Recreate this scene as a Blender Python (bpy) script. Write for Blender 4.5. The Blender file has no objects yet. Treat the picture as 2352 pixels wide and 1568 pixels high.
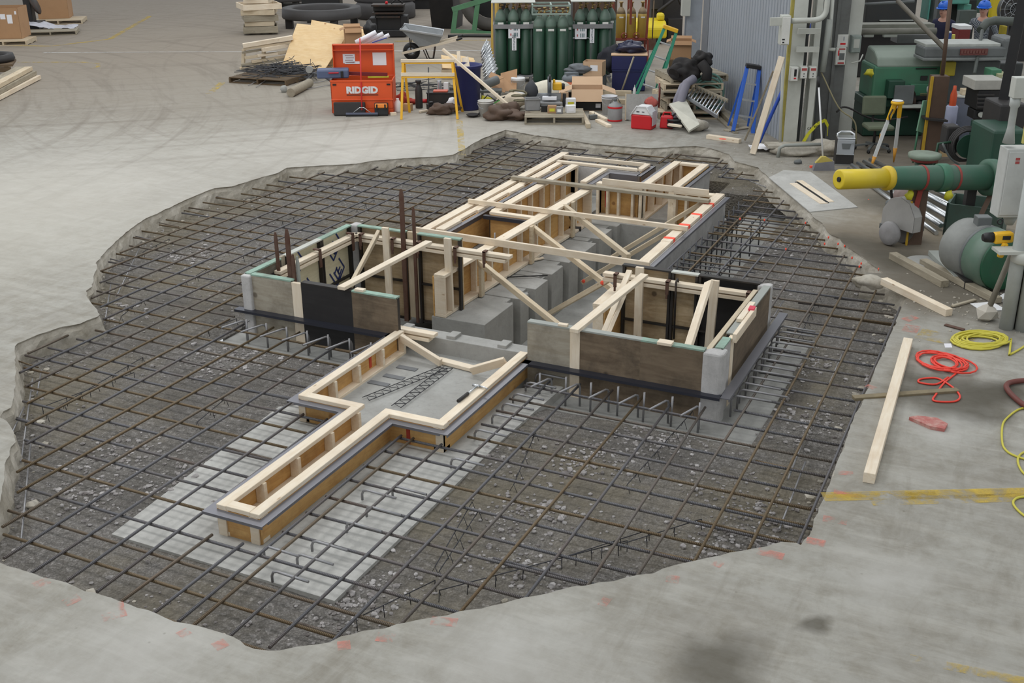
import bpy, bmesh, math, random
from mathutils import Vector as V, Matrix as Mx, noise
from mathutils.geometry import tessellate_polygon
random.seed(7)
R = random.random
def U(a, b): return a + (b - a) * random.random()
C = bpy.context.scene.collection
PI = math.pi
# ------------------------------------------------------------------ camera model (2352 x 1568)
F, YAW, PIT, ROL, CAMH = 2592.0, -.4433, .3914, -.0073, 4.35
FW = V((math.sin(YAW)*math.cos(PIT), math.cos(YAW)*math.cos(PIT), -math.sin(PIT)))
_r = V((math.cos(YAW), -math.sin(YAW), 0)); _u = _r.cross(FW)
RT = _r*math.cos(ROL) + _u*math.sin(ROL); UP = _u*math.cos(ROL) - _r*math.sin(ROL)
CAM = V((0, 0, CAMH))
FACE = -YAW                                   # rotation about z of a thing that faces the camera squarely
def ray(x, y): return FW + RT*((x-1176)/F) - UP*((y-784)/F)
def G(x, y, z=0.0):                           # where the line of sight of a measured point meets height z
    d = ray(x, y); return CAM + d*((z-CAMH)/d.z)
def D(x, y, dep):                             # measured point above the spot whose floor lies at distance dep
    d = ray(x, y); return CAM + d*((dep-CAMH*math.sin(PIT))/math.cos(PIT)/(d.x*math.sin(YAW)+d.y*math.cos(YAW)))
cam = bpy.data.cameras.new('camera'); co = bpy.data.objects.new('camera', cam); C.objects.link(co)
co.matrix_world = Mx(((RT.x, UP.x, -FW.x, 0), (RT.y, UP.y, -FW.y, 0), (RT.z, UP.z, -FW.z, CAMH), (0, 0, 0, 1)))
cam.sensor_width = 36; cam.lens = F/2352*36; cam.clip_end = 300
bpy.context.scene.camera = co
# ------------------------------------------------------------------ mesh builder
class B:
    def __init__(s): s.b = bmesh.new()
    def _xf(s, vs, M):
        for v in vs: v.co = M @ v.co
        return s
    def box(s, c, d, rot=(0, 0, 0), taper=1.0):
        vs = bmesh.ops.create_cube(s.b, size=1)['verts']
        from mathutils import Euler
        M = Mx.Translation(c) @ Euler(rot).to_matrix().to_4x4()
        for v in vs:
            k = taper if v.co.z > 0 else 1
            v.co = M @ V((v.co.x*d[0]*k, v.co.y*d[1]*k, v.co.z*d[2]))
        return s
    def b2(s, a, b): return s.box([(a[i]+b[i])/2 for i in range(3)], [abs(b[i]-a[i]) for i in range(3)])
    def beam(s, p, q, w, h, up=(0, 0, 1)):
        M, L = frame(p, q, up); vs = bmesh.ops.create_cube(s.b, size=1)['verts']
        for v in vs: v.co = M @ V(((v.co.x+.5)*L, v.co.y*w, v.co.z*h))
        return s
    def tube(s, pts, r, n=8, closed=False, cap=True, r2=None):
        pts = [V(p) for p in pts]; N = len(pts); rings = []; pn = None
        for i, p in enumerate(pts):
            a = pts[(i-1) % N] if (closed or i > 0) else p; c = pts[(i+1) % N] if (closed or i < N-1) else p
            t = (c-a).normalized()
            if pn is None:
                pn = t.cross(V((0, 0, 1)) if abs(t.z) < .9 else V((1, 0, 0))).normalized()
            pn = (pn - t*pn.dot(t)).normalized(); bn = t.cross(pn)
            rr = r if r2 is None else r+(r2-r)*i/max(1, N-1)
            rings.append([s.b.verts.new(p+(pn*math.cos(2*PI*k/n)+bn*math.sin(2*PI*k/n))*rr) for k in range(n)])
        for i in range(N if closed else N-1):
            a, c = rings[i], rings[(i+1) % N]
            for k in range(n): s.b.faces.new((a[k], a[(k+1) % n], c[(k+1) % n], c[k])).smooth = True
        if cap and not closed:
            s.b.faces.new(rings[0][::-1]); s.b.faces.new(rings[-1])
        return s
    def lathe(s, prof, n=20, c=(0, 0, 0), rot=None, cap=True):
        M = Mx.Translation(c) @ (rot.to_4x4() if rot else Mx.Identity(4)); rings = []
        for r, z in prof:
            rings.append([s.b.verts.new(M @ V((r*math.cos(2*PI*k/n), r*math.sin(2*PI*k/n), z))) for k in range(n)])
        for i in range(len(prof)-1):
            for k in range(n):
                s.b.faces.new((rings[i][k], rings[i][(k+1) % n], rings[i+1][(k+1) % n], rings[i+1][k])).smooth = True
        if cap:
            s.b.faces.new(rings[0][::-1]); s.b.faces.new(rings[-1])
        return s
    def prism(s, poly, h, M=None):             # polygon in local xy extruded along local z by h
        M = M or Mx.Identity(4)
        a = [s.b.verts.new(M @ V((p[0], p[1], 0))) for p in poly]; c = [s.b.verts.new(M @ V((p[0], p[1], h))) for p in poly]
        n = len(poly); s.b.faces.new(a[::-1]); s.b.faces.new(c)
        for i in range(n): s.b.faces.new((a[i], a[(i+1) % n], c[(i+1) % n], c[i]))
        return s
    def side(s, poly, x0, x1):                 # profile in (y, z) extruded along x
        return s.prism(poly, x1-x0, Mx(((0, 0, 1, x0), (1, 0, 0, 0), (0, 1, 0, 0), (0, 0, 0, 1))))
    def front(s, poly, y0, y1):                # profile in (x, z) extruded along y
        return s.prism(poly, y1-y0, Mx(((1, 0, 0, 0), (0, 0, 1, y0), (0, 1, 0, 0), (0, 0, 0, 1))))
    def ball(s, c, r, sub=2, jit=0.0, seed=0, rot=None):
        if not hasattr(r, '__len__'): r = (r, r, r)
        vs = bmesh.ops.create_icosphere(s.b, subdivisions=sub, radius=1)['verts']
        for v in vs:
            if sub > 1:
                for f in v.link_faces: f.smooth = True
            k = 1 + (jit*noise.noise(v.co*1.7+V((seed*3.1, seed*1.7, seed))) if jit else 0)
            p = V((v.co.x*r[0], v.co.y*r[1], v.co.z*r[2]))*k
            if rot: p = rot @ p
            v.co = p + V(c)
        return s
    def quad(s, *pts): s.b.faces.new([s.b.verts.new(p) for p in pts]); return s
    def grid(s, nx, ny, f):                    # f(u,v) -> point
        g = [[s.b.verts.new(f(i/nx, j/ny)) for j in range(ny+1)] for i in range(nx+1)]
        for i in range(nx):
            for j in range(ny): s.b.faces.new((g[i][j], g[i+1][j], g[i+1][j+1], g[i][j+1])).smooth = True
        return s
def frame(p, q, up=(0, 0, 1)):                 # x axis along p->q
    p, q = V(p), V(q); x = (q-p); L = x.length; x.normalize(); up = V(up)
    if abs(x.dot(up)) > .98: up = V((0, 1, 0))
    y = up.cross(x).normalized(); z = x.cross(y)
    return Mx(((x.x, y.x, z.x, p.x), (x.y, y.y, z.y, p.y), (x.z, y.z, z.z, p.z), (0, 0, 0, 1))), L
def smooth(pts, k=4):                          # Catmull-Rom through the points
    pts = [V(p) for p in pts]; P = [pts[0]*2-pts[1]]+pts+[pts[-1]*2-pts[-2]]; out = []
    for i in range(1, len(P)-2):
        for j in range(k):
            t = j/k; a, b, c, d = P[i-1:i+3]; out.append(.5*((2*b)+(c-a)*t+(2*a-5*b+4*c-d)*t*t+(3*b-a-3*c+d)*t**3))
    return out+[pts[-1]]
WM = {}
def tag(o, label=None, cat=None, group=None, kind=None):
    for k, v in (('label', label), ('category', cat), ('group', group), ('kind', kind)):
        if v: o[k] = v
    return o
def T(name, label, cat, loc, rz=0.0, group=None):       # Empty at the base of a thing
    o = bpy.data.objects.new(name, None); C.objects.link(o); o.empty_display_size = .1
    o.location = loc; o.rotation_euler = (0, 0, rz)
    WM[o.name] = Mx.Translation(loc) @ Mx.Rotation(rz, 4, 'Z')
    return tag(o, label, cat, group)
def O(name, m, mat, parent=None, label=None, cat=None, group=None, kind=None, bev=0, world=False, M=None, solid=0, loc=None, rz=0):
    """one mesh object; M = its matrix (in the parent's frame, or the world's when world=True)"""
    me = bpy.data.meshes.new(name)
    bmesh.ops.recalc_face_normals(m.b, faces=m.b.faces[:]); m.b.to_mesh(me); m.b.free()
    o = bpy.data.objects.new(name, me); C.objects.link(o); me.materials.append(mat)
    Mw = M or Mx.Identity(4)
    if loc is not None: Mw = Mx.Translation(loc) @ Mx.Rotation(rz, 4, 'Z')
    if parent is not None:
        o.parent = parent; pw = WM[parent.name]
        if world: loc_m = pw.inverted() @ Mw; WM[o.name] = Mw
        else: loc_m = Mw; WM[o.name] = pw @ Mw
        if world and M is None: me.transform(loc_m); loc_m = Mx.Identity(4); WM[o.name] = pw.copy()
        o.matrix_basis = loc_m
    else:
        if M is None and loc is None:          # put the origin at the base of the thing
            xs = [v.co for v in me.vertices]; c = V((sum(v.x for v in xs)/len(xs), sum(v.y for v in xs)/len(xs), min(v.z for v in xs)))
            me.transform(Mx.Translation(-c)); Mw = Mx.Translation(c)
        o.matrix_basis = Mw; WM[o.name] = Mw
    if bev:
        b = o.modifiers.new('b', 'BEVEL'); b.width = bev; b.segments = 1 if bev < .006 else 2; b.limit_method = 'ANGLE'
    if solid:
        b = o.modifiers.new('s', 'SOLIDIFY'); b.thickness = solid
    return tag(o, label, cat, group, kind)
def board(p, q, w, t, mat, parent=None, name='board', label=None, cat=None, group=None, up=(0, 0, 1), bev=.003):
    """a straight piece of lumber / bar from p to q in world space: w across, t thick"""
    M, L = frame(p, q, up); m = B(); m.box((L/2, 0, 0), (L, w, t))
    return O(name, m, mat, parent, label, cat, group, bev=bev, world=True, M=M)
def rod(p, q, r, mat, parent=None, name='rod', label=None, cat=None, group=None, n=8):
    M, L = frame(p, q); m = B(); m.tube([(0, 0, 0), (L, 0, 0)], r, n)
    return O(name, m, mat, parent, label, cat, group, world=True, M=M)
def dup(root, loc, rz, label=None, group=None):
    r = root.copy(); C.objects.link(r); r.location = loc; r.rotation_euler = (0, 0, rz)
    WM[r.name] = Mx.Translation(loc) @ Mx.Rotation(rz, 4, 'Z')
    if label: r['label'] = label
    if group: r['group'] = group
    def rec(a, b):
        for ch in KIDS(a):
            c = ch.copy(); C.objects.link(c); c.parent = b; WM[c.name] = WM[b.name] @ c.matrix_basis; rec(ch, c)
    rec(root, r); return r
def KIDS(o): return [c for c in bpy.data.objects if c.parent == o]
# ------------------------------------------------------------------ materials
class N:
    def __init__(s, name):
        s.m = bpy.data.materials.new(name); s.m.use_nodes = True; s.t = s.m.node_tree; s.t.nodes.clear()
        s.out = s.n('ShaderNodeOutputMaterial'); s.p = s.n('ShaderNodeBsdfPrincipled'); s.l(s.p.outputs[0], s.out.inputs[0])
        s.tc = None
    def n(s, t, **k):
        x = s.t.nodes.new(t)
        for a, b in k.items(): setattr(x, a, b)
        return x
    def l(s, a, b): s.t.links.new(a, b)
    def co(s, kind='Object', scale=(1, 1, 1), rnd=True):
        if s.tc is None: s.tc = s.n('ShaderNodeTexCoord')
        mp = s.n('ShaderNodeMapping'); s.l(s.tc.outputs[kind], mp.inputs[0]); mp.inputs[3].default_value = scale
        if rnd:
            oi = s.n('ShaderNodeObjectInfo'); mu = s.n('ShaderNodeMath', operation='MULTIPLY'); mu.inputs[1].default_value = 37.
            s.l(oi.outputs['Random'], mu.inputs[0]); s.l(mu.outputs[0], mp.inputs[1])
        return mp.outputs[0]
    def noise(s, co, sc, det=4, rough=.6, dist=0):
        x = s.n('ShaderNodeTexNoise'); s.l(co, x.inputs['Vector']); x.inputs['Scale'].default_value = sc
        x.inputs['Detail'].default_value = det; x.inputs['Roughness'].default_value = rough; x.inputs['Distortion'].default_value = dist
        return x.outputs['Fac']
    def vor(s, co, sc, feat='F1', out='Distance'):
        x = s.n('ShaderNodeTexVoronoi', feature=feat); s.l(co, x.inputs['Vector']); x.inputs['Scale'].default_value = sc
        return x.outputs[out]
    def ramp(s, f, *st):
        x = s.n('ShaderNodeValToRGB'); e = x.color_ramp.elements
        while len(e) < len(st): e.new(.5)
        for i, (p, c) in enumerate(st):
            e[i].position = p; e[i].color = (c, c, c, 1) if not hasattr(c, '__len__') else (*c, 1)
        s.l(f, x.inputs[0]); return x.outputs[0]
    def mix(s, f, a, b, mode='MIX'):
        x = s.n('ShaderNodeMix', data_type='RGBA', blend_type=mode)
        for i, v in ((0, f), (6, a), (7, b)):
            if hasattr(v, 'is_linked'): s.l(v, x.inputs[i])
            else: x.inputs[i].default_value = v if i == 0 else (*v, 1)
        return x.outputs[2]
    def math(s, op, a, b=None):
        x = s.n('ShaderNodeMath', operation=op)
        for i, v in ((0, a), (1, b)):
            if v is None: continue
            if hasattr(v, 'is_linked'): s.l(v, x.inputs[i])
            else: x.inputs[i].default_value = v
        return x.outputs[0]
    def rand(s):
        return s.n('ShaderNodeObjectInfo').outputs['Random']
    def bump(s, h, st=.3, d=.01):
        x = s.n('ShaderNodeBump'); x.inputs['Strength'].default_value = st; x.inputs['Distance'].default_value = d
        s.l(h, x.inputs['Height']); s.l(x.outputs[0], s.p.inputs['Normal'])
    def fin(s, col, rough=.6, metal=0, spec=None):
        for k, v in (('Base Color', col), ('Roughness', rough), ('Metallic', metal)):
            if hasattr(v, 'is_linked'): s.l(v, s.p.inputs[k])
            else: s.p.inputs[k].default_value = (*v, 1) if k == 'Base Color' else v
        if spec is not None: s.p.inputs['Specular IOR Level'].default_value = spec
        return s.m
def S(r, g, b):                                # sRGB 0-255 -> linear
    f = lambda c: (c/255/12.92) if c/255 <= .04045 else ((c/255+.055)/1.055)**2.4
    return (f(r), f(g), f(b))
_pc = {}
def paint(rgb, rough=.5, metal=0, dirt=.25, dcol=(70, 64, 56), sc=6, bump=0):
    """painted / plain surface with a little uneven grime"""
    key = (rgb, rough, metal, dirt, dcol, sc, bump)
    if key in _pc: return _pc[key]
    n = N('paint_%d_%d_%d' % rgb); co = n.co()
    f = n.ramp(n.noise(co, sc, 6, .65), (.42, 0.), (.75, 1.))
    col = n.mix(n.math('MULTIPLY', f, dirt), S(*rgb), S(*dcol))
    sh = n.mix(n.math('MULTIPLY', n.rand(), .25), col, tuple(.75*c for c in S(*rgb)))
    if bump: n.bump(n.noise(co, sc*6, 4), bump, .01)
    _pc[key] = n.fin(sh, rough, metal); return _pc[key]
def wood(name, a, b, dark=(120, 84, 48), knots=True, vary=.5, rough=.7):
    n = N(name); co = n.co(scale=(1, 9, 9)); co2 = n.co(scale=(1, 1, 1))
    g = n.noise(co, 3.2, 6, .62, .8)
    col = n.mix(n.ramp(g, (.3, 0.), (.72, 1.)), S(*a), S(*b))
    if knots:
        k = n.vor(n.co(scale=(1, 3.2, 3.2)), 2.6)
        col = n.mix(n.ramp(k, (.035, .85), (.085, 0.)), col, S(*dark))
    col = n.mix(n.math('MULTIPLY', n.ramp(n.noise(co2, 2.5, 5), (.45, 0.), (.8, 1.)), .35), col, S(*dark))
    col = n.mix(n.math('MULTIPLY', n.rand(), vary), col, tuple(.62*c for c in S(*a)))
    n.bump(g, .12, .004); return n.fin(col, rough)
def ply(name, a, b, dark, vary=.35, sc=2.2, amt=.6):
    n = N(name); co = n.co(scale=(1, 1, 1)); st = n.co(scale=(1, 1, 7))
    g = n.noise(st, 2.2, 6, .6, 1.6)
    col = n.mix(n.ramp(g, (.35, 0.), (.68, 1.)), S(*a), S(*b))
    k = n.vor(co, 3.2); col = n.mix(n.ramp(k, (.07, .9), (.12, 0.)), col, S(*dark))
    col = n.mix(n.math('MULTIPLY', n.ramp(n.noise(co, sc, 6, .7), (.45, 0.), (.72, 1.)), amt), col, S(*dark))
    col = n.mix(n.math('MULTIPLY', n.rand(), vary), col, tuple(.6*c for c in S(*a)))
    return n.fin(col, .65)
PINE = wood('pine', (242, 230, 210), (226, 207, 178), (168, 130, 90), vary=.3)
PINE2 = wood('pine_aged', (220, 206, 180), (196, 174, 142), (112, 90, 66), vary=.5)
GREYW = wood('weathered_wood', (176, 166, 146), (138, 128, 108), (70, 62, 50), vary=.5)
DARKW = wood('dark_wood', (112, 92, 66), (84, 68, 50), (44, 36, 28), vary=.5)
PLYW = ply('form_plywood', (218, 176, 112), (198, 150, 88), (128, 84, 44))
PLYC = ply('new_plywood', (232, 204, 158), (220, 186, 134), (168, 120, 74), vary=.1, amt=.15)
PANB = ply('panel_brown', (128, 112, 92), (104, 88, 70), (56, 48, 38), vary=.3, sc=3.2, amt=.75)
PANG = ply('panel_grey', (172, 165, 150), (154, 144, 126), (104, 94, 80), vary=.2, sc=3.2, amt=.7)
PANK = ply('panel_black', (42, 40, 40), (34, 32, 33), (24, 22, 22), vary=.1)
PANC = ply('panel_cream', (240, 232, 200), (226, 216, 182), (170, 154, 120), vary=.1, amt=.2)
PANT = ply('panel_tan', (204, 182, 148), (176, 150, 112), (88, 70, 52), vary=.3)
def steel(name, rgb, rough=.4, metal=.8, rust=.0, rcol=(110, 66, 36), sc=9):
    n = N(name); co = n.co(); f = n.ramp(n.noise(co, sc, 6, .7), (.45, 0.), (.7, 1.))
    col = n.mix(n.math('MULTIPLY', f, rust), S(*rgb), S(*rcol)); n.bump(n.noise(co, 40, 3), .08, .003)
    return n.fin(col, rough, metal)
ANGLE = steel('angle_steel', (120, 120, 126), .36, .5)
ALU = steel('aluminium', (205, 208, 210), .3, .9)
GALV = steel('galvanised', (178, 182, 186), .35, .8)
DSTEEL = steel('dark_steel', (58, 56, 54), .5, .6, .4)
RUSTY = steel('rusty_steel', (98, 74, 62), .7, .2, .7, (84, 46, 32))
def rebar_mat():
    n = N('rebar'); co = n.co(); r = n.rand()
    base = n.mix(n.ramp(r, (.35, 0.), (.75, 1.)), S(104, 104, 108), S(112, 96, 72))
    base = n.mix(n.ramp(n.noise(n.co(scale=(1, 1, 1)), 1.6, 5), (.48, 0.), (.78, .55)), base, S(118, 90, 60))
    w = n.n('ShaderNodeTexWave', bands_direction='X'); w.inputs['Scale'].default_value = 24; n.l(n.tc.outputs['Object'], w.inputs['Vector'])
    base = n.mix(n.math('MULTIPLY', w.outputs['Fac'], .25), base, S(70, 60, 52))
    n.bump(w.outputs['Fac'], .5, .004); return n.fin(base, .5, .35)
REBAR = rebar_mat()
RGREY = steel('rebar_grey', (150, 150, 152), .45, .5, .35, (110, 92, 76))
RDARK = steel('rebar_dark', (78, 80, 84), .5, .4, .3, (90, 66, 48))
WIRE = steel('wire_black', (62, 62, 66), .5, .5)
def conc(name, a, b, sc=1.5, bump=.25, rough=.85, streak=None):
    n = N(name); co = n.co(rnd=False)
    f = n.ramp(n.noise(co, sc, 8, .68, .3), (.36, 0.), (.68, 1.)); col = n.mix(f, S(*a), S(*b))
    col = n.mix(n.math('MULTIPLY', n.ramp(n.noise(co, sc*14, 4, .7), (.5, 0.), (.75, 1.)), .3), col, tuple(.6*c for c in S(*b)))
    n.bump(n.noise(co, 30, 6, .75), bump, .012); return n.fin(col, rough)
CONC = conc('concrete_cast', (168, 168, 164), (146, 145, 140))
CONCD = conc('concrete_dark', (168, 167, 163), (148, 147, 142))
MUD = conc('mud_slab', (190, 189, 184), (166, 165, 160), 2.2)
BROKEN = conc('concrete_broken', (196, 190, 178), (150, 142, 126), 3, .6)
CORNER = conc('grey_form_corner', (194, 192, 190), (168, 166, 164), 4, .15)
ANGLED = steel('angle_steel_dark', (66, 68, 78), .35, .55)
BLACK = paint((26, 26, 28), .5, 0, .15); DARK = paint((44, 42, 42), .6, 0, .3)
WHITE = paint((232, 232, 232), .5, 0, .12); PAPER = paint((240, 240, 244), .8, 0, .03)
RED = paint((204, 30, 38), .4, 0, .08); CARD = paint((178, 140, 104), .85, 0, .25, (140, 104, 72), 3)
CARDL = paint((204, 172, 140), .85, 0, .2, (170, 136, 100), 3)
YEL = paint((240, 186, 36), .5, 0, .15); LIME = paint((214, 206, 60), .5, 0, .2)
GREEN = paint((54, 112, 86), .5, 0, .6, (84, 84, 74), 3); GREEND = paint((38, 78, 58), .5, 0, .5, (50, 54, 48), 3)
CYLG = paint((38, 72, 54), .45, 0, .3, (56, 64, 58), 3); GREYP = paint((158, 162, 156), .6, 0, .3, (110, 106, 96), 2.5)
GREYL = paint((192, 194, 186), .6, 0, .3, (130, 126, 112), 3); NAVY = paint((36, 40, 92), .5, 0, .3, (40, 40, 54), 3)
ORANGE = paint((222, 84, 34), .45, 0, .12, (150, 60, 30)); ORSPRAY = paint((255, 96, 72), .8, 0, .1)
PLASTICG = paint((148, 148, 148), .5, 0, .3)
YPOST = paint((196, 158, 40), .6, 0, .45, (90, 76, 40), 4); BROWN = paint((92, 72, 58), .7, 0, .5, (58, 46, 40), 5)
MGREY = paint((104, 108, 108), .5, 0, .45, (66, 66, 62), 3)
# ================================================================== SETTING
OUT = [(0,1292),(36,1304),(99,1325),(153,1337),(194,1357),(255,1372),(339,1400),(400,1427),(451,1436),(512,1453),(553,1471),(563,1481),(584,1489),(617,1494),(642,1494),(681,1484),(732,1479),(757,1474),(783,1461),(834,1448),(885,1442),(910,1433),(961,1423),(1000,1416),(1079,1400),(1130,1390),(1181,1377),(1257,1362),(1283,1355),(1346,1344),(1410,1334),(1436,1325),(1500,1316),(1548,1298),(1591,1288),(1630,1280),(1675,1269),(1729,1260),(1757,1255),(1795,1244),(1829,1246),(1839,1251),(1859,1229),(1867,1206),(1880,1165),(1892,1147),(1910,1101),(1931,1043),(1948,992),(1961,959),(1977,933),(1994,891),(2017,831),(2043,775),(2075,700),(2083,686),(2070,664),(2046,655),(2036,649),(1984,640),(1990,625),(2032,628),(2024,622),(2002,607),(1988,594),(1962,577),(1939,561),(1926,545),(1907,538),(1898,528),(1889,512),(1870,500),(1860,488),(1766,408),(1740,384),(1686,370),(1675,354),(1631,340),(1597,335),(1495,340),(1444,337),(1359,330),(1300,320),(1220,309),(1161,298),(1104,320),(1082,332),(1072,339),(1041,355),(1008,359),(932,363),(855,369),(817,376),(702,382),(659,385),(638,397),(600,407),(533,428),(492,432),(456,446),(405,469),(367,487),(329,505),(300,525),(275,546),(244,576),(220,604),(224,612),(214,635),(212,658),(197,668),(201,684),(214,701),(229,722),(224,727),(201,735),(184,743),(143,750),(87,768),(41,788),(33,801),(37,852),(33,903),(25,936),(8,944),(0,958),(15,966),(31,992),(36,1015),(25,1026),(15,1056),(5,1128),(-2,1163),(-60,1230)]
W0 = [G(x, y).xy for x, y in OUT]
poly = []                                     # broken, slightly ragged edge
for i, a in enumerate(W0):
    b = W0[(i+1) % len(W0)]; L = (b-a).length; k = max(1, int(L/.07)); nrm = V((-(b-a).y, (b-a).x)).normalized()
    for j in range(k):
        p = a.lerp(b, j/k); am = .02 if j else .006
        poly.append(p + nrm*am*noise.noise(V((p.x*9, p.y*9, 3))))
NP = len(poly)
def inside(p, P=poly):
    c = False; j = len(P)-1
    for i in range(len(P)):
        if (P[i].y > p[1]) != (P[j].y > p[1]) and p[0] < (P[j].x-P[i].x)*(p[1]-P[i].y)/(P[j].y-P[i].y)+P[i].x: c = not c
        j = i
    return c
def edge_d(p): return min((q-V(p[:2])).length for q in poly)
def floor_mat():
    n = N('floor_concrete'); co = n.co(rnd=False)
    big = n.noise(co, .55, 8, .66, .6); fine = n.noise(co, 5, 8, .72, .2); vf = n.noise(co, 60, 4, .8)
    col = n.mix(n.ramp(big, (.34, 0.), (.68, 1.)), S(162, 160, 152), S(140, 136, 127))
    col = n.mix(n.math('MULTIPLY', n.ramp(fine, (.42, 0.), (.68, 1.)), .5), col, S(118, 111, 96))
    st = n.noise(n.co(scale=(.35, 2.2, 1), rnd=False), 3., 7, .7, .4); col = n.mix(n.math('MULTIPLY', n.ramp(st, (.46, 0.), (.7, 1.)), .4), col, S(186, 183, 174))
    st = n.noise(n.co(scale=(2., .5, 1), rnd=False), 1.6, 7, .7, .6); col = n.mix(n.math('MULTIPLY', n.ramp(st, (.5, 0.), (.72, 1.)), .45), col, S(112, 105, 90))
    wob = n.n('ShaderNodeVectorMath', operation='ADD'); nz = n.n('ShaderNodeTexNoise'); nz.inputs['Scale'].default_value = .7; nz.inputs['Detail'].default_value = 6
    n.l(co, nz.inputs['Vector']); sc = n.n('ShaderNodeVectorMath', operation='MULTIPLY_ADD'); n.l(nz.outputs['Color'], sc.inputs[0])
    sc.inputs[1].default_value = (1.5, 1.5, 0); sc.inputs[2].default_value = (-.75, -.75, 0); n.l(co, wob.inputs[0]); n.l(sc.outputs[0], wob.inputs[1])
    def blob(c, r0, r1, cc, amt):
        nonlocal col
        d = n.n('ShaderNodeVectorMath', operation='DISTANCE'); n.l(wob.outputs[0], d.inputs[0]); d.inputs[1].default_value = (c[0], c[1], 0)
        f = n.ramp(n.math('MULTIPLY', d.outputs['Value'], .9/r1), (r0*.9/r1, amt), (.9, 0.)); col = n.mix(f, col, S(*cc))
    blob((-24, 40), 17, 27, (138, 128, 116), .9)          # trafficked aisle, rubber and dust
    blob((-21, 24), 3, 11, (142, 132, 118), .8); blob((-13, 22), 2, 8, (150, 144, 132), .7)
    blob((-13.5, 12.5), 1, 5.5, (192, 188, 179), .55); blob((-10.5, 17), .5, 3.4, (200, 196, 188), .6)   # paler patches by the dig
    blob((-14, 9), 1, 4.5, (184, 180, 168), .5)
    blob((-1, 21), 2, 5, (104, 94, 80), .8); blob((-.9, 15.5), .5, 2.2, (132, 118, 96), .75); blob((.2, 13.5), .3, 1.9, (74, 68, 58), .85); blob(G(1955, 545), .3, 1.1, (112, 101, 84), .75); blob(G(2040, 590), .2, 1.0, (84, 76, 63), .8); blob(G(2000, 430), .3, 1.3, (130, 120, 102), .6); blob(G(2110, 660), .3, 1.1, (92, 84, 70), .75); blob(G(1930, 340), .3, 1.5, (122, 112, 96), .7)
    for x, y, r in ((2215, 900, .5), (2290, 905, .35), (1690, 1500, .3), (1860, 1440, .12), (2080, 460, .7), (2250, 960, .25), (1985, 560, .35), (2090, 600, .4)):
        p = G(x, y); blob(p, r*.5, r*1.3, (78, 73, 61), .75)
    for x, y, r in ((2200, 985, .45), (1250, 1480, .8), (300, 1500, .9), (2050, 1350, .5)):
        p = G(x, y); blob(p, 0, r, (186, 184, 178), .6)
    for c, s1, s2, lo, am in (((-27, 10), 3.4, 2.5, .52, .42), ((-6, 33), 4.2, 3.5, .55, .34), ((-30, 33), 3, 2, .52, .36)):      # tyre tracks swinging round
        sp = n.n('ShaderNodeSeparateXYZ'); sub = n.n('ShaderNodeVectorMath', operation='SUBTRACT'); n.l(co, sub.inputs[0]); sub.inputs[1].default_value = (c[0], c[1], 0); n.l(sub.outputs[0], sp.inputs[0])
        ln = n.n('ShaderNodeVectorMath', operation='LENGTH'); n.l(sub.outputs[0], ln.inputs[0])
        an = n.math('ARCTAN2', sp.outputs[1], sp.outputs[0]); cb = n.n('ShaderNodeCombineXYZ')
        n.l(n.math('MULTIPLY', ln.outputs['Value'], s1), cb.inputs[0]); n.l(n.math('MULTIPLY', an, s2), cb.inputs[1])
        f = n.ramp(n.noise(cb.outputs[0], 1., 5, .6), (lo, 0.), (lo+.18, am))
        d = n.n('ShaderNodeVectorMath', operation='DISTANCE'); n.l(co, d.inputs[0]); d.inputs[1].default_value = (-21, 24, 0)
        f = n.math('MULTIPLY', f, n.ramp(n.math('MULTIPLY', d.outputs['Value'], .03), (.30, 1.), (.48, .0))); col = n.mix(f, col, S(104, 94, 82))
    sp = n.vor(co, 7.); sp2 = n.ramp(sp, (.0, 1.), (.09, 0.)); gate = n.ramp(n.noise(co, .9, 3), (.5, 0.), (.62, .7)); col = n.mix(n.math('MULTIPLY', sp2, gate), col, S(92, 88, 74))
    n.bump(n.math('ADD', n.math('MULTIPLY', vf, .35), fine), .25, .01)
    return n.fin(col, n.ramp(fine, (.3, .7), (.7, .9)))
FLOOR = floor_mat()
outer = [V((-75, -8)), V((45, -8)), V((45, 95)), V((-75, 95))]
tri = tessellate_polygon([[V((p.x, p.y, 0)) for p in outer], [V((p.x, p.y, 0)) for p in poly]])
m = B(); vs = [m.b.verts.new((p.x, p.y, 0)) for p in outer+poly]
for t in tri:
    try: m.b.faces.new([vs[i] for i in t])
    except ValueError: pass
for f in m.b.faces:
    f.normal_update()
    if f.normal.z < 0: f.normal_flip()
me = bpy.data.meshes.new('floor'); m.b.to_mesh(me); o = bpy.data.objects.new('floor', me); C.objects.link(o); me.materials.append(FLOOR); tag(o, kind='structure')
# broken side of the slab
cx = sum(p.x for p in poly)/NP; cy = sum(p.y for p in poly)/NP; area = sum(poly[i].x*poly[(i+1) % NP].y-poly[(i+1) % NP].x*poly[i].y for i in range(NP)); sg = 1 if area > 0 else -1
m = B(); rings = []
for k, (z, off) in enumerate(((0, 0), (-.022, -.012), (-.07, .006), (-.13, .02), (-.19, .03), (-.3, .045))):
    rg = []
    for i, p in enumerate(poly):
        t = (poly[(i+2) % NP]-poly[i-2]).normalized(); nn = V((-t.y, t.x))*sg
        q = V((p.x*7, p.y*7, k*1.3)); d = off + (0 if k == 0 else .018*noise.noise(q)+.014*noise.noise(q*2.7))
        rg.append(m.b.verts.new((p.x+nn.x*d, p.y+nn.y*d, z)))
    rings.append(rg)
for a, b in zip(rings, rings[1:]):
    for i in range(NP): m.b.faces.new((a[i], a[(i+1) % NP], b[(i+1) % NP], b[i]))
O('slab_edge', m, BROKEN, kind='structure', M=Mx.Identity(4))
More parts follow.
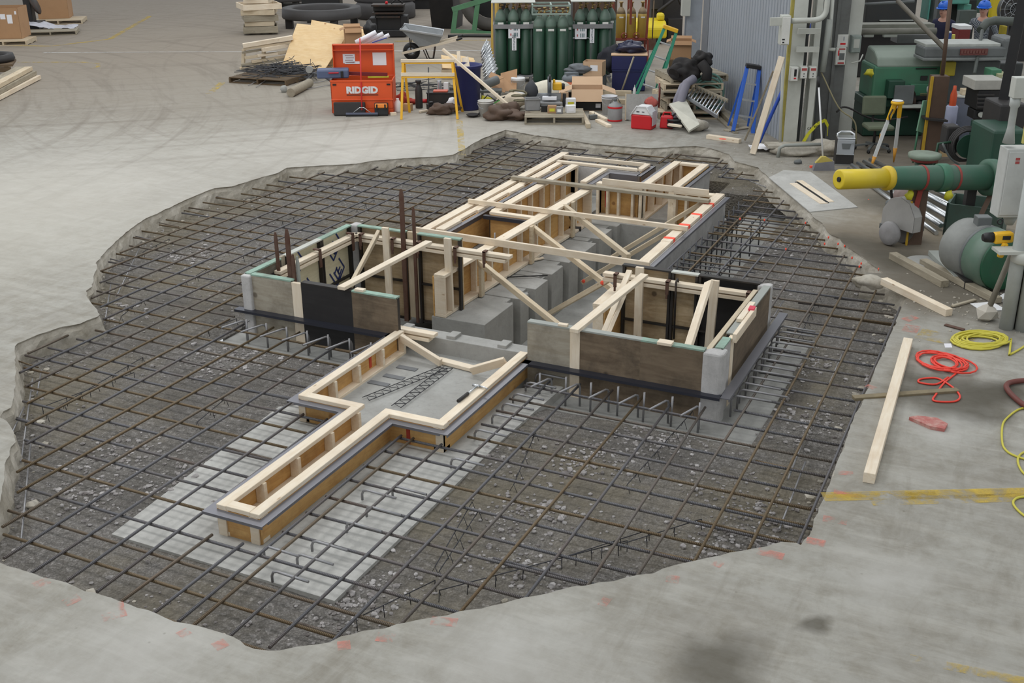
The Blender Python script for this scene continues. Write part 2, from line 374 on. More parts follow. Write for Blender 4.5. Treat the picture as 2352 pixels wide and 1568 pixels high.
# ------------------------------------------------------------------ soil in the dig
DEEP = [(-7.7, -5.7, 8.82, 11.5), (-4.25, -1.9, 8.8, 11.5), (-5.75, -4.2, 9.2, 11.5), (-7.72, -3.2, 11.2, 17.05), (-5.95, -4.45, 15.5, 17.75), (-5.85, -4.1, 9.3, 9.7)]
def soil_mat():
    n = N('gravel'); co = n.co(rnd=False)
    a = n.noise(co, 1.1, 8, .7, .4); col = n.mix(n.ramp(a, (.36, 0.), (.64, 1.)), S(134, 130, 125), S(108, 104, 98))
    v = n.vor(co, 34., out='Color'); sv = n.n('ShaderNodeSeparateColor'); n.l(v, sv.inputs[0])
    st = n.ramp(sv.outputs[0], (.6, 0.), (.97, .75)); col = n.mix(st, col, S(160, 156, 152))
    col = n.mix(n.ramp(n.vor(co, 70.), (.25, 0.), (.6, .5)), col, S(70, 66, 61))
    col = n.mix(n.ramp(n.noise(co, .5, 5), (.46, 0.), (.62, .75)), col, S(118, 110, 92))
    wet = n.ramp(n.noise(co, .8, 6, .6), (.5, 0.), (.66, .6)); col = n.mix(wet, col, S(78, 74, 69))
    n.bump(n.math('ADD', n.vor(co, 34.), n.noise(co, 25, 5)), .8, .02); return n.fin(col, .9)
SOIL = soil_mat()
def soil_z(x, y):
    d = min(max(a-x, x-b, c-y, y-e) for a, b, c, e in DEEP)   # falls away a little at the trench lips
    z = -.235 + .018*noise.noise(V((x*1.1, y*1.1, 0))) + .012*noise.noise(V((x*4, y*4, 5))) + .006*noise.noise(V((x*13, y*13, 9)))
    return z - .05*max(0, 1-d/.25)
m = B(); x0, y0, st = -11.6, 2.6, .06; nx, ny = int(12.6/st), int(18.2/st); vg = {}
def hole(x, y): return any(a < x < b and c < y < e for a, b, c, e in DEEP)
def gv(i, j):
    if (i, j) not in vg: x, y = x0+i*st, y0+j*st; vg[i, j] = m.b.verts.new((x, y, soil_z(x, y)))
    return vg[i, j]
for i in range(nx):
    for j in range(ny):
        if not hole(x0+(i+.5)*st, y0+(j+.5)*st): m.b.faces.new((gv(i, j), gv(i+1, j), gv(i+1, j+1), gv(i, j+1)))
for (i, j), v in list(vg.items()):            # skirts down the trench sides
    for di, dj in ((1, 0), (0, 1)):
        if (i+di, j+dj) in vg and len([f for f in v.link_faces]) < 4 and 0 < i < nx and 0 < j < ny and len(vg[i+di, j+dj].link_faces) < 4 and 0 < i+di < nx and 0 < j+dj < ny:
            w = vg[i+di, j+dj]; m.b.faces.new((v, w, m.b.verts.new((w.co.x, w.co.y, -1.25)), m.b.verts.new((v.co.x, v.co.y, -1.25))))
O('gravel_floor', m, SOIL, kind='structure', M=Mx.Identity(4))
# lean concrete under the forms
m = B(); q = [G(255, 1222, -.2), G(768, 1375, -.2), G(1160, 1000, -.2), G(1300, 880, -.2), G(640, 930, -.2)]
m.prism([(p.x, p.y) for p in q], .1, Mx.Translation((0, 0, -.316))); O('footing_slab', m, MUD, kind='structure', M=Mx.Identity(4))
m = B(); m.b2((-7.7, 8.55, -.5), (-5.8, 9.3, -.3)).b2((-4.16, 8.6, -.5), (-1.75, 9.3, -.3)).b2((-2.4, 9.3, -.5), (-1.75, 11.6, -.3)).b2((-7.4, 11.4, -.6), (-6.1, 17.0, -.46)).b2((-4, 11.5, -.8), (-3.2, 17.1, -.6))
m.b2((-5.95, 15.7, -.8), (-4.45, 17.7, -.5)).b2((-7.75, 9.2, -1.25), (-1.7, 17.2, -1.12))
O('footing_slab', m, CONC, kind='structure', M=Mx.Identity(4))
# existing stepped foundation in the middle of the dig
m = B(); ys = [10.93, 11.77, 12.2, 12.78, 13.34, 13.85, 14.5, 15.2, 15.6]
for i, (a, b) in enumerate(zip(ys, ys[1:])):
    xr = -5.53+.012*((i*7) % 3-1); z = -.495-.006*(i % 3)
    m.b2((-6.25, a, -1.14), (xr-.13, b+.002, z-.012)); m.b2((-6.25, a+.13*(1 if i else 0), -1.14), (xr, b-.05, z)); m.b2((-5.98, a+.02, z-.12), (xr-.1, a+.16, z-.05))
m.b2((-6.25, 15.5, -1.14), (-4.1, 15.95, -.5)); m.b2((-4.2, 12.2, -1.14), (-4.02, 15.9, -.35)).b2((-5.75, 9.36, -1.14), (-4.18, 9.55, -.03))
for x in (-5.75, -5.2, -4.62): m.b2((x, 9.38, -.05), (x+.1, 9.53, .005))
m.b2((-6.2, 11.4, -1.1), (-6.1, 13.6, -.47)); O('concrete_foundation', m, CONCD, kind='structure', bev=.006, M=Mx.Identity(4))
m = B(); m.b2((-5.68, 7.52, -.3), (-4.23, 9.37, -.205)).b2((-5.12, 5.7, -.3), (-4.77, 7.6, -.208)); O('footing_slab', m, CONC, kind='structure', M=Mx.Identity(4))
m = B()
for x, y in ((905, 865), (870, 880), (1000, 795), (935, 845)): p = G(x, y, -.2); m.box((p.x, p.y, -.2), (.22, .07, .006))
O('floor_marking_1', m, paint((120, 122, 124), .9, 0, .2), kind='structure', M=Mx.Identity(4))
# ------------------------------------------------------------------ paint and marks on the slab
def worn(name, rgb, lo, hi, sc=3.):
    n = N(name); co = n.co(rnd=False); n.fin(S(*rgb), .8)
    f = n.ramp(n.noise(co, sc, 8, .75, .3), (lo, 0.), (hi, 1.)); tr = n.n('ShaderNodeBsdfTransparent'); mx = n.n('ShaderNodeMixShader')
    n.l(f, mx.inputs[0]); n.l(tr.outputs[0], mx.inputs[1]); n.l(n.p.outputs[0], mx.inputs[2]); n.l(mx.outputs[0], n.out.inputs[0]); return n.m
WY, WYF = worn('worn_yellow', (204, 174, 70), .38, .7), worn('worn_yellow_faint', (206, 176, 70), .46, .7)
WO, WW = worn('worn_orange', (224, 136, 120), .44, .8, 6.), worn('worn_white', (206, 206, 204), .3, .5)
fm = [2]
def stripe(pts, w, mat):
    P3 = [G(*p) for p in pts]; m = B()
    for a, b in zip(P3, P3[1:]):
        k = max(1, int((b-a).length/1.5)); t = (b-a).normalized(); s = V((-t.y, t.x, 0))*w/2
        m.quad(a-s+V((0, 0, .003)), b-s+V((0, 0, .003)), b+s+V((0, 0, .003)), a+s+V((0, 0, .003)))
    O('floor_marking_%d' % fm[0], m, mat, kind='structure', M=Mx.Identity(4)); fm[0] += 1
stripe([(-20, 104), (119, 106), (252, 90), (345, 37)], .16, WY); stripe([(40, 143), (190, 143), (226, 146), (226, 153), (208, 158)], .1, WYF)
stripe([(905, 95), (1150, 92)], .14, WY); stripe([(100, 121), (1150, 116)], .06, WW); stripe([(480, 215), (510, 190)], .16, WYF)
stripe([(1890, 1141), (2360, 1130)], .13, WY); stripe([(2000, 1152), (2360, 1142)], .12, WYF); stripe([(2090, 1512), (2360, 1566)], .08, WYF); stripe([(1895, 1140), (2150, 1133)], .05, WY)
stripe([(1055, 275), (1062, 360)], .12, WYF); stripe([(2110, 765), (2230, 790)], .3, WYF)
for a, b, w in (((78,1346),(112,1332),.05),((148,1386),(183,1371),.05),((268,1394),(285,1390),.06),((412,1461),(435,1449),.05),((492,1487),(520,1474),.05),((865,1462),(905,1466),.05),((990,1425),(1050,1430),.05),((1530,1328),(1560,1332),.05),((1640,1290),(1660,1298),.05),((1740,1265),(1800,1279),.05),((1852,1240),(1895,1249),.05),((1890,1190),(1945,1199),.05),((1915,1128),(1980,1138),.05),((1925,1085),(1960,1088),.04),((2075,752),(2110,758),.12),((2080,728),(2100,735),.1),((1990,885),(2010,892),.04),((235,1420),(290,1405),.05),((775,1484),(805,1480),.05),((1380,1378),(1400,1384),.06)):
    stripe([a, b], w*1.8, WO)
m = B()
for x, y in ((1995,460),(1894,560),(1903,545),(1925,560),(1940,565),(1957,592),(1978,605),(1974,612),(2018,618),(1805,572),(1700,503),(1756,505),(1850,512)):
    p = G(x, y, -.01); m.ball((p.x, p.y, p.z), (.012, .02, .02), 1)
O('spray_mark', m, ORSPRAY, kind='stuff', M=Mx.Identity(4))
# new concrete pad with a timber lined slot, at the right rim
q = [G(*p) for p in ((1766, 409), (1860, 488), (1970, 477), (1862, 396), (1800, 392))]
m = B().prism([(p.x, p.y) for p in q], .012); O('trim_1', m, MUD, kind='structure', M=Mx.Identity(4))
t = T('slot_form', 'timber lined slot cast in the pale concrete pad at the right rim', 'form', G(1858, 445), 0)
a, b = G(1822, 423), G(1893, 470); a2, b2 = G(1836, 417), G(1908, 466)
h_ = V((0, 0, .016)); board(a+h_, b+h_, .12, .012, PINE, t, 'liner_board'); board(a2+h_, b2+h_, .1, .012, PINE, t, 'liner_board')
board(a.lerp(a2, .5)+h_*1.05, b.lerp(b2, .5)+h_*1.05, .05, .012, BLACK, t, 'slot')  # black strip stands in for the shade inside the slot
# ------------------------------------------------------------------ light
w = bpy.data.worlds.new('hall_light'); bpy.context.scene.world = w; w.use_nodes = True
w.node_tree.nodes['Background'].inputs[0].default_value = (.93, .97, 1.0, 1); w.node_tree.nodes['Background'].inputs[1].default_value = .68
def lamp(loc, sx, sy, e, col=(1, 1, 1)):
    l = bpy.data.lights.new('ceiling_light', 'AREA'); l.shape = 'RECTANGLE'; l.size = sx; l.size_y = sy; l.energy = e; l.color = col
    o = bpy.data.objects.new('ceiling_light', l); C.objects.link(o); o.location = loc; return o
for x in (-22, -12, -3):
    for y in (3, 14, 26, 40): lamp((x, y, 11.5), 5, 2.2, {-22: 225, -12: 370, -3: 200}[x]*(.75 if y > 30 else 1)*(.55 if x > -5 and y > 20 else 1))
sc = bpy.context.scene; sc.view_settings.view_transform = 'Standard'; sc.view_settings.look = 'None'; sc.view_settings.gamma = 1; sc.view_settings.use_curve_mapping = False; sc.view_settings.exposure = 0
# ================================================================== REINFORCEMENT
BLOCK = [(-5.83, -4.1, 7.42, 9.35), (-5.27, -4.64, 5.48, 7.5), (-7.76, -5.66, 9.04, 11.5), (-4.3, -2.14, 9.04, 11.38), (-7.4, -3.88, 11.4, 17.25), (-5.8, -4.62, 15.6, 17.75), (-5.8, -4.1, 9.2, 11.5)]
def blocked(x, y): return any(a < x < b and c < y < e for a, b, c, e in BLOCK)
def runs(f, s0, s1, mg):
    out = []; st = None; s = s0
    while s <= s1:
        x, y = f(s); ok = inside((x, y)) and not blocked(x, y)
        if ok and st is None: st = s
        if (not ok or s+.03 > s1) and st is not None:
            a, b = st, s
            while a < b and edge_d(f(a)) < mg(): a += .03
            while a < b and edge_d(f(b)) < mg(): b -= .03
            if b-a > .25: out.append((a, b))
            st = None
        s += .03
    return out
mat_t = T('rebar_mat', 'mat of rusty reinforcing bars crossing over the gravel all round the forms', 'rebar mat', (-5, 10, -.23))
LX = [-10.3, -10.0, -9.7, -9.39, -9.08, -8.78, -8.48, -8.17] if False else []
LX = [(-8.053-.305*k, .0) for k in range(1, 9)] + [(-8.053,-.0125),(-7.712,.002),(-7.44,-.0159),(-7.111,-.004),(-6.814,.0155),(-6.502,.0177),(-6.205,-.0055),(-5.848,.01),(-5.598,-.0099),(-5.34,-.02),(-5.018,.0189),(-4.75,.011),(-4.586,-.007),(-4.466,-.005),(-4.191,-.009),(-3.873,-.001),(-3.566,-.01),(-3.252,-.005),(-2.956,0),(-2.647,-.0125),(-2.329,-.02),(-2.041,.003),(-1.742,-.008),(-1.431,-.004)] + [(-1.431+.305*k, 0) for k in range(1, 5)]
CY = [4.863, 5.118, 5.425, 5.751, 6.056, 6.319, 6.621, 6.869, 7.155, 7.418, 7.684, 7.948, 8.249, 8.524, 8.85] + [8.85+.305*k for k in range(1, 34)] + [4.56, 4.25, 3.96, 3.65]
segs = []
for x7, sl in LX:
    f = lambda y, x7=x7, sl=sl: (x7+sl*(y-7), y)
    for a, b in runs(f, 2.9, 20, lambda: U(.03, .2)): segs.append(('long_bar', (*f(a), -.1), (*f(b), -.1)))
for y in CY:
    sl = U(-.006, .006); f = lambda x, y=y, sl=sl: (x, y+sl*(x+4))
    for a, b in runs(f, -11.4, .6, lambda: U(.0, .12)):
        segs.append(('cross_bar', (*f(a), -.122), (*f(b), -.122)))
        if R() < .45 and b-a > 2.5:           # lapped second bar near the end
            k = U(.5, 1.1); segs.append(('lap_bar', (f(b)[0]-k, f(b)[1]+U(.03, .09), -.15), (f(b)[0]-U(0, .1), f(b)[1]+U(.03, .09), -.15)))
for k in range(46):                           # drilled edge dowels
    i = int(U(0, NP)); p = poly[i]
    if p.y > 5.5 and p.x < -6:
        L = U(.3, .5); q = (p.x+L, p.y-.02)
        if inside(q): segs.append(('edge_dowel', (p.x+.02, p.y, -.13), (q[0], q[1], -.14)))
size = {}
for nm in ('long_bar', 'cross_bar', 'lap_bar', 'edge_dowel'):
    ss = sorted([s for s in segs if s[0] == nm], key=lambda s: -(V(s[2])-V(s[1])).length/((V(s[1])+V(s[2]))/2-CAM).length)
    for s in ss[:100]: rod(s[1], s[2], .012 if nm != 'edge_dowel' else .008, REBAR, mat_t, nm)
    if ss[100:]:
        m = B()
        for s in ss[100:]: m.tube([s[1], s[2]], .0105, 6)
        o = O(nm, m, REBAR, mat_t, world=True, kind='stuff')
# skewed loose bars in the far corners
for (a, b) in (((1330, 332), (1480, 400)), ((1560, 352), (1760, 430)), ((20, 1010), (55, 935)), ((75, 870), (48, 1060)), ((95, 850), (85, 905)), ((255, 650), (240, 745)), ((325, 560), (268, 680)), ((1810, 1100), (1880, 925)), ((1790, 1215), (1850, 1060)), ((1905, 880), (1945, 790)), ((1960, 770), (2000, 690)), ((1765, 745), (1800, 690)), ((70, 1020), (48, 1245))):
    rod(G(*a, -.16), G(*b, -.16), .008, RGREY, mat_t, 'edge_tie_bar')
# wire bolsters holding the mat up
def bolster(p, q, h=.07, gap=.2, lab='black wire bolster under the mat'):
    p, q = V(p), V(q); M, L = frame(p, q); m = B(); m.tube([(0, 0, h), (L, 0, h)], .004, 5); k = max(1, int(L/gap))
    for i in range(k+1):
        x = i*L/k; m.tube([(x-.02, -.035, 0), (x, 0, h), (x+.02, .035, 0)], .003, 4)
    return O('wire_bolster', m, WIRE, label=lab, cat='bar support', group='wire bolsters under the rebar mat', M=M)
for a, b in (((100,950),(310,870)),((110,965),(330,835)),((480,770),(545,745)),((455,985),(520,930)),((820,1440),(1000,1352)),((1010,1375),(1440,1260)),((1290,1300),(1490,1235)),((1440,1130),(1590,960)),((1000,1320),(1085,1170)),((1010,1330),(1100,1190)),((1180,1130),(1230,1010)),((1420,1270),(1610,1210)),((280,740),(330,700)),((430,660),(475,630)),((560,600),(610,580)),((650,520),(700,500)),((730,440),(800,430)),((560,470),(620,455)),((800,500),(860,470)),((940,415),(1010,395)),((1600,690),(1680,560)),((1840,780),(1880,690)),((640,705),(560,760)),((330,590),(390,560))):
    bolster(G(*a, -.2), G(*b, -.2))
# loose wire mesh strips lying on the T-shaped pour
def ladder_wire(p, q, w, lab):
    M, L = frame(p, q); m = B(); m.tube([(0, -w/2, .006), (L, -w/2, .006)], .004, 5); m.tube([(0, w/2, .006), (L, w/2, .006)], .004, 5); k = int(L/.09); pts = []
    for i in range(k): m.tube([(i*L/k, -w/2, .008), ((i+.5)*L/k, w/2, .008), ((i+1)*L/k, -w/2, .008)], .0035, 4)
    O('ladder_wire', m, WIRE, label=lab, cat='wire', M=M)
ladder_wire(G(840, 917, -.19), G(1020, 845, -.19), .1, 'left strip of black ladder wire lying on the grey slab of the T form')
ladder_wire(G(910, 935, -.19), G(1030, 845, -.19), .1, 'right strip of black ladder wire lying on the grey slab of the T form')
# ------------------------------------------------------------------ dowels sticking out of the pours
def hook(p, d, up=.3, L=.36, lab='', grp='', r=.0105):
    p, d = V(p), V(d).normalized(); m = B(); c = .05
    m.tube([p-V((0, 0, up)), p-V((0, 0, c)), p-V((0, 0, c*.3))+d*c*.3, p+d*c, p+d*L], r, 7)
    return O('hooked_dowel', m, RGREY, label=lab, cat='rebar dowel', group=grp)
for x, y in ((500,1212),(530,1198) if False else (622,1297),(680,1259),(714,1228),(794,1186),(840,1150),(900,1104),(873,1115) if False else (830,1112),(1035,1040),(1044,1022) if False else (1090,975),(1130,940),(1150,915),(1175,893),(1195,865),(1207,848) if False else (1225,846)):
    p = G(x, y, -.06); hook((max(p.x, -4.62) if p.y < 7.4 else max(p.x, -4.08), p.y, -.1), (1, -.04, 0), .1, .32, 'grey hooked dowel bar poking out of the right flank of the T form', 'hooked dowels along the T form')
for i in range(13): hook((-2.2+.02*(i % 2), 9.32+.158*i, -.06), (1, U(-.06, .06), 0), .22, U(.36, .46), 'grey hooked dowel bar reaching right from the side of the right pit form', 'hooked dowels beside the right pit')
for i in range(6): hook((-3.85+.29*i, 8.98, -.05), (-.32, -1, 0), .24, .3, 'pale dowel hooked forward in front of the right pit form', 'hooked dowels in front of the right pit')
for i in range(7): hook((-7.45+.27*i, 9.0, -.05), (-.3, -1, 0), .24, U(.3, .36), 'pale dowel hooked forward in front of the left pit form', 'hooked dowels in front of the left pit')
for x, y in ((1060, 523), (1045, 533)): hook((G(x, y, -.3).x-.12, G(x, y, -.3).y, -.3), (1, -.03, 0), .2, .42, 'grey hooked bar inside the slot behind the left pit', 'hooked bars behind the left pit')
def upright(p, z0, z1, lab, grp, r=.0105): rod((p[0], p[1], z0), (p[0]+.005, p[1], z1), r, RGREY, None, 'upright_dowel', lab, 'rebar dowel', grp)
for i in range(7): upright((-3.95+.26*i, 8.92+.02*(i % 2), 0), -.3, .0, 'short upright bar in the trench in front of the right pit', 'uprights before the right pit')
for i in range(7): upright((-7.4+.26*i, 8.95, 0), -.3, -.02, 'short upright bar in the trench in front of the left pit', 'uprights before the left pit')
for x, y in ((-3.62, 9.75), (-3.3, 9.62), (-3.16, 9.75), (-2.98, 9.95)): upright((x, y), -1.1, -.2+.15*(x > -3), 'dark upright bar standing inside the right pit', 'uprights inside the right pit')
upright((-6.42, 13.0), -.46, -.06, 'single upright bar in the slot behind the left pit', None)
# cage of bars beside the long right wall
ct = T('rebar_cage', 'cage of dark upright bars in the trench beside the long right wall form', 'rebar cage', (-3.7, 13.5, -.6))
for i in range(16): rod((-3.82, 11.75+.265*i, -.6), (-3.82, 11.75+.265*i, -.03), .0095, RDARK, ct, 'upright_bar'); i % 2 or rod((-3.45, 11.85+.265*i, -.6), (-3.45, 11.85+.265*i, -.09), .0095, RDARK, ct, 'upright_bar')
for z in (-.16, -.42):
    rod((-3.835, 11.6, z), (-3.835, 16.2, z), .0095, RDARK, ct, 'rail_bar'); rod((-3.465, 11.6, z), (-3.465, 16.2, z), .0095, RDARK, ct, 'rail_bar')
for i in range(12): rod((-3.85, 11.95+.36*i, -.14), (-2.9, 11.95+.36*i, -.14), .0095, REBAR, ct, 'tie_bar')
# ------------------------------------------------------------------ loose stones
def stones(spots, name, mat, lab):
    m = B()
    tmpl = bmesh.new(); bmesh.ops.create_icosphere(tmpl, subdivisions=1, radius=1); TV = [v.co.copy() for v in tmpl.verts]; TF = [[v.index for v in f.verts] for f in tmpl.faces]; tmpl.free()
    for x, y, z, r in spots:
        sx, sy, sz = r*U(.7, 1.3), r*U(.7, 1.3), r*U(.45, .8); a = U(0, 6.3); ca, sa = math.cos(a), math.sin(a); vs = []
        for v in TV:
            k = U(.8, 1.15); vx, vy = v.x*sx*k, v.y*sy*k; vs.append(m.b.verts.new((x+vx*ca-vy*sa, y+vx*sa+vy*ca, z+v.z*sz*k)))
        for f in TF: m.b.faces.new([vs[i] for i in f])
    O(name, m, mat, kind='stuff', label=lab, cat='stones', M=Mx.Identity(4))
sp = []; tries = 0
CL = [(570,800),(520,830),(640,790),(430,1100),(620,770),(1210,1190),(1270,1170),(1300,1080),(1350,1050),(1180,1330),(1250,1320),(560,1380),(620,1390),(480,1330),(1740,1170),(1690,1250),(430,590),(600,600),(1850,830),(1900,960),(1780,560),(1650,520),(820,1370),(250,1040),(310,720),(1840,1010),(1500,1000),(700,1400),(1160,1060),(180,1150)]
CLW = [G(x, y, -.23) for x, y in CL]
while len(sp) < 3400 and tries < 60000:
    tries += 1
    if R() < .5: c = random.choice(CLW); x, y = random.gauss(c.x, .22), random.gauss(c.y, .22)
    else: x, y = U(-11, .5), U(3, 18)
    if hole(x, y) or not inside((x, y)) or (-5.9 < x < -4 and 4.9 < y < 9.4 and R() < .96): continue
    dn = noise.noise(V((x*1.3, y*1.3, 7)))
    if dn < -.05 and R() < .8: continue
    r = min(.045, .008+abs(random.gauss(0, .009))); sp.append((x, y, soil_z(x, y)+r*.25, r))
STONE = N('stone'); _c = STONE.co(rnd=False); STONE = STONE.fin(STONE.mix(STONE.ramp(STONE.noise(_c, 9, 2), (.35, 0.), (.65, 1.)), S(188, 184, 182), S(124, 118, 115)), .9)
stones(sp, 'loose_stones', STONE, 'loose pale stones scattered over the gravel')
sp = []
for i in range(900):
    p = random.choice(poly); x, y = p.x+random.gauss(0, .16), p.y+random.gauss(0, .16)
    if inside((x, y)) and not hole(x, y) and R() < .5+.5*noise.noise(V((x*.8, y*.8, 2))): r = min(.07, .01+abs(random.gauss(0, .018))); sp.append((x, y, soil_z(x, y)+r*.2, r))
for i in range(260): c = random.choice([G(2290, 720), G(2240, 690), G(2200, 700), G(1800, 380)]); r = U(.004, .016); sp.append((random.gauss(c.x, .5), random.gauss(c.y, .5), r*.3, r))
sp = [s for s in sp if s[2] < -.1 or not inside(s)]
stones(sp, 'concrete_rubble', BROKEN, 'crumbs of broken concrete along the cut slab edge')
# ================================================================== FORMWORK
def PX(px, py, x): d = ray(px, py); return CAM + d*((x-CAM.x)/d.x)
def PY(px, py, y): d = ray(px, py); return CAM + d*((y-CAM.y)/d.y)
def ZA(py, p):                                # height seen at image row py above point p
    d = ray(*project(p)[:1], py); n = V((FW.x, FW.y, 0)); return (CAM + d*((V((p[0], p[1], 0))-CAM*1).xy.dot(n.xy)/d.xy.dot(n.xy))).z
def project(p):
    q = V(p)-CAM; z = q.dot(FW); return 1176+F*q.dot(RT)/z, 784-F*q.dot(UP)/z
def angle(par, p, q, out, leg=.075, drop=.024, mat=None):     # steel edge angle: flat leg outward, second leg turned down
    M, L = frame((*p, 0), (*q, 0)); s = 1 if (M.inverted().to_3x3() @ V((*out, 0))).y > 0 else -1
    m = B(); m.b2((0, 0, -.008), (L, s*leg, 0)).b2((0, s*(leg-.008), -drop), (L, s*leg, -.008))
    O('steel_angle', m, mat or ANGLE, par, world=True, M=M)
def plate(par, p, q, w=.089, z=.021, t=.038, mat=None, nm='top_plate'): board((*p, z), (*q, z), w, t, mat or PINE, par, nm)
def sheet(par, p, q, z0, z1, mat, nm='plywood_panel', t=.018): return board((*p, (z0+z1)/2), (*q, (z0+z1)/2), t, z1-z0, mat, par, nm, bev=0)
def studs(par, p, q, n, z0, z1, w=.14, ends=True, mat=None, jit=.03):
    p, q = V(p), V(q); d = (q-p).normalized()
    for i in range(n):
        s = (i+.5)/n if not ends else i/max(1, n-1); c = p.lerp(q, s)+d*(U(-jit, jit) if 0 < i < n-1 else (.02 if i == 0 else -.02))
        M = Mx(((d.x, -d.y, 0, c.x), (d.y, d.x, 0, c.y), (0, 0, 1, (z0+z1)/2), (0, 0, 0, 1))); m = B(); m.box((0, 0, 0), (.038, w, z1-z0))
        o = O('stud', m, mat or PINE, par, world=True, M=M, bev=.002)
# ---- T form in front
t = T('formwork', 'T-shaped timber form with steel edge angles in the middle of the foreground', 'formwork', (-4.95, 7.4, -.215))
xl, xr, hl, hr, yf, yn, yb, zb = -5.14, -4.745, -5.70, -4.21, 5.66, 7.5, 9.24, -.215
ol = [((xl,yf),(xl,yn)),((xl,yn),(hl,yn)),((hl,yn),(hl,yb)),((xr,yf),(xr,yn)),((xr,yn),(hr,yn)),((hr,yn),(hr,yb)),((xl,yf),(xr,yf))]
outs = [(-1,0),(0,-1),(-1,0),(1,0),(0,-1),(1,0),(0,-1)]
for i, ((p, q), o_) in enumerate(zip(ol, outs)):
    inn = (-o_[0], -o_[1]); sh = lambda a, k: (a[0]+inn[0]*k, a[1]+inn[1]*k)
    sheet(t, sh(p, .009), sh(q, .009), zb, .0, PLYW)
    e = .044 if o_[0] else 0
    a, b = sh(p, .045), sh(q, .045)
    if o_[1] and i != 6: a = (a[0]+(.09 if a[0] == xl else -.09), a[1])
    if i == 6: a, b = (a[0]+.09, a[1]), (b[0]-.09, b[1])
    if i in (0, 3): b = (b[0], b[1]+.09)
    if i in (2, 5): a = (a[0], a[1]+.005)
    plate(t, a, b, z=.021+.0007*i); plate(t, sh(p, .06), sh(q, .06), .089, zb+.019, nm='bottom_plate')
    L = (V(q)-V(p)).length; studs(t, sh(p, .062), sh(q, .062), max(2, int(L/.42)+1), zb+.038, .002, .085)
    ex = .075 if i in (0, 3, 6, 1, 4) else .0
    P, Q = V(p), V(q); dd = (Q-P).normalized()
    if i == 6: P -= dd*.075; Q += dd*.075
    if i in (0, 3): Q -= dd*.075
    if i in (1, 4): Q += dd*.0
    if i in (2, 5): P -= dd*.075
    angle(t, tuple(P), tuple(Q), o_)
for x, o_ in ((xl, 1), (xr, -1)):             # small end blocks
    m = B(); m.box((x+o_*.05, yf-.004, -.115), (.075, .016, .2)); O('corner_block', m, PINE, t, world=True)
for x in (hr-.04, hl+.04): m = B(); m.box((x, yn-.004, -.115), (.07, .016, .2)); O('corner_block', m, PINE, t, world=True)
for px, py, w_, h_ in ((1197-0, 768, .01, .0),): pass
m = B(); m.b2((-5.685, 8.66, -.16), (-5.676, 8.7, -.03)); O('paint_mark', m, paint((196, 74, 52), .9, 0, .2), t, world=True)
m = B(); m.box((-4.56, yn-.003, -.11), (.035, .008, .18)); O('paint_mark', m, paint((176, 66, 48), .9, 0, .3), t, world=True)
def brace(p, q, lab, mat=None, w=.089, th=.038, up=(0, 0, 1), cat='brace', nm='wooden_brace', grp=None): return board(p, q, w, th, mat or PINE, None, nm, lab, cat, grp, up=up)
brace(G(921, 775, .0), G(1013, 833, -.15), 'short brace sloping from the left plate into the T form', up=(1, 1, 0))
brace(G(1006, 826, -.18), G(1092, 848, -.18), 'short two by four lying across the slab inside the T form')
brace(G(1082, 851, -.15), G(1161, 829, -.0), 'short brace running up to the right plate of the T form', up=(-1, 1, 0))
# hammer on the right plate
t = T('hammer', 'claw hammer with dark grip lying on the right plate of the T form', 'hammer', G(1085, 903, .045))
a, b = G(1052, 921, .06), G(1097, 886, .06); rod(a.lerp(b, .0), a.lerp(b, .5), .016, DARK, t, 'grip'); rod(a.lerp(b, .45), b, .009, ALU, t, 'shaft')
d = (b-a).normalized(); s = V((-d.y, d.x, 0)); m = B(); m.tube([b-s*.02, b+s*.05], .014).tube([b-s*.02, b-s*.07, b-s*.11-d*.015], .012, r2=.005); O('head', m, ALU, t, world=True)
# ---- panel forms round the two pits
MINT = paint((146, 176, 160), .7, 0, .9, (112, 112, 102), 5)
FRAME = paint((40, 38, 36), .6, 0, .4, (70, 54, 44), 5)
LOGO = paint((52, 66, 122), .7, 0, .15)
def panel(par, p, q, inn, mat, z0=-.75, z1=.4, top=None, rails=3, logo=None):
    p, q = V(p), V(q); d = (q-p).normalized(); n = V(inn); L = (q-p).length
    o = sheet(par, tuple(p+n*.009), tuple(q+n*.009), z0, z1-.004, mat, 'panel')
    Mw = Mx(((d.x, n.x, 0, p.x), (d.y, n.y, 0, p.y), (0, 0, 1, 0), (0, 0, 0, 1))); m = B()
    for x in (.018, L-.018): m.b2((x-.014, .02, z0), (x+.014, .07, z1))
    for k in range(rails):
        z = z1-.15-(z1-.15-z0-.03)*k/(rails-1); m.b2((.03, .02, z-.01), (L-.03, .06, z+.01))
    O('panel_frame', m, FRAME, o, world=True, M=Mw)
    m = B(); m.b2((0, -.002, z1-.012), (L, .075, z1+.004)); O('top_rail', m, top or FRAME, o, world=True, M=Mw)
    if logo:
        for cx_, cz in logo:
            m = B(); s = .16; y0, y1 = .021, .024
            def st(a, b, w=.022): 
                a, b = V((a[0], 0, a[1])), V((b[0], 0, b[1])); m.beam((cx_+a.x*s, .0225, cz+a.z*s), (cx_+b.x*s, .0225, cz+b.z*s), .003, w, (0, .0, 1))
            for a, b in (((-1, .15), (-.1, -1.1)), ((-.1, -1.1), (1, .1)), ((1, .1), (.35, 1)), ((-.45, .1), (.1, -.65)), ((.1, -.65), (.62, .05)), ((-.05, .3), (.25, -.25)), ((-.3, .0), (.02, .4)), ((.1, -.05), (.45, .3))): st(a, b)
            O('printed_mark', m, LOGO, o, world=True, M=Mw)
def waler(par, p, q, z=.3, mat=None):
    for k, zz in enumerate((z, z-.055)): board((p[0], p[1], zz), (q[0]-(.06*k*(q[0]-p[0] > 1)), q[1], zz), .089, .038, mat or PINE, par, 'waler')
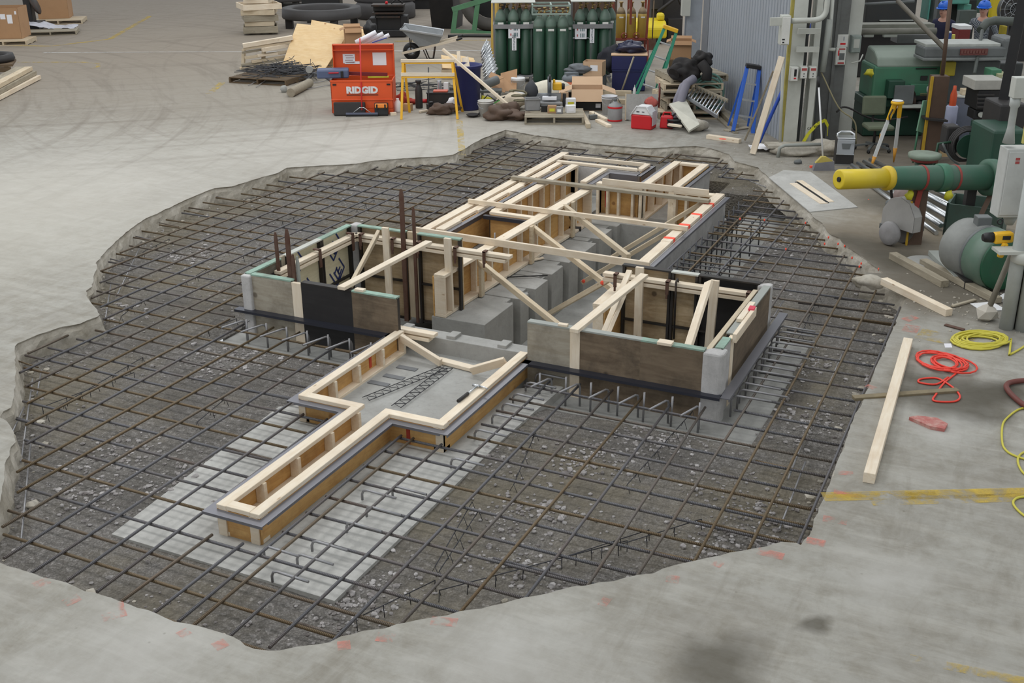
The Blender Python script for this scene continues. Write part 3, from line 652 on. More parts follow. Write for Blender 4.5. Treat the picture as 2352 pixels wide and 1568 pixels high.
def clamp(par, x, y, z=.28):
    m = B(); m.b2((x-.018, y-.06, z-.085), (x+.018, y-.048, z+.06)).b2((x-.02, y-.06, z+.05), (x+.02, y+.02, z+.065)).b2((x-.01, y-.066, z-.13), (x+.01, y-.05, z-.07)); O('clamp', m, RUSTY, par, world=True)
t = T('pit_formwork', 'left pit form of steel framed panels with a black panel at the front', 'formwork', (-6.6, 10.2, -.75))
FY, BY = 9.2, 11.3
for (a, b, mt, tp) in ((-7.48, -6.955, PANG, MINT), (-6.83, -6.2, PANK, FRAME), (-6.2, -5.665, PANB, MINT)): panel(t, (a, FY), (b, FY), (0, 1), mt, top=tp)
board((-6.893, FY+.02, .385), (-6.893, FY+.02, -.7), .122, .04, PINE, t, 'filler_board', up=(0, 1, 0))
for (a, b, mt, tp) in ((-7.42, -6.75, PANT, MINT), (-6.58, -6.0, PANT, MINT)): panel(t, (b, BY), (a, BY), (0, -1), mt, top=tp)
board((-6.66, BY-.02, .4), (-6.66, BY-.02, -.7), .15, .04, PINE2, t, 'filler_board', up=(0, 1, 0))
panel(t, (-7.57, FY+.02), (-7.57, 9.78), (1, 0), PANG, top=MINT)
panel(t, (-7.57, 9.9), (-7.57, 10.58), (1, 0), PANC, top=GREYL, logo=[(.2, .21), (.34, -.16), (.3, -.5)])
panel(t, (-7.57, 10.58), (-7.57, 11.22), (1, 0), PANC, top=MINT, logo=[(.3, .22), (.34, -.12), (.4, -.48)])
board((-7.555, 9.84, .4), (-7.555, 9.84, -.7), .04, .12, GREYW, t, 'filler_board', up=(0, 1, 0))
for x, y in ((-7.53, FY+.0), (-7.5, BY)):
    m = B(); m.prism([(-.06, -.06), (.06, -.06), (.06, .05), (.03, .08), (-.04, .08), (-.06, .05)], 1.13, Mx.Translation((x, y+.02, -.74))); O('corner_post', m, CORNER, t, bev=.02, world=True)
waler(t, (-7.42, 11.19), (-5.3, 11.16)); 
for k, zz in enumerate((.3, .245)): board((-7.43, 9.6, zz), (-7.43, 11.2, zz), .089, .038, PINE, t, 'waler')
waler(t, (-7.2, 9.33), (-5.28, 9.31), .02); waler(t, (-7.2, 9.33), (-5.34, 9.31), -.25)
for x in (-7.3, -6.85, -6.5, -6.0, -5.62): clamp(t, x, 11.15)
for y in (10.35, 11.05):
    m = B(); m.b2((-7.38, y-.02, .14), (-7.365, y+.02, .36)).b2((-7.46, y-.02, .345), (-7.37, y+.02, .36)); O('clamp', m, RUSTY, t, world=True)
angle(t, (-7.68, 9.2), (-5.665, 9.2), (0, -1), .09, .028, ANGLED)
# braces, posts and stakes of the left pit
brace(G(783, 662, .44), G(985, 556, .42), 'long pale brace across the top of the left pit form')
brace(G(806, 655, .38), G(868, 536, .5), 'grey leaning brace propped behind the long one in the left pit', PINE2, up=(0, 1, 0))
p = G(858, 536, .47); brace((p.x, 11.1, .47), (p.x+.02, 11.1, -.75), 'upright post fixed to the back waler of the left pit', up=(0, 1, 0), nm='wooden_post', cat='post')
p = G(1017, 553, .45); brace((p.x, 11.08, .45), (p.x, 11.1, -.45), 'upright pine post at the right end of the left pit waler', up=(0, 1, 0), nm='wooden_post', cat='post')
for px, yb_, y0, w_, tp, lab in ((632, 640, 9.62, .035, 533, 'thin red rusty stake at the front left of the left pit'), (658, 640, 9.33, .05, 526, 'tall rusty stake at the front left of the left pit'), (921, 600, 11.12, .055, 434, 'tallest rusty stake at the back of the left pit'), (949, 600, 11.13, .035, 475, 'thinner rusty stake at the back of the left pit'), (672, 645, 9.28, .035, 584, 'short rusty stake just behind the front panel of the left pit'), (682, 645, 9.31, .035, 588, 'short grey stake just behind the front panel of the left pit')):
    q = PY(px, tp, y0); m = B(); m.b2((q.x-w_/2, y0-.012, -.7), (q.x+w_/2, y0+.012, q.z-.08)).box((q.x, y0, q.z-.04), (w_, .024, .08), taper=.5)
    O('form_stake', m, RUSTY if 'grey' not in lab else GREYP, label=lab, cat='stake')
# ---- right pit
t = T('pit_formwork', 'right pit form of brown panels with a pale rounded corner post', 'formwork', (-3.2, 10.2, -.75))
FY, BY, RX = 9.16, 11.2, -2.3
for (a, b, mt) in ((-4.185, -3.74, PANG), (-3.64, -3.04, PANB), (-3.04, -2.44, PANB)): panel(t, (a, FY), (b, FY), (0, 1), mt, top=MINT if a > -3.1 else GREYP)
board((-3.69, FY+.015, .385), (-3.69, FY+.015, -.7), .1, .04, PINE, t, 'filler_board', up=(0, 1, 0))
for (a, b, mt, tp) in ((-3.94, -3.38, PANT, FRAME), (-3.38, -3.08, PANT, GREYL), (-3.08, -2.42, PANK, FRAME)): panel(t, (b, BY), (a, BY), (0, -1), mt, top=tp)
panel(t, (RX, 9.28), (RX, 9.55), (-1, 0), CORNER, top=MINT); panel(t, (RX, 9.66), (RX, 11.1), (-1, 0), PANB, top=GREYP)
board((RX-.015, 9.605, .39), (RX-.015, 9.605, -.7), .04, .1, PINE, t, 'filler_board', up=(0, 1, 0))
m = B(); m.prism([(-.1, -.06), (.06, -.06), (.09, -.03), (.09, .12), (-.02, .12), (-.1, .04)], 1.13, Mx.Translation((-2.35, 9.2, -.74))); O('corner_post', m, CORNER, t, bev=.025, world=True)
m = B(); m.prism([(-.1, -.08), (.04, -.08), (.04, .06), (-.02, .06), (-.1, .0)], 1.13, Mx.Translation((-2.34, 11.18, -.74))); O('corner_post', m, CORNER, t, bev=.02, world=True)
q1, q2 = G(1384, 630, .3), G(1742, 688, .3); waler(t, (q1.x, 11.06), (-2.42, 11.06), .3); clamp(t, -3.96, 11.02); clamp(t, -3.37, 11.02); clamp(t, -2.93, 11.02); clamp(t, -2.5, 11.02)
for k, zz in enumerate((.36, .3)): board((RX-.13, 9.25, zz), (RX-.13, 11.0, zz), .05, .038, PINE2, t, 'waler')
board((RX+.03, 9.55, .4), (RX+.03, 10.3, .41), .04, .089, PINE, t, 'outer_waler'); board((RX-.03, 9.95, .425), (RX-.03, 10.45, .43), .06, .038, PINE, t, 'outer_waler')
waler(t, (-4.4, 9.33), (-3.4, 9.33), -.12)
for y, z in ((10.5, .03), (10.2, -.12), (9.9, -.25), (10.7, -.3)):
    m = B(); m.b2((RX-.2, y-.04, z), (RX-.08, y+.04, z+.02)).b2((RX-.14, y-.03, z), (RX-.12, y+.03, z+.1)); O('clamp', m, GREYL, t, world=True)
angle(t, (-4.21, 9.16), (-2.25, 9.16), (0, -1), .09, .028, ANGLED); angle(t, (-2.255, 9.09), (-2.255, 11.45), (1, 0), .09, .028)
p = G(1455, 626, .45); brace((p.x, 11.0, .45), (p.x+.01, 11.0, -.8), 'upright post at the left of the back waler in the right pit', up=(0, 1, 0), nm='wooden_post', cat='post')
p = G(1640, 650, .45); brace((p.x, 10.86, .47), (p.x-.02, 10.8, -.8), 'upright post in the middle of the right pit', up=(0, 1, 0), nm='wooden_post', cat='post')
brace(G(1318, 760, .42), G(1480, 632, .42), 'long pale brace across the top left corner of the right pit')
brace(G(1446, 622, .5), PY(1386, 768, 9.9), 'thin brace leaning down behind the long one in the right pit', w=.06, up=(0, 1, 0))
brace(G(1628, 648, .5), PY(1580, 800, 9.5), 'steep brace leaning on the middle post of the right pit', up=(0, 1, 0))
brace(G(1433, 680, .25), PY(1395, 770, 9.7), 'short offcut brace low at the left of the right pit', w=.05, up=(0, 1, 0))
m = B(); a = PY(1553, 645, 10.98); m.tube([(a.x, 11.06, a.z-.03), (a.x, 11.02, a.z+.01), (a.x, 10.98, a.z-.02), (a.x+.01, 10.97, -.3)], .012); O('tie_rod', m, DSTEEL, label='black hooked rod hanging over the waler of the right pit', cat='rod')
m = B(); p = G(1727, 709, .45); m.box(p+V((0, 0, .0)), (.06, .1, .035), (0, 0, .1)); O('chalk_box', m, paint((214, 58, 84), .5, 0, .1), label='small pink red box on the right rim of the right pit form', cat='box', bev=.006)
m = B(); m.beam(G(1512, 784, .415), G(1545, 789, .415), .09, .025); O('wood_offcut', m, PINE, label='pale offcut on the front rim of the right pit form', cat='offcut')
m = B(); m.beam(G(1283, 744, .415), G(1304, 747, .415), .05, .02); O('wood_offcut', m, PINE, label='tiny offcut on the rim above the pale grey panel', cat='offcut')
m = B(); m.beam(G(817, 664, .415), G(837, 667, .415), .06, .025); O('wood_offcut', m, PINE, label='small offcut on the front rim of the left pit form', cat='offcut')
# small stub wall at the left of the right pit
t = T('wall_form', 'short pine stub wall form standing at the left side of the right pit', 'formwork', (-3.95, 10.4, -1.1))
p, q = G(1374, 698, .1), G(1432, 646, .1); plate(t, p.xy, q.xy, .13, .08); sheet(t, (p.x+.075, p.y), (q.x+.075, q.y), -.8, .06, PLYW); studs(t, p.xy, q.xy, 3, -.8, .06, .12); plate(t, p.xy, q.xy, .13, -.8, nm='bottom_plate')
# ---- centre wall and the walls behind
def stud_wall(lab, p, q, n, z0, z1, ply_side, w=.14, mat=PINE, loc=None, plym=PLYW, pw=None):
    P, Q = V(p), V(q); d = (Q-P).normalized(); nn = V((-d.y, d.x)); t = T('wall_form', lab, 'formwork', (*((P+Q)/2), z0))
    plate(t, p, q, pw or w, z1-.019, mat=mat); plate(t, p, q, w, z0+.019, mat=mat, nm='bottom_plate')
    o = nn*ply_side*(w/2+.009); sheet(t, tuple(P+o), tuple(Q+o), z0, z1-.03, plym); so = nn*ply_side*(w/2-.04); studs(t, tuple(P+so), tuple(Q+so), n, z0+.038, z1-.038, .075, mat=mat)
    for e_ in (P+d*.02, Q-d*.02): m = B(); m.box((e_.x, e_.y, (z0+z1)/2), (w-.01 if abs(d.y) > .5 else .038, .038 if abs(d.y) > .5 else w-.01, z1-z0-.08)); O('end_stud', m, mat, t, world=True, bev=.002)
    return t
t = stud_wall('long pine stud wall form down the middle of the dig, studs facing the deep pit', (-6.13, 10.93), (-6.0, 15.32), 11, -.49, .04, 1, .145)
for y in (11.78, 13.2, 14.55): 
    x = -6.13+.13*(y-10.93)/4.4+.1; m = B(); m.b2((x-.02, y-.045, -.49), (x+.02, y+.045, .035)); O('cleat', m, PINE2, t, world=True, bev=.003)
pass
t = stud_wall('outermost of the two long plates on the left of the rear form', (-7.19, 12.5), (-7.22, 17.35), 14, -.45, .045, 1, .13); sheet(t, (-7.11, 12.5), (-7.13, 16.7), -.45, .0, PLYW)
t = T('wall_form', 'long notched plate form just inside the outermost plate, with a dark steel lip', 'formwork', (-7.0, 14.6, -.46))
for k in range(8): y = 12.58+k*.51; plate(t, (-7.02-.018*(k % 2), y), (-7.02-.018*(k % 2), y+.51), .13-.03*(k % 2), .018)
sheet(t, (-6.965, 12.58), (-6.965, 16.65), -.45, 0, PLYW); m = B(); m.b2((-6.955, 12.6, -.1), (-6.945, 16.65, -.005)).b2((-6.955, 12.6, -.008), (-6.885, 16.65, 0)); O('steel_angle', m, ANGLE, t, world=True); studs(t, (-7.03, 12.6), (-7.03, 16.6), 9, -.42, 0, .1)
t = stud_wall('pine stud wall form behind the plywood box, studs facing right', (-6.74, 13.66), (-6.74, 16.62), 8, -.46, .04, 1, .125)
t = T('wall_form', 'low plywood box form with a steel lip between the centre and left walls', 'formwork', (-6.45, 13.6, -.46))
plate(t, (-6.78, 13.62), (-6.1, 13.6), .09, .02); sheet(t, (-6.76, 13.57), (-6.12, 13.56), -.46, .0, PLYW); angle(t, (-6.84, 13.56), (-6.14, 13.55), (0, -1), .06, .05, ANGLED); sheet(t, (-6.77, 13.57), (-6.77, 13.7), -.46, 0, PANK)
t = T('wall_form', 'narrow rear plate frame with a black steel lip in front of the far edge', 'formwork', (-5.7, 16.8, -.4))
plate(t, (-6.215, 15.66), (-6.215, 16.58), .1); plate(t, (-7.1, 16.73), (-5.7, 16.71), .09, .03); plate(t, (-7.15, 17.12), (-5.72, 17.12), .05, .02, .06); plate(t, (-5.68, 16.7), (-5.68, 17.12), .09, .03); sheet(t, (-7.1, 16.66), (-5.65, 16.66), -.4, .0, CORNER); sheet(t, (-5.65, 16.66), (-5.65, 17.15), -.4, 0, PLYW)
m = B(); m.b2((-6.17, 15.7, -.006), (-6.08, 16.46, 0)).b2((-6.12, 16.46, -.008), (-5.62, 16.62, 0)).b2((-6.1, 16.455, -.09), (-5.62, 16.463, 0)).b2((-5.64, 16.46, -.008), (-5.56, 17.17, 0)).b2((-5.568, 16.46, -.08), (-5.56, 17.17, 0)); O('steel_angle', m, ANGLE, t, world=True)
t = stud_wall('cross stud wall form at the back of the deep pit, facing the camera', (-6.0, 15.72), (-5.28, 15.72), 5, -.49, .04, 1, .13)
m = B(); m.b2((-5.9, 15.775, -.36), (-5.87, 15.79, -.03)); O('paint_mark', m, paint((190, 60, 52), .9, 0, .2), t, world=True)
t = T('wall_form', 'narrow three sided bay form at the far right of the rear', 'formwork', (-5.05, 16.7, -.5))
for p, q, ps in (((-5.3, 15.75), (-5.3, 17.5), 1), ((-5.23, 17.43), (-4.9, 17.43), 1), ((-4.84, 15.75), (-4.84, 17.5), -1)):
    plate(t, p, q, .12); P, Q = V(p), V(q); d = (Q-P).normalized(); o = V((-d.y, d.x))*ps*.07; sheet(t, tuple(P+o), tuple(Q+o), -.5, .0, PLYW); studs(t, p, q, 5 if ps != 1 or p[0] < -5.25 else 2, -.5, .0, .1); plate(t, p, q, .12, -.48, nm='bottom_plate')
angle(t, (-4.765, 15.9), (-4.765, 17.52), (1, 0)); angle(t, (-5.375, 15.9), (-5.375, 17.52), (-1, 0)); sheet(t, (-4.76, 15.8), (-4.76, 17.5), -.6, .0, CORNER, 'outer_panel')
t = T('wall_form', 'long right hand wall form with orange sprayed marks on its top plate', 'formwork', (-4.1, 14.1, -.6))
plate(t, (-4.115, 12.3), (-4.115, 13.25), .13); plate(t, (-4.12, 13.25), (-4.12, 15.8), .135, .026); plate(t, (-4.78, 15.72), (-4.19, 15.72), .13); sheet(t, (-4.04, 12.3), (-4.04, 15.8), -.6, .0, CORNER, 'outer_panel'); studs(t, (-4.12, 12.3), (-4.12, 15.75), 10, -.6, .0, .12); studs(t, (-4.78, 15.72), (-4.2, 15.72), 4, -.6, .0, .12)
sheet(t, (-4.76, 15.79), (-4.1, 15.79), -.6, 0, PLYW); angle(t, (-4.03, 12.35), (-4.03, 15.8), (1, 0), .06, .03)
for y in (13.4, 14.05, 14.6, 15.2): m = B(); m.b2((-4.19, y-.04, .0), (-4.05, y+.04, .047)); O('spray_mark', m, ORSPRAY, t, world=True)
# spreaders laid across the tops
sp_ = lambda a, b, z, lab, mat=None, w=.038, th=.089: board(G(*a, z), G(*b, z), w, th, mat or PINE, None, 'spreader_board', lab, 'board')
sp_((956, 529), (1492, 610), .085, 'nearest long spreader board across the rear form')
sp_((1076, 461), (1580, 525), .085, 'second long spreader board across the rear form', None, .045, .06)
sp_((1176, 407), (1630, 462), .085, 'weathered grey spreader board across the rear form', GREYW, .1, .045)
sp_((1384, 416), (1628, 443), .13, 'short bright spreader board lying furthest back on the rear form')
# diagonal props between the centre wall and the right wall
for a, xa, b, xb, lab in (((1101, 602), -6.02, (1288, 752), -4.6, 'nearest diagonal prop slanting from the centre wall into the deep pit'), ((1224, 522), -6.0, (1412, 668), -4.4, 'middle diagonal prop slanting from the centre wall into the deep pit'), ((1297, 474), -5.97, (1444, 590), -4.4, 'farthest diagonal prop slanting from the centre wall into the deep pit')):
    brace(PX(*a, xa), PX(*b, xb), lab, PINE2, up=(0, 0, 1), nm='diagonal_prop', cat='prop', w=.06, th=.07)
for a, xa, b, xb, lab in (((1614, 465), -4.22, (1400, 594), -5.4, 'upper thin prop running down left from the right wall plate'), ((1552, 523), -4.22, (1336, 649), -5.45, 'thin prop with an orange end running down from the right wall'), ((1402, 640), -4.1, (1247, 728), -5.45, 'thin prop with an orange spot beside the right pit')):
    brace(PX(*a, xa), PX(*b, xb), lab, PINE2, w=.04, th=.06, nm='diagonal_prop', cat='prop')
    if 'orange' in lab:
        k = .97 if 'end' in lab else .09; p = PX(*a, xa).lerp(PX(*b, xb), k); m = B(); m.ball(p+V((.0, -.035, .01)), (.03, .012, .03), 1); O('spray_mark', m, ORSPRAY, bpy.data.objects[[o.name for o in bpy.data.objects if o.get('label') == lab][0]], world=True)
# sledge hammer and bar on the stepped concrete
t = T('sledge_hammer', 'sledge hammer standing on its head on the stepped concrete', 'hammer', PX(1318, 525, -5.85))
p = G(1320, 525, -.46); m = B(); m.tube([p+V((-.09, -.02, 0)), p+V((.09, .03, 0))], .035, 8); O('head', m, DSTEEL, t, world=True); rod(p, PX(1305, 488, -5.95), .014, DARKW, t, 'handle')
board(G(1150, 637, -.48), G(1258, 632, -.48), .014, .014, BLACK, None, 'pry_bar', 'black pry bar lying on the stepped concrete', 'bar')
board(G(1225, 597, -.485), G(1248, 592, -.485), .04, .02, PINE, None, 'wood_offcut', 'small chip of pine on the stepped concrete', 'offcut')
# ================================================================== BACKGROUND, LEFT AND MIDDLE
def sc_(px, py): return (G(px, py)-CAM).dot(FW)/F
def FT(name, label, cat, px, py, rot=0, z=0, grp=None): return T(name, label, cat, G(px, py)+V((0, 0, z)), FACE+rot, grp)
def text(par, s, size, mat, M, ext=.002, bold=0, name='lettering', sx=1.0, fit=None):
    cu = bpy.data.curves.new('t', 'FONT'); cu.body = s; cu.size = size; cu.align_x = 'CENTER'; cu.align_y = 'CENTER'; cu.extrude = ext; cu.offset = bold; cu.resolution_u = 3
    ob = bpy.data.objects.new('t', cu); C.objects.link(ob); dg = bpy.context.evaluated_depsgraph_get(); me = bpy.data.meshes.new_from_object(ob.evaluated_get(dg)); bpy.data.objects.remove(ob)
    if fit:
        xs = [v.co.x for v in me.vertices]; ys = [v.co.y for v in me.vertices]; w, h = max(xs)-min(xs), max(ys)-min(ys)
        me.transform(Mx.Diagonal((fit[0]/w, fit[1]/h, 1, 1)) @ Mx.Translation((-(max(xs)+min(xs))/2, -(max(ys)+min(ys))/2, 0)))
    me.transform(Mx.Diagonal((sx, 1, 1, 1))); me.materials.clear(); me.materials.append(mat); o = bpy.data.objects.new(name, me); C.objects.link(o); o.parent = par; o.matrix_basis = M; WM[o.name] = WM[par.name] @ M; return o
UPR = Mx(((1, 0, 0, 0), (0, 0, -1, 0), (0, 1, 0, 0), (0, 0, 0, 1)))     # upright facing -y
def tm(x, y, z, a=0): return Mx.Translation((x, y, z)) @ Mx.Rotation(a, 4, 'Z') @ UPR
def part(name, par, mat, f, bev=0, kind=None, label=None): m = B(); f(m); return O(name, m, mat, par, label=label, bev=bev, kind=kind)
def single(name, label, cat, mat, f, px, py, rot=0, z=0, bev=0, grp=None):
    m = B(); f(m); return O(name, m, mat, None, label, cat, grp, bev=bev, loc=G(px, py)+V((0, 0, z)), rz=FACE+rot)
def pallet(label, px, py, rot, w=1.2, d=1.0, h=.13, mat=None, z=0, n=7, grp=None):
    mat = mat or GREYW; t = FT('pallet', label, 'pallet', px, py, rot, z, grp)
    for i in range(n): y = -d/2+d*(i+.5)/n; part('deck_board', t, mat, lambda m: m.box((0, y, h-.011), (w, d/n*.78, .022)))
    for x in (-w/2+.02, 0, w/2-.02): part('stringer', t, mat, lambda m: m.box((x, 0, h/2), (.04, d, h-.044)))
    for y in (-d/2+.05, 0, d/2-.05): part('bottom_board', t, mat, lambda m: m.box((0, y, .011), (w, .09, .022)))
    return t
def carton(label, px, py, rot, w, d, h, z=0, mat=None, open_=True, flap=.0, marks=(), black=0):
    t = FT('carton', label, 'box', px, py, rot, z); mat = mat or CARD; k = .006
    def body(m):
        m.b2((-w/2, -d/2, 0), (w/2, -d/2+k, h)).b2((-w/2, d/2-k, 0), (w/2, d/2, h)).b2((-w/2, -d/2, 0), (-w/2+k, d/2, h)).b2((w/2-k, -d/2, 0), (w/2, d/2, h)).b2((-w/2, -d/2, 0), (w/2, d/2, k))
        if not open_: m.b2((-w/2, -d/2, h-k), (w/2, d/2, h))
    bd = part('body', t, mat, body)
    if flap:
        for sx, sy in ((0, -1), (0, 1), (-1, 0), (1, 0)):
            L = w if sy else d; M = Mx.Translation((sx*w/2, sy*d/2, h)) @ Mx.Rotation(math.atan2(sy, sx), 4, 'Z'); a = (.9 if sy < 0 else -.5 if sy > 0 else .35)
            part('flap', t, mat, lambda m: m.quad(M @ V((0, -L/2, 0)), M @ V((flap*math.cos(a), -L/2, -flap*math.sin(a))), M @ V((flap*math.cos(a), L/2, -flap*math.sin(a))), M @ V((0, L/2, 0)))).modifiers.new('s', 'SOLIDIFY').thickness = .006
    for x, z0, ww, hh in marks: part('label', bd, PAPER, lambda m: m.box((x, -d/2-.002, z0), (ww, .003, hh)))
    if black: part('printed_band', bd, BLACK, lambda m: m.box((0, -d/2-.001, black/2+.01), (w-.02, .003, black)))
    return t
# ---- far left
pallet('pallet under the tall open carton at the far left', 20, 100, .1, 1.3, 1.0, .13, PINE2)
carton('tall open brown carton with white labels at the far left', 18, 96, .1, 1.1, .9, .85, .13, None, True, 0, ((.12, .62, .14, .14), (.3, .55, .14, .24), (.48, .72, .05, .09)))
pallet('pallet under the closed carton at the back left', 140, 52, .2, 1.5, 1.1, .13, PINE2)
carton('closed brown carton standing at the back left edge', 131, 49, .2, .95, .9, .78, .13, None, False)
pallet('empty weathered pallet between the two cartons', 120, 78, .25, 1.5, .9, .12, GREYW)
POLY = paint((190, 190, 198), .25, 0, .1)
single('plastic_sheet', 'crumpled clear plastic sheet on the pallets between the cartons', 'plastic sheet', POLY, lambda m: m.grid(22, 14, lambda u, v: V((-.65+1.5*u, -.5+v*.9, .13+.28*max(0, .6-u)+.09*noise.noise(V((u*4, v*4, 1)))+.03*noise.noise(V((u*11, v*11, 4)))))), 112, 72, .2)
t = FT('machine', 'dark machine standing between the cartons at the far left', 'machine', 80, 66, .1)
part('base', t, BLACK, lambda m: m.box((0, 0, .12), (.5, .8, .2)), .01); part('column', t, DARK, lambda m: m.box((-.1, .1, .6), (.22, .4, .9)), .02)
part('wheel', t, DSTEEL, lambda m: m.lathe([(.05, -.03), (.3, -.03), (.33, 0), (.3, .03), (.05, .03)], 20, (.15, -.1, .75), Mx.Rotation(1.2, 3, 'Y'))); part('arm', t, DARK, lambda m: m.beam((-.1, 0, 1), (.3, -.2, 1.2), .12, .14))
t = FT('crate', 'rough timber crate under the black ring at the left edge', 'crate', -8, 178, .3)
for z in (.08, .24): part('side_board', t, DARKW, lambda m: m.box((0, -.45, z), (.8, .04, .11)))
for x in (-.3, .3): part('leg', t, GREYW, lambda m: m.box((x, -.4, .15), (.09, .09, .3)))
part('deck', t, DARKW, lambda m: m.box((0, 0, .33), (.9, .95, .05)))
single('steel_ring', 'black steel ring lying on the crate at the left edge', 'ring', DARK, lambda m: m.lathe([(.38, 0), (.55, 0), (.58, .05), (.55, .16), (.42, .16), (.38, .1), (.38, 0)], 32, cap=False), -18, 176, 0, .36)
names = ('lowest', 'second lowest', 'third', 'fourth', 'fifth', 'sixth', 'seventh', 'topmost')
k = 0
for lay in range(3):
    for j in range(3 if lay < 2 else 2):
        a, b = G(84-j*15-lay*8, 183, 0), G(-70-j*24, 262, 0); o = V((0, 0, .06+.1*lay))
        board(a+o, b+o, .22, .09, (PINE, PINE2, GREYW)[(lay*2+j) % 3], None, 'lumber_board', 'pale board in the pile at the left edge, %s counted up from the floor' % names[k], 'board', 'boards piled at the left edge'); k += 1
# stack of timber frames
z = .05
for i, (w, d, h, r, mt) in enumerate(((1.02, .95, .2, .2, GREYW), (.86, .9, .14, .15, PINE2), (1.0, .95, .18, .3, GREYW), (.98, 1.0, .15, .1, PINE2), (1.15, 1.0, .17, .42, PINE), (.74, .6, .16, -.05, PINE), (.8, .7, .16, .25, PINE2), (.66, .7, .16, .0, PINE))):
    t = FT('timber_tray', 'shallow timber frame in the stack behind the lumber pile, %s from the floor' % names[i], 'frame', 600, 76, r, z, 'timber frames stacked at the back')
    for sy in (-1, 1): part('long_board', t, mt, lambda m: m.box((0, sy*d/2, h/2), (w, .04, h-.01)), .004)
    for sx in (-1, 1): part('end_board', t, mt, lambda m: m.box((sx*(w/2-.02), 0, h/2), (.04, d-.04, h-.01)), .004)
    for q in range(3): part('slat', t, mt, lambda m: m.box(((q-1)*w*.3, 0, .02), (.1, d-.05, .03)))
    z += h
# big rings and dark castings at the back
def ring(label, px, py, ro, ri, h, z0, mat, legs=True):
    t = FT('steel_ring', label, 'ring', px, py)
    part('ring', t, mat, lambda m: m.lathe([(ri, z0), (ro, z0), (ro+.02, z0+.04), (ro, z0+h), (ri+.03, z0+h), (ri, z0+h-.04), (ri, z0)], 48, cap=False))
    if legs:
        for q in range(4): a = q*PI/2+.5; part('leg', t, DARK, lambda m: m.box((math.cos(a)*(ro-.15), math.sin(a)*(ro-.15), z0/2), (.22, .22, z0)))
    return t
CAST = paint((66, 64, 64), .6, 0, .4, (44, 42, 40), 2)
ring('large dark cast ring lying behind the plywood sheets', 741, 60, 1.22, .9, .3, .28, CAST)
ring('dark cast ring with yellow showing through, at the back middle', 886, 36, 1.02, .72, .3, .5, CAST)
ring('dark disc casting in the far top left behind the timber frames', 662, 12, 1.05, .1, .3, .2, CAST)
single('casting_block', 'low dark casting under the ring with yellow inside', 'casting', CAST, lambda m: m.lathe([(.95, 0), (1.0, .05), (1.0, .42), (.9, .5)], 32), 886, 40)
pallet('dark pallet with a black casting, behind the large ring', 742, 30, 0, 1.4, 1.0, .2, GREYW); single('casting_block', 'black casting sitting on the dark pallet at the back', 'casting', BLACK, lambda m: m.box((0, 0, .3), (1.3, .8, .6)).box((.2, -.1, .62), (.5, .4, .1)), 742, 30, 0, .2, .02)
m = B(); a, b = G(671, 33, .08), G(708, 17, .08); m.tube([a, b], .075, 16, cap=False).tube([b, a], .066, 16, cap=False); O('pipe', m, paint((104, 196, 160), .5, 0, .15), label='mint green plastic pipe lying by the large ring', cat='pipe')
t = FT('casting_machine', 'dark machine base with chrome bars standing behind the toolbox', 'machine', 896, 83)
for c, d_ in (((0, 0, .12), (1.0, .7, .2)), ((0, .05, .42), (.8, .5, .45)), ((-.45, 0, .35), (.22, .5, .4)), ((.45, 0, .35), (.2, .5, .5))): part('block', t, BLACK, lambda m: m.box(c, d_), .02)
for z_, w_ in ((.68, .9), (.58, .7), (.9, .95)): part('rail', t, DSTEEL, lambda m: m.box((0, -.1, z_), (w_, .5, .05)), .005)
part('top_plate', t, DARK, lambda m: m.box((0, .1, .8), (.9, .45, .16)), .02); part('red_knob', t, RED, lambda m: m.ball((-.05, -.1, .96), .05, 1)); part('hose', t, BLACK, lambda m: m.tube([(.1, -.2, .95), (.25, -.1, 1.08), (.4, 0, .95), (.38, .1, .7)], .025))
t = FT('yellow_machine', 'yellow machine casing behind the dark ring at the top of the picture', 'machine', 905, 20)
part('casing', t, paint((222, 206, 50), .5, 0, .15), lambda m: m.box((0, .9, .9), (1.1, .8, .9)).box((-.75, 1.2, .6), (.3, .4, .4)), .05); part('foot', t, BLACK, lambda m: m.box((0, .9, .22), (1.0, .7, .44)))
t = FT('machine_bed', 'long green machine bed at the top middle', 'machine', 975, 22); part('bed', t, GREEND, lambda m: m.box((0, .6, .85), (1.5, 1, .9)), .03); part('skirt', t, MGREY, lambda m: m.box((0, .08, .42), (1.5, .04, .12))); part('bed_shadow', t, BLACK, lambda m: m.box((0, .6, .18), (1.4, .9, .36)))  # black block under the bed stands in for its shadow
single('skip_bin', 'black sloping bin left of the green frame', 'bin', BLACK, lambda m: m.side([(0, 0), (.9, 0), (1.2, 1.1), (-.35, 1.1)], -.55, .2), 1032, 66, -.2)
# green frame with a giant tyre
t = FT('tyre_stand', 'green steel frame holding a giant tyre behind the wheelbarrow', 'frame', 1088, 76, -.1); s = sc_(1088, 76)
def fp(x, y): return ((x-1088)*s, 0, (76-y)*s)
for nm, a, b, w_ in (('post', (1040, 76), (1049, 20), .12), ('bottom_rail', (1036, 72), (1160, 80), .14), ('top_rail', (1040, 24), (1150, -8), .13), ('middle_post', (1089, 72), (1099, 8), .11)): part(nm, t, paint((84, 132, 96), .5, 0, .3), lambda m: m.beam(fp(*a), fp(*b), .14, w_, (0, 1, 0)))
RUB = paint((96, 92, 88), .8, 0, .3); part('tyre', t, RUB, lambda m: m.lathe([(.62, -.3), (.85, -.34), (.95, -.2), (.98, 0), (.95, .2), (.85, .34), (.62, .3), (.6, 0), (.62, -.3)], 40, (.45, .75, .95), Mx.Rotation(PI/2-.15, 3, 'X'), cap=False)); part('tyre_core', t, BLACK, lambda m: m.lathe([(.6, -.05), (.6, .05)], 40, (.45, .8, .95), Mx.Rotation(PI/2, 3, 'X')))
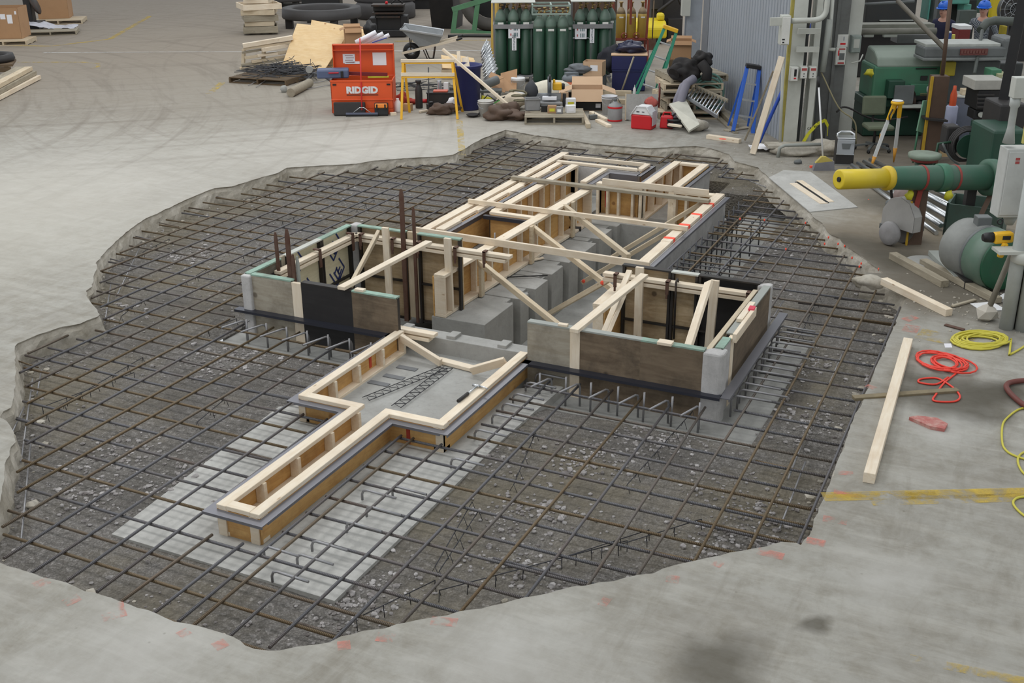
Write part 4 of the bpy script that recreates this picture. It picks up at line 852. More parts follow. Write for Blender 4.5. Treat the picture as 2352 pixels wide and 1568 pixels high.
single('hose', 'black hose lying on the floor in front of the green frame', 'hose', BLACK, lambda m: m.tube([(-.9, 0, .04), (-.3, .08, .04), (.3, 0, .04), (.9, .05, .04)], .045, 8), 1100, 86)
# wheelbarrow
t = FT('wheelbarrow', 'grey wheelbarrow with wooden handles standing behind the sawhorse', 'wheelbarrow', 946, 138); s = sc_(946, 138)
def wp(x, y, d=0): return V(((x-946)*s, d, (138-y)*s))
TRAY = paint((150, 154, 156), .5, 0, .25)
def tray(m):
    top = [wp(927, 66, -.32), wp(1018, 80, -.36), wp(1018, 76, .3), wp(932, 62, .3)]; bot = [wp(966, 105, -.2), wp(1006, 103, -.2), wp(1006, 101, .2), wp(966, 103, .2)]
    for i in range(4): m.quad(top[i], top[(i+1) % 4], bot[(i+1) % 4], bot[i])
    m.quad(*bot)
o = part('tray', t, TRAY, tray); o.modifiers.new('s', 'SOLIDIFY').thickness = .015
part('rim', t, paint((206, 210, 214), .4, 0, .1), lambda m: m.tube([wp(925, 66, -.34), wp(1019, 80, -.38), wp(1019, 75, .32), wp(930, 61, .32)], .028, 8, True))
wh = part('wheel', t, BLACK, lambda m: m.lathe([(.12, -.06), (.19, -.07), (.22, 0), (.19, .07), (.12, .06)], 24, wp(946, 118), Mx.Rotation(PI/2, 3, 'X'))); part('hub', wh, GALV, lambda m: m.lathe([(.11, -.075), (.04, -.08), (.04, .08), (.11, .075)], 16, wp(946, 118), Mx.Rotation(PI/2, 3, 'X')))
for d_ in (-.3, .26): hd = part('handle', t, PINE, lambda m: m.beam(wp(925, 121, d_*.45), wp(1052, 90, d_), .045, .06)); part('grip', hd, BLACK, lambda m: m.tube([wp(1050, 90.5, d_), wp(1064, 86, d_*1.02)], .028)); part('leg', t, DSTEEL, lambda m: m.tube([wp(975, 112, d_*.9), wp(985, 137, d_*.8), wp(995, 137, d_*.8), wp(1001, 105, d_*.9)], .015))
part('brace', t, DSTEEL, lambda m: m.tube([wp(946, 118, -.12), wp(944, 86, -.2)], .014).tube([wp(946, 118, .12), wp(944, 86, .2)], .014))
# ---- lumber pile and plywood
for i, (a, b, w_, h_, mt, lab) in enumerate((((558, 105), (672, 86), .14, .1, PINE, 'thick pale board on top of the lumber pile'), ((559, 112), (668, 97), .1, .06, PINE2, 'board just under the top of the lumber pile'), ((602, 115), (662, 104), .1, .09, PINE, 'short pale block near the top of the lumber pile'), ((556, 121), (640, 108), .09, .05, GREYW, 'thin grey board high in the lumber pile'), ((562, 133), (662, 118), .12, .06, PINE2, 'board in the middle of the lumber pile'), ((592, 128), (655, 121), .1, .05, PINE, 'short board in the middle of the lumber pile'), ((578, 142), (655, 130), .1, .06, PINE2, 'inner board low in the lumber pile'), ((554, 150), (658, 134), .14, .07, GREYW, 'grey board low in the lumber pile'), ((551, 157), (655, 145), .16, .05, PINE2, 'bottom board of the lumber pile'))):
    board(D(*a, 27.6), D(*b, 27.9), w_, h_, mt, None, 'lumber_board', lab, 'board', 'boards in the lumber pile')
for x in (560, 606): board(D(x, 113, 27.75), D(x-2, 160, 27.7), .09, .05, PINE2, None, 'lumber_post', 'upright stub at the %s of the lumber pile' % ('left end' if x == 560 else 'middle'), 'board', up=(0, 1, 0))
for i, (q, lab) in enumerate((([(682, 54, 28.3), (646, 154, 27.3), (740, 168, 26.9), (806, 66, 28.0)], 'new plywood sheet leaning on the lumber pile, knots showing'), ([(716, 47, 28.6), (700, 150, 27.7), (806, 172, 27.2), (850, 71, 28.3)], 'second plywood sheet leaning behind the first one'))):
    m = B(); m.quad(*[D(*p) for p in q]); o = O('plywood_sheet', m, PLYC, label=lab, cat='plywood'); o.modifiers.new('s', 'SOLIDIFY').thickness = .02
pallet('dark broken pallet under the heap of rebar offcuts', 618, 186, -.35, 1.5, 1.0, .13, DARKW)
m = B(); c = G(640, 180)
for i in range(150):
    a = random.gauss(.3, .45); L = U(.3, 1.0); x, y = max(-.6, min(.95, random.gauss(0, .45)+.2)), random.gauss(0, .35); z_ = U(.14, .34)*max(.3, 1-abs(x)/2); p = c+V((x*math.cos(FACE)-y*math.sin(FACE), x*math.sin(FACE)+y*math.cos(FACE), z_)); d_ = V((math.cos(FACE+a), math.sin(FACE+a), U(-.12, .12)))*L/2
    pts = [p-d_, p+d_]
    if R() < .3: pts.append(p+d_+V((U(-.2, .2), U(-.2, .2), U(-.1, .2))))
    pts = [V((q.x, q.y, max(.015, q.z))) for q in pts]; m.tube(pts, .008, 5)
O('rebar_offcuts', m, RDARK, kind='stuff', label='heap of dark rebar offcuts on the broken pallet', cat='scrap steel')
for i, (a, b) in enumerate((((570, 196), (650, 160)), ((588, 200), (660, 150)), ((690, 195), (780, 180)), ((700, 205), (770, 193)))): rod(G(*a, .02), G(*b, .1 if i < 2 else .03), .008, RGREY, None, 'rebar_offcut', ('long grey rod jutting out left of the rebar heap', 'long grey rod leaning across the rebar heap', 'grey rod on the floor right of the rebar heap', 'grey rod nearest the toolbox beside the rebar heap')[i], 'rod')
m = B(); a, b = G(668, 213, .09), G(711, 190, .09); m.tube([a, b], .095, 20); O('concrete_core', m, GREYW, label='grey cardboard tube lying in front of the rebar heap', cat='tube', bev=.004)
single('concrete_puck', 'pale round concrete disc on the rebar heap', 'disc', CONC, lambda m: m.lathe([(.08, -.05), (.085, 0), (.08, .05)], 18, (0, 0, .3), Mx.Rotation(PI/2, 3, 'X')), 713, 190)
single('concrete_lump', 'ragged pale lump at the end of the grey tube', 'lump', CONC, lambda m: m.ball((0, 0, .07), (.07, .06, .08), 2, .5, 3), 652, 212)
m = B(); c = G(745, 195)
m.tube(smooth([c+V((-.5+.11*i, .1*math.sin(i*1.4), .06+.2*max(0, math.sin(i*.55)))) for i in range(12)]), .03, 8); O('cable', m, paint((78, 80, 84), .6, 0, .2), label='thick grey cable looped left of the toolbox', cat='cable')
# ---- orange jobsite toolbox
OR = paint((226, 88, 38), .4, 0, .1, (160, 60, 30)); t = FT('toolbox', 'big open orange jobsite toolbox with white lettering on its front', 'toolbox', 834, 262); W, Dp, Hh = 1.22, .62, .66
def tb(m): m.b2((-W/2, 0, .02), (W/2, .02, Hh)).b2((-W/2, Dp-.02, .02), (W/2, Dp, Hh)).b2((-W/2, 0, .02), (-W/2+.02, Dp, Hh)).b2((W/2-.02, 0, .02), (W/2, Dp, Hh)).b2((-W/2, 0, .1), (W/2, Dp, .12))
BODY = part('body', t, OR, tb, .004); part('front_rib', BODY, OR, lambda m: m.b2((-W/2, -.014, .27), (W/2, .004, .295)), .004); part('front_rib', BODY, OR, lambda m: m.b2((-W/2-.005, -.012, Hh-.03), (W/2+.005, .01, Hh+.005)), .004)
for x in (-.5, .5): part('skid', t, OR, lambda m: m.box((x, Dp/2, .03), (.12, Dp, .06)))
LID = part('lid', t, OR, lambda m: m.b2((-W/2, Dp+.0, Hh), (W/2, Dp+.015, Hh+.62)).b2((-W/2, Dp-.1, Hh+.6), (W/2, Dp+.015, Hh+.62)).b2((-W/2, Dp-.09, Hh), (-W/2+.018, Dp, Hh+.62)).b2((W/2-.018, Dp-.09, Hh), (W/2, Dp, Hh+.62)).b2((-W/2, Dp-.1, Hh+.5), (W/2, Dp, Hh+.515)), .003)
for x, z_, w_, h_ in ((-.3, .33, .24, .18), (-.24, .25, .3, .05), (.31, .32, .27, .25)): part('sticker', LID, PAPER, lambda m: m.box((x, Dp-.004, Hh+z_), (w_, .004, h_)))
for k_ in range(4): part('sticker_print', LID, paint((150, 120, 120), .8, 0, .0), lambda m: m.box((-.3+.02*(k_ % 2), Dp-.007, Hh+.39-.045*k_), (.16, .002, .012)))
text(BODY, 'RIDGID', .2, WHITE, tm(.01, -.012, .475), .003, .012, fit=(.62, .14)); part('lettering', BODY, BLACK, lambda m: m.b2((-.3, -.006, .37), (.32, .0, .384)))
for x in (-.53, .53): part('latch', BODY, BLACK, lambda m: m.box((x, -.006, .58), (.07, .012, .03)))
part('tray', t, BLACK, lambda m: m.b2((-W/2+.03, .04, Hh-.12), (W/2-.03, Dp-.04, Hh-.1))); 
for nm, lab, cat, mt, a, b, w_, h_ in (('spirit_level', 'dark red spirit level lying across the open toolbox', 'level', paint((128, 40, 44), .5, 0, .1), (785, 168), (890, 171), .03, .07), ('tape_bar', 'yellow strip on the right rim of the open toolbox', 'level', LIME, (845, 177), (893, 176), .03, .035)): board(D(*a, 22.75), D(*b, 22.75), w_, h_, mt, None, nm, lab, cat, up=(0, 0, 1))
t2 = FT('power_tool_case', 'blue grey carrying case lying on the left rim of the toolbox', 'case', 770, 262, .1, .68); part('shell', t2, paint((82, 94, 124), .5, 0, .15), lambda m: m.box((.0, .2, .09), (.62, .32, .17)), .03); part('handle', t2, RED, lambda m: m.box((.02, .02, .12), (.2, .03, .02)), .005); part('latch', t2, BLACK, lambda m: m.box((.18, .03, .09), (.05, .03, .12)), .005)
for nm, lab, mt, px, w_, h_ in (('tool_case', 'black tool case leaning against the front of the toolbox', DARK, 804, .62, .26), ('tool_case', 'small orange and black case leaning on the toolbox at right', BLACK, 877, .27, .25)):
    t2 = FT(nm, lab, 'case', px, 265); part('shell', t2, mt, lambda m: m.box((0, 0, h_/2), (w_, .1, h_), (-.15, 0, 0)), .02)
    if w_ < .5: part('lid', t2, paint((236, 138, 50), .5, 0, .1), lambda m: m.box((0, -.03, h_*.78), (w_*.9, .1, h_*.35), (-.15, 0, 0)), .02); [part('strap', t2, BLACK, lambda m: m.box((x, -.075, h_*.72), (.03, .02, .1))) for x in (-.08, .08)]
t = FT('floor_squeegee', 'floor squeegee with a red handle standing against the toolbox', 'squeegee', 832, 267)
part('handle', t, paint((206, 40, 44), .4, 0, .1), lambda m: m.tube([(0, 0, .12), (-.03, .55, 1.42)], .013)); part('blade', t, BLACK, lambda m: m.box((0, -.02, .02), (.63, .02, .04))); part('blade_holder', t, paint((98, 104, 124), .5, .3, .2), lambda m: m.box((0, -.02, .055), (.63, .04, .035)), .004)
for s_ in (-1, 1): part('strut', t, ALU, lambda m: m.tube([(s_*.18, -.02, .07), (s_*.04, 0, .17), (0, 0, .17)], .008))
carton('open cardboard box standing behind the toolbox lid', 815, 160, .2, .4, .35, 1.0, 0, None, True, .12)
for i, (x, a, r_, lab) in enumerate(((842, .5, .05, 'lower white paper roll behind the toolbox lid'), (858, .55, .045, 'middle white paper roll behind the toolbox lid'), (872, .6, .04, 'upper white paper roll behind the toolbox lid'))): p = D(x-25, 98+2*i, 23.4+.1*i); q = D(x+22, 74+3*i, 23.5+.1*i); rod(p, q, r_, PAPER, None, 'paper_roll', lab, 'paper', n=12)
board(D(855, 98, 23.3), D(888, 87, 23.3), .02, .05, paint((60, 80, 160), .6, 0, .05), None, 'paper_box', 'blue and white long packet among the paper rolls', 'packet', up=(0, 1, 0))
single('bag', 'black bag behind the paper rolls', 'bag', BLACK, lambda m: m.ball((0, 0, .95), (.16, .15, .2), 3, .4, 2).box((0, 0, .4), (.2, .2, .8)), 856, 162)
single('cabinet', 'narrow pale cabinet edge right of the toolbox lid', 'cabinet', GREYL, lambda m: m.box((0, 0, .52), (.09, .4, .9)).box((0, 0, .05), (.12, .45, .1)), 901, 205, 0, 0, .01)
single('bottle', 'white jug on the floor at the right of the toolbox', 'bottle', WHITE, lambda m: m.lathe([(.07, 0), (.075, .03), (.075, .17), (.045, .22), (.03, .24), (.03, .27)], 14), 914, 257)
single('wood_offcut', 'pale wood block at the right foot of the toolbox', 'offcut', PINE, lambda m: m.box((0, 0, .025), (.12, .09, .05)), 903, 264, .3)
# ---- sawhorse, barrel
t = FT('sawhorse', 'yellow sawhorse with two timber rails right of the toolbox', 'sawhorse', 988, 274); s = sc_(988, 274)
def hp(x, y, d=0): return V(((x-988)*s, d, (274-y)*s*1.02))
SY = paint((242, 184, 44), .45, 0, .12)
part('top_rail', t, PINE, lambda m: m.beam(hp(924, 148, .22), hp(1046, 148, .22), .09, .05)); part('lower_rail', t, PINE, lambda m: m.beam(hp(924, 176, .12), hp(1046, 177, .12), .05, .06))
part('top_channel', t, SY, lambda m: m.beam(hp(925, 153, .22), hp(1045, 153, .22), .06, .03)); part('lower_channel', t, SY, lambda m: m.beam(hp(927, 182, .12), hp(1046, 183, .12), .05, .025))
for a, b in (((929, 152, .2), (922, 276, 0)), ((1041, 152, .2), (1051, 273, 0)), ((1043, 155, .24), (1059, 243, .75)), ((931, 155, .24), (934, 246, .72))): part('leg', t, SY, lambda m: m.beam(hp(*a), (hp(*b).x, b[2], 0.0), .045, .05, (0, 1, 0)))
BAR = paint((40, 46, 104), .5, 0, .2, (60, 66, 110)); t = FT('barrel', 'dark blue plastic barrel full of wood scraps', 'barrel', 1075, 250)
part('shell', t, BAR, lambda m: m.lathe([(.22, 0), (.24, .02), (.27, .82), (.295, .83), (.295, .88), (.26, .88), (.245, .3), (.2, .28)], 28)); part('rim', t, BAR, lambda m: m.tube([(.29*math.cos(a*PI/12), .29*math.sin(a*PI/12), .87) for a in range(24)], .018, 8, True))
for i, (a, b, w_, h_, lab) in enumerate((((1042, 138), (1088, 176), .09, .04, 'thick scrap board poking out of the blue barrel to the left'), ((1053, 118), (1056, 175), .07, .03, 'thin upright scrap in the blue barrel'), ((1068, 132), (1075, 178), .14, .02, 'broad plywood scrap in the blue barrel'), ((1084, 138), (1080, 178), .12, .02, 'plywood scrap at the right of the blue barrel'), ((1100, 160), (1078, 178), .05, .02, 'small scrap at the right rim of the blue barrel'))): p, q = D(*a, 23.0+.07*i), D(*b, 22.75+.04*i); board(p, q, w_, h_, PINE if i != 3 else PLYC, None, 'wood_scrap', lab, 'wood scrap', up=(.4, -1, 0))
board(D(1017, 113, 22.55), G(1196, 266, .03), .06, .05, PINE, None, 'long_board', 'long pale board leaning across the blue barrel down to the floor', 'board', up=(0, 0, 1))
for i, (q, lab) in enumerate((((1013, 128, 1040, 160), 'leftmost plywood offcut behind the sawhorse'), ((1030, 125, 1062, 158), 'middle plywood offcut behind the sawhorse'), ((1055, 130, 1088, 158), 'right plywood offcut behind the blue barrel'))): x0_, y0_, x1_, y1_ = q; m = B(); m.quad(D(x0_, y0_, 24.2+.1*i), D(x1_, y0_+6, 24.2+.1*i), D(x1_+2, y1_, 23.9+.1*i), D(x0_+3, y1_-2, 23.9+.1*i)); o = O('plywood_offcut', m, PLYC, label=lab, cat='plywood'); o.modifiers.new('s', 'SOLIDIFY').thickness = .03
t = FT('crate', 'low wooden crate behind the sawhorse under the plywood offcuts', 'crate', 1040, 178); 
for z_ in (.05, .17, .29): part('slat', t, PINE2, lambda m: m.box((0, -.2, z_), (.5, .03, .09)))
part('box', t, DARKW, lambda m: m.box((0, 0, .16), (.48, .4, .32)))
# clutter under and behind the sawhorse
clut = [('gas_bottle', 'dark grey steel bottle standing under the sawhorse', 'bottle', DARK, 963, 248, lambda m: m.lathe([(.07, 0), (.075, .02), (.075, .36), (.05, .44), (.04, .46), (.04, .5), (.06, .52), (.06, .56)], 16)),
 ('thermos', 'small silver and black flask behind the sawhorse', 'flask', GALV, 1010, 222, lambda m: m.lathe([(.05, 0), (.055, .02), (.055, .22), (.04, .27), (.045, .34)], 14)),
 ('tool_bin', 'long black tool bin under the sawhorse', 'bin', DARK, 1013, 236, lambda m: m.box((0, 0, .11), (.55, .25, .2)).box((0, 0, .22), (.58, .28, .02))),
 ('battery_pack', 'black battery pack with a red top under the sawhorse', 'battery', BLACK, 989, 252, lambda m: m.box((0, 0, .06), (.14, .1, .12)).box((.01, 0, .14), (.08, .08, .04))),
 ('red_can', 'small red can lying under the sawhorse', 'can', RED, 974, 236, lambda m: m.tube([(-.06, 0, .04), (.06, 0.02, .04)], .04, 12)),
 ('small_carton', 'small brown carton on the floor left of the sawhorse leg', 'box', CARD, 937, 254, lambda m: m.box((0, 0, .07), (.17, .12, .14))),
 ('paint_can', 'white box with red print behind the sawhorse', 'box', WHITE, 1026, 222, lambda m: m.box((0, 0, .15), (.1, .1, .3))),
 ('rag_heap', 'dark brown leather bag lying under the sawhorse', 'bag', BROWN, 1012, 262, lambda m: m.ball((0, 0, .08), (.24, .16, .13), 3, .5, 5).ball((.2, .1, .1), (.16, .12, .1), 3, .5, 8)),
 ('paper_scrap', 'crumpled white paper by the blue barrel', 'paper', PAPER, 1040, 243, lambda m: m.ball((0, 0, .07), (.13, .1, .09), 2, .6, 7)),
 ('red_rag', 'red rag lying between toolbox and sawhorse', 'rag', paint((168, 56, 44), .9, 0, .2), 923, 240, lambda m: m.ball((0, 0, .1), (.12, .1, .16), 3, .6, 4).ball((.2, 0, .05), (.18, .1, .06), 3, .5, 2)),
 ('wood_chip', 'pale wedge of wood under the sawhorse', 'offcut', PINE, 973, 258, lambda m: m.box((0, 0, .025), (.2, .06, .04), (0, 0, .5))),
 ('red_lid_tub', 'flat black tray with an orange lid under the sawhorse', 'tray', paint((206, 96, 70), .5, 0, .2), 1013, 236, lambda m: m.box((0, 0, .245), (.3, .2, .03)))]
for nm, lab, cat, mt, px, py, f in clut: single(nm, lab, cat, mt, f, px, py, U(-.4, .4), 0, .004)
m = B(); c = G(975, 205)
for i in range(60): a = random.gauss(.1, .5); L = U(.2, .6); x, y = random.gauss(0, .5), random.gauss(0, .3); p = c+V((x, y, U(.02, .12))); d_ = V((math.cos(FACE+a), math.sin(FACE+a), U(-.05, .05)))*L/2; m.tube([p-d_, p+d_], .007, 5)
O('steel_scrap', m, RDARK, kind='stuff', label='tangle of thin dark rods behind the sawhorse', cat='scrap steel')
rod(G(985, 262, 0), D(984, 155, 22.9), .012, BLACK, None, 'pole', 'thin black upright pole behind the sawhorse', 'pole')
m = B(); q = [D(1106, 121, 24.2), D(1119, 90, 24.4), D(1142, 158, 24.1), D(1113, 186, 23.9)]
def rib(u, v): p = q[0].lerp(q[1], v).lerp(q[3].lerp(q[2], v), u); return p+V((-.02, -.02, 0))*math.sin(u*2*PI*9)
m.grid(72, 2, rib); o = O('ribbed_sheet', m, ALU, label='shiny ribbed metal panel leaning beside the first gas cylinders', cat='panel'); o.modifiers.new('s', 'SOLIDIFY').thickness = .02
m = B(); m.tube([D(1106, 198, 22.9), D(1143, 183, 23.1)], .09, 16); O('rolled_mat', m, MGREY, label='grey roll lying in front of the ribbed panel', cat='roll', bev=.01)
for q, lab in ((((1128, 165, 24.0), (1158, 178, 23.8), (1140, 186, 23.5), (1122, 176, 23.6)), 'pale torn cardboard flap below the ribbed panel'), (((1150, 168, 24.6), (1188, 158, 24.5), (1186, 208, 24.0), (1150, 210, 24.0)), 'brown cardboard sheet against the first gas cylinders'), (((1128, 180, 24.2), (1152, 176, 24.2), (1160, 212, 23.6), (1130, 206, 23.6)), 'brown cardboard sheet beside the grey roll')):
    m = B(); m.quad(*[D(*p) for p in q]); o = O('cardboard_sheet', m, CARD, label=lab, cat='cardboard'); o.modifiers.new('s', 'SOLIDIFY').thickness = .01
# ---- gas cylinders
TAG = paint((232, 232, 226), .6, 0, .1); BRASS = steel('brass', (164, 140, 92), .4, .7, .3)
def make_cyl(label, grp, mat=None, shoulder=None, tag_=True):
    t = T('gas_cylinder', label, 'gas cylinder', (0, 0, 0), 0, grp)
    bd = part('body', t, mat or CYLG, lambda m: m.lathe([(.1, 0), (.126, .02), (.13, .06), (.13, 1.18)], 20)); part('shoulder', t, shoulder or paint((98, 122, 108), .5, 0, .4, (120, 118, 112)), lambda m: m.lathe([(.13, 1.18), (.127, 1.24), (.108, 1.33), (.06, 1.41), (.035, 1.44)], 20)); part('valve', t, BRASS, lambda m: m.lathe([(.035, 1.44), (.035, 1.49), (.018, 1.5), (.018, 1.55), (.04, 1.56), (.04, 1.59)], 10).box((.03, 0, 1.53), (.07, .03, .03)))
    if tag_: part('label', bd, TAG, lambda m: m.box((0, -.128, 1.14), (.13, .012, .05)).box((.0, -.132, 1.14), (.04, .012, .03)), .002)
    return t
proto = None; pos = ('front left', 'front middle', 'front right', 'rear left', 'rear middle', 'rear right')
def bank(px, py, sp, which, z0, depth_shift=0):
    global proto
    base = G(px, py); cs, sn = math.cos(FACE), math.sin(FACE)
    for i in range(6):
        x, y = (i % 3-1)*sp+(i//3)*sp*.5, .14+(i//3)*.25; p = base+V((x*cs-y*sn, x*sn+y*cs, z0)); lab = 'green gas cylinder in the %s rack, %s' % (which, pos[i])
        if proto is None: proto = make_cyl(lab, 'green gas cylinders'); t = proto; t.location = p; t.rotation_euler.z = FACE; WM[t.name] = Mx.Translation(p) @ Mx.Rotation(FACE, 4, 'Z')
        else: dup(proto, p, FACE, lab)
def rack(label, px, py, w, d, z0, band=None, top=None, cage=None, mat=None):
    mat = mat or paint((148, 148, 150), .5, .2, .3); t = FT('cylinder_rack', label, 'rack', px, py)
    part('base', t, mat, lambda m: m.b2((-w/2, 0, z0-.04), (w/2, d, z0)), .005)
    for x in (-w/2+.05, w/2-.05):
        for y in (.04, d-.04): part('foot', t, mat, lambda m: m.box((x, y, (z0-.04)/2), (.07, .07, z0-.04)))
    if band:
        for a, b in (((-w/2, 0), (w/2, 0)), ((w/2, 0), (w/2, d)), ((w/2, d), (-w/2, d)), ((-w/2, d), (-w/2, 0))): part('band', t, mat, lambda m: m.beam((*a, band), (*b, band), .03, .09))
        for x in (-w/2, w/2): part('post', t, mat, lambda m: m.box((x, d, band/2+.3), (.04, .04, band+.5)))
    if top: part('roof', t, GREYL, lambda m: m.b2((-w/2-.05, -.05, top), (w/2+.05, d+.05, top+.02)), .004)
    if cage:
        c = paint((150, 168, 158), .5, .2, .3)
        for z in (cage, cage+.18):
            for a, b in (((-w/2, 0), (w/2, 0)), ((w/2, 0), (w/2, d)), ((w/2, d), (-w/2, d)), ((-w/2, d), (-w/2, 0)), ((0, 0), (0, d))): part('cage_bar', t, c, lambda m: m.beam((*a, z), (*b, z), .035, .035))
        for x in (-w/2, 0, w/2):
            for y in (0, d): part('cage_post', t, c, lambda m: m.box((x, y, cage+.09), (.03, .03, .2)))
    return t
bank(1180, 190, .285, 'left', .16); rack('grey cylinder rack with a flat pale roof, the left of three', 1180, 190, .88, .62, .16, 1.24, 1.745)
bank(1265, 196, .262, 'middle', .06); rack('cylinder rack with an open pale cage on top, the middle of three', 1265, 196, .82, .62, .06, None, None, 1.54)
bank(1359, 190, .28, 'right', .16); rack('grey cylinder rack with a flat pale roof, the right of three', 1359, 190, .88, .62, .16, 1.24, 1.765)
def sign(label, px, py, dep, w, h, vert):
    p = D(px, py, dep); t = T('sign', label, 'sign', p, FACE); part('plate', t, PAPER, lambda m: m.box((0, 0, 0), (w, .006, h)))
    INK = paint((96, 110, 116), .7, 0, 0)
    if vert: part('print', t, INK, lambda m: [m.box((U(-.008, .008), -.004, h*.42-h*.84*k_/12), (.03, .002, .012)) for k_ in range(13)])
    else:
        for r in range(2): part('print', t, paint((70, 104, 110), .7, 0, 0), lambda m: [m.box((.0+.035*q_, -.004, .07-.13*r), (.018, .002, .085)) for q_ in range(3)]); part('mark', t, paint((190, 90, 90), .7, 0, 0), lambda m: m.box((-.075, -.004, .07-.13*r), (.025, .002, .05)))
    return t
dp = sc_(1180, 190)*F
sign('square white sign on the left bank of green cylinders', 1181, 73, dp-.0, .26, .28, False); sign('tall white strip sign on the left bank of green cylinders', 1181, 98, dp-.0, .1, .34, True)
sign('square white sign on the right bank of green cylinders', 1334, 75, sc_(1359, 190)*F+.0, .26, .28, False); sign('tall white strip sign on the right bank of green cylinders', 1360, 81, sc_(1359, 190)*F+.0, .1, .34, True)
rr = FT('cylinder_rack', 'rust red frame rack holding yellow gas cylinders', 'rack', 1445, 152); s = sc_(1445, 152); RF = paint((136, 62, 48), .6, 0, .35, (90, 50, 40), 4)
def q3(x, y, d=0): return V(((x-1445)*s, d, (152-y)*s*1.01))
for a, b in (((1405, 4), (1485, 4)), ((1405, 92), (1485, 92)), ((1405, 4), (1407, 92)), ((1485, 4), (1482, 92)), ((1445, 6), (1445, 60)), ((1485, 92), (1487, 152)), ((1406, 92), (1405, 152))): part('bar', rr, RF, lambda m: m.beam(q3(*a), q3(*b), .05, .06, (0, 1, 0))); part('bar', rr, RF, lambda m: m.beam(q3(*a, .6), q3(*b, .6), .05, .05, (0, 1, 0)))
part('shelf', rr, RF, lambda m: m.b2(q3(1405, 96, 0), q3(1485, 92, .6)))
for x in (1431, 1459): part('ring', rr, RF, lambda m: m.lathe([(.06, -.02), (.08, 0), (.06, .02)], 12, q3(x, 84, -.03), Mx.Rotation(PI/2, 3, 'X'), cap=False))
AC = paint((176, 146, 62), .5, 0, .3, (130, 110, 70)); yc = None
for i, x in enumerate((1425, 1449, 1474)):
    p = WM[rr.name] @ q3(x, 94, .22); lab = 'yellow gas cylinder in the red rack, %s' % ('left', 'middle', 'right')[i]
    if yc is None:
        yc = T('gas_cylinder', lab, 'gas cylinder', p, FACE, 'yellow gas cylinders'); bd = part('body', yc, AC, lambda m: m.lathe([(.1, 0), (.115, .02), (.115, .52), (.11, .6)], 18)); part('shoulder', yc, paint((150, 132, 104), .6, 0, .3), lambda m: m.lathe([(.11, .6), (.09, .68), (.05, .74), (.03, .76)], 18)); part('valve', yc, BRASS, lambda m: m.lathe([(.03, .76), (.03, .84), (.05, .85), (.05, .88)], 10)); part('label', bd, TAG, lambda m: m.box((0, -.112, .52), (.1, .01, .035)))
    else: dup(yc, p, FACE, lab)
HS = GALV
def cart():
    t = FT('hand_truck', 'thin grey tubular cart frame standing before the gas cylinders', 'hand truck', 1306, 190); s = sc_(1306, 190)
    for d_ in (0, .22): part('handle_frame', t, HS, lambda m: m.tube([((1251-1306+7*d_*5)*s, d_, .05), ((1250-1306+7*d_*5)*s, d_, (190-97)*s), ((1253-1306+7*d_*5)*s, d_, (190-90)*s), ((1350-1306+7*d_*5)*s, d_, (190-90)*s), ((1356-1306+7*d_*5)*s, d_, (190-97)*s), ((1356-1306+7*d_*5)*s, d_, .05)], .014, 6))
    part('toe_plate', t, MGREY, lambda m: m.b2((-.45, -.05, .03), (.45, .3, .05)))
cart()
# ---- coolers
def cooler(label, px, py, rot, k=1., mat=None):
    t = FT('cooler', label, 'cooler', px, py, rot); w, d, h = .36*k, .27*k, .24*k
    part('tub', t, mat or RED, lambda m: m.box((0, 0, h/2), (w, d, h)), .025); part('lid', t, WHITE, lambda m: m.front([(-w/2, h), (w/2, h), (w/2-.02, h+.03*k), (w/2-.09*k, h+.13*k), (-w/2+.09*k, h+.13*k), (-w/2+.02, h+.03*k)], -d/2, d/2), .012)
    part('end_panel', t, paint((206, 208, 212), .5, 0, .1), lambda m: m.box((w/2, 0, h*.75), (.012, d*.8, h*1.0)), .005); part('handle', t, WHITE, lambda m: m.tube([(-w/2-.01, -d/2-.01, h*.9), (-w/2+.1*k, -d/2-.012, h+.14*k), (w/2-.1*k, -d/2-.012, h+.14*k), (w/2+.01, -d/2-.01, h*.9)], .011, 6)); part('marking', t, paint((90, 90, 96), .6, 0, 0), lambda m: m.box((-.06*k, -d/2-.004, h+.05*k), (.05*k, .004, .02*k)).box((.03*k, -d/2-.004, h+.05*k), (.04*k, .004, .015*k)))
cooler('red and white cooler standing at the front right of the clutter', 1478, 294, -.45, 1.12); cooler('red and white cooler behind the chop saw and cartons', 1282, 190, -.3, 1.15)
# ---- buckets, vacuum, cans
def bucket(label, px, py, r, h, mat, lid=False, band=None, rot=0):
    t = FT('bucket', label, 'bucket', px, py, rot); part('shell', t, mat, lambda m: m.lathe([(r*.88, 0), (r, h*.97), (r*1.05, h*.97), (r*1.05, h), (r*.95, h), (r*.82, .03)] if not lid else [(r*.88, 0), (r, h*.9), (r*1.03, h*.9), (r*1.03, h*.94)], 24)); part('rim', t, mat, lambda m: m.tube([(r*1.02*math.cos(a*PI/12), r*1.02*math.sin(a*PI/12), h*.88) for a in range(24)], .008, 6, True))
    if lid: part('lid', t, WHITE, lambda m: m.lathe([(r*1.06, h*.92), (r*1.08, h*.95), (r*1.05, h), (r*.9, h*1.01)], 24))
    if band: part('band', t, band, lambda m: m.lathe([(r*1.0, h*.72), (r*1.02, h*.73), (r*1.02, h*.82), (r*1.0, h*.83)], 24, cap=False))
    part('bail', t, GALV, lambda m: m.tube([(r*math.cos(a*PI/10)*1.05, -r*.6*math.sin(a*PI/10)-r*.3, h*.86-h*.35*math.sin(a*PI/10)) for a in range(11)], .004, 5)); return t
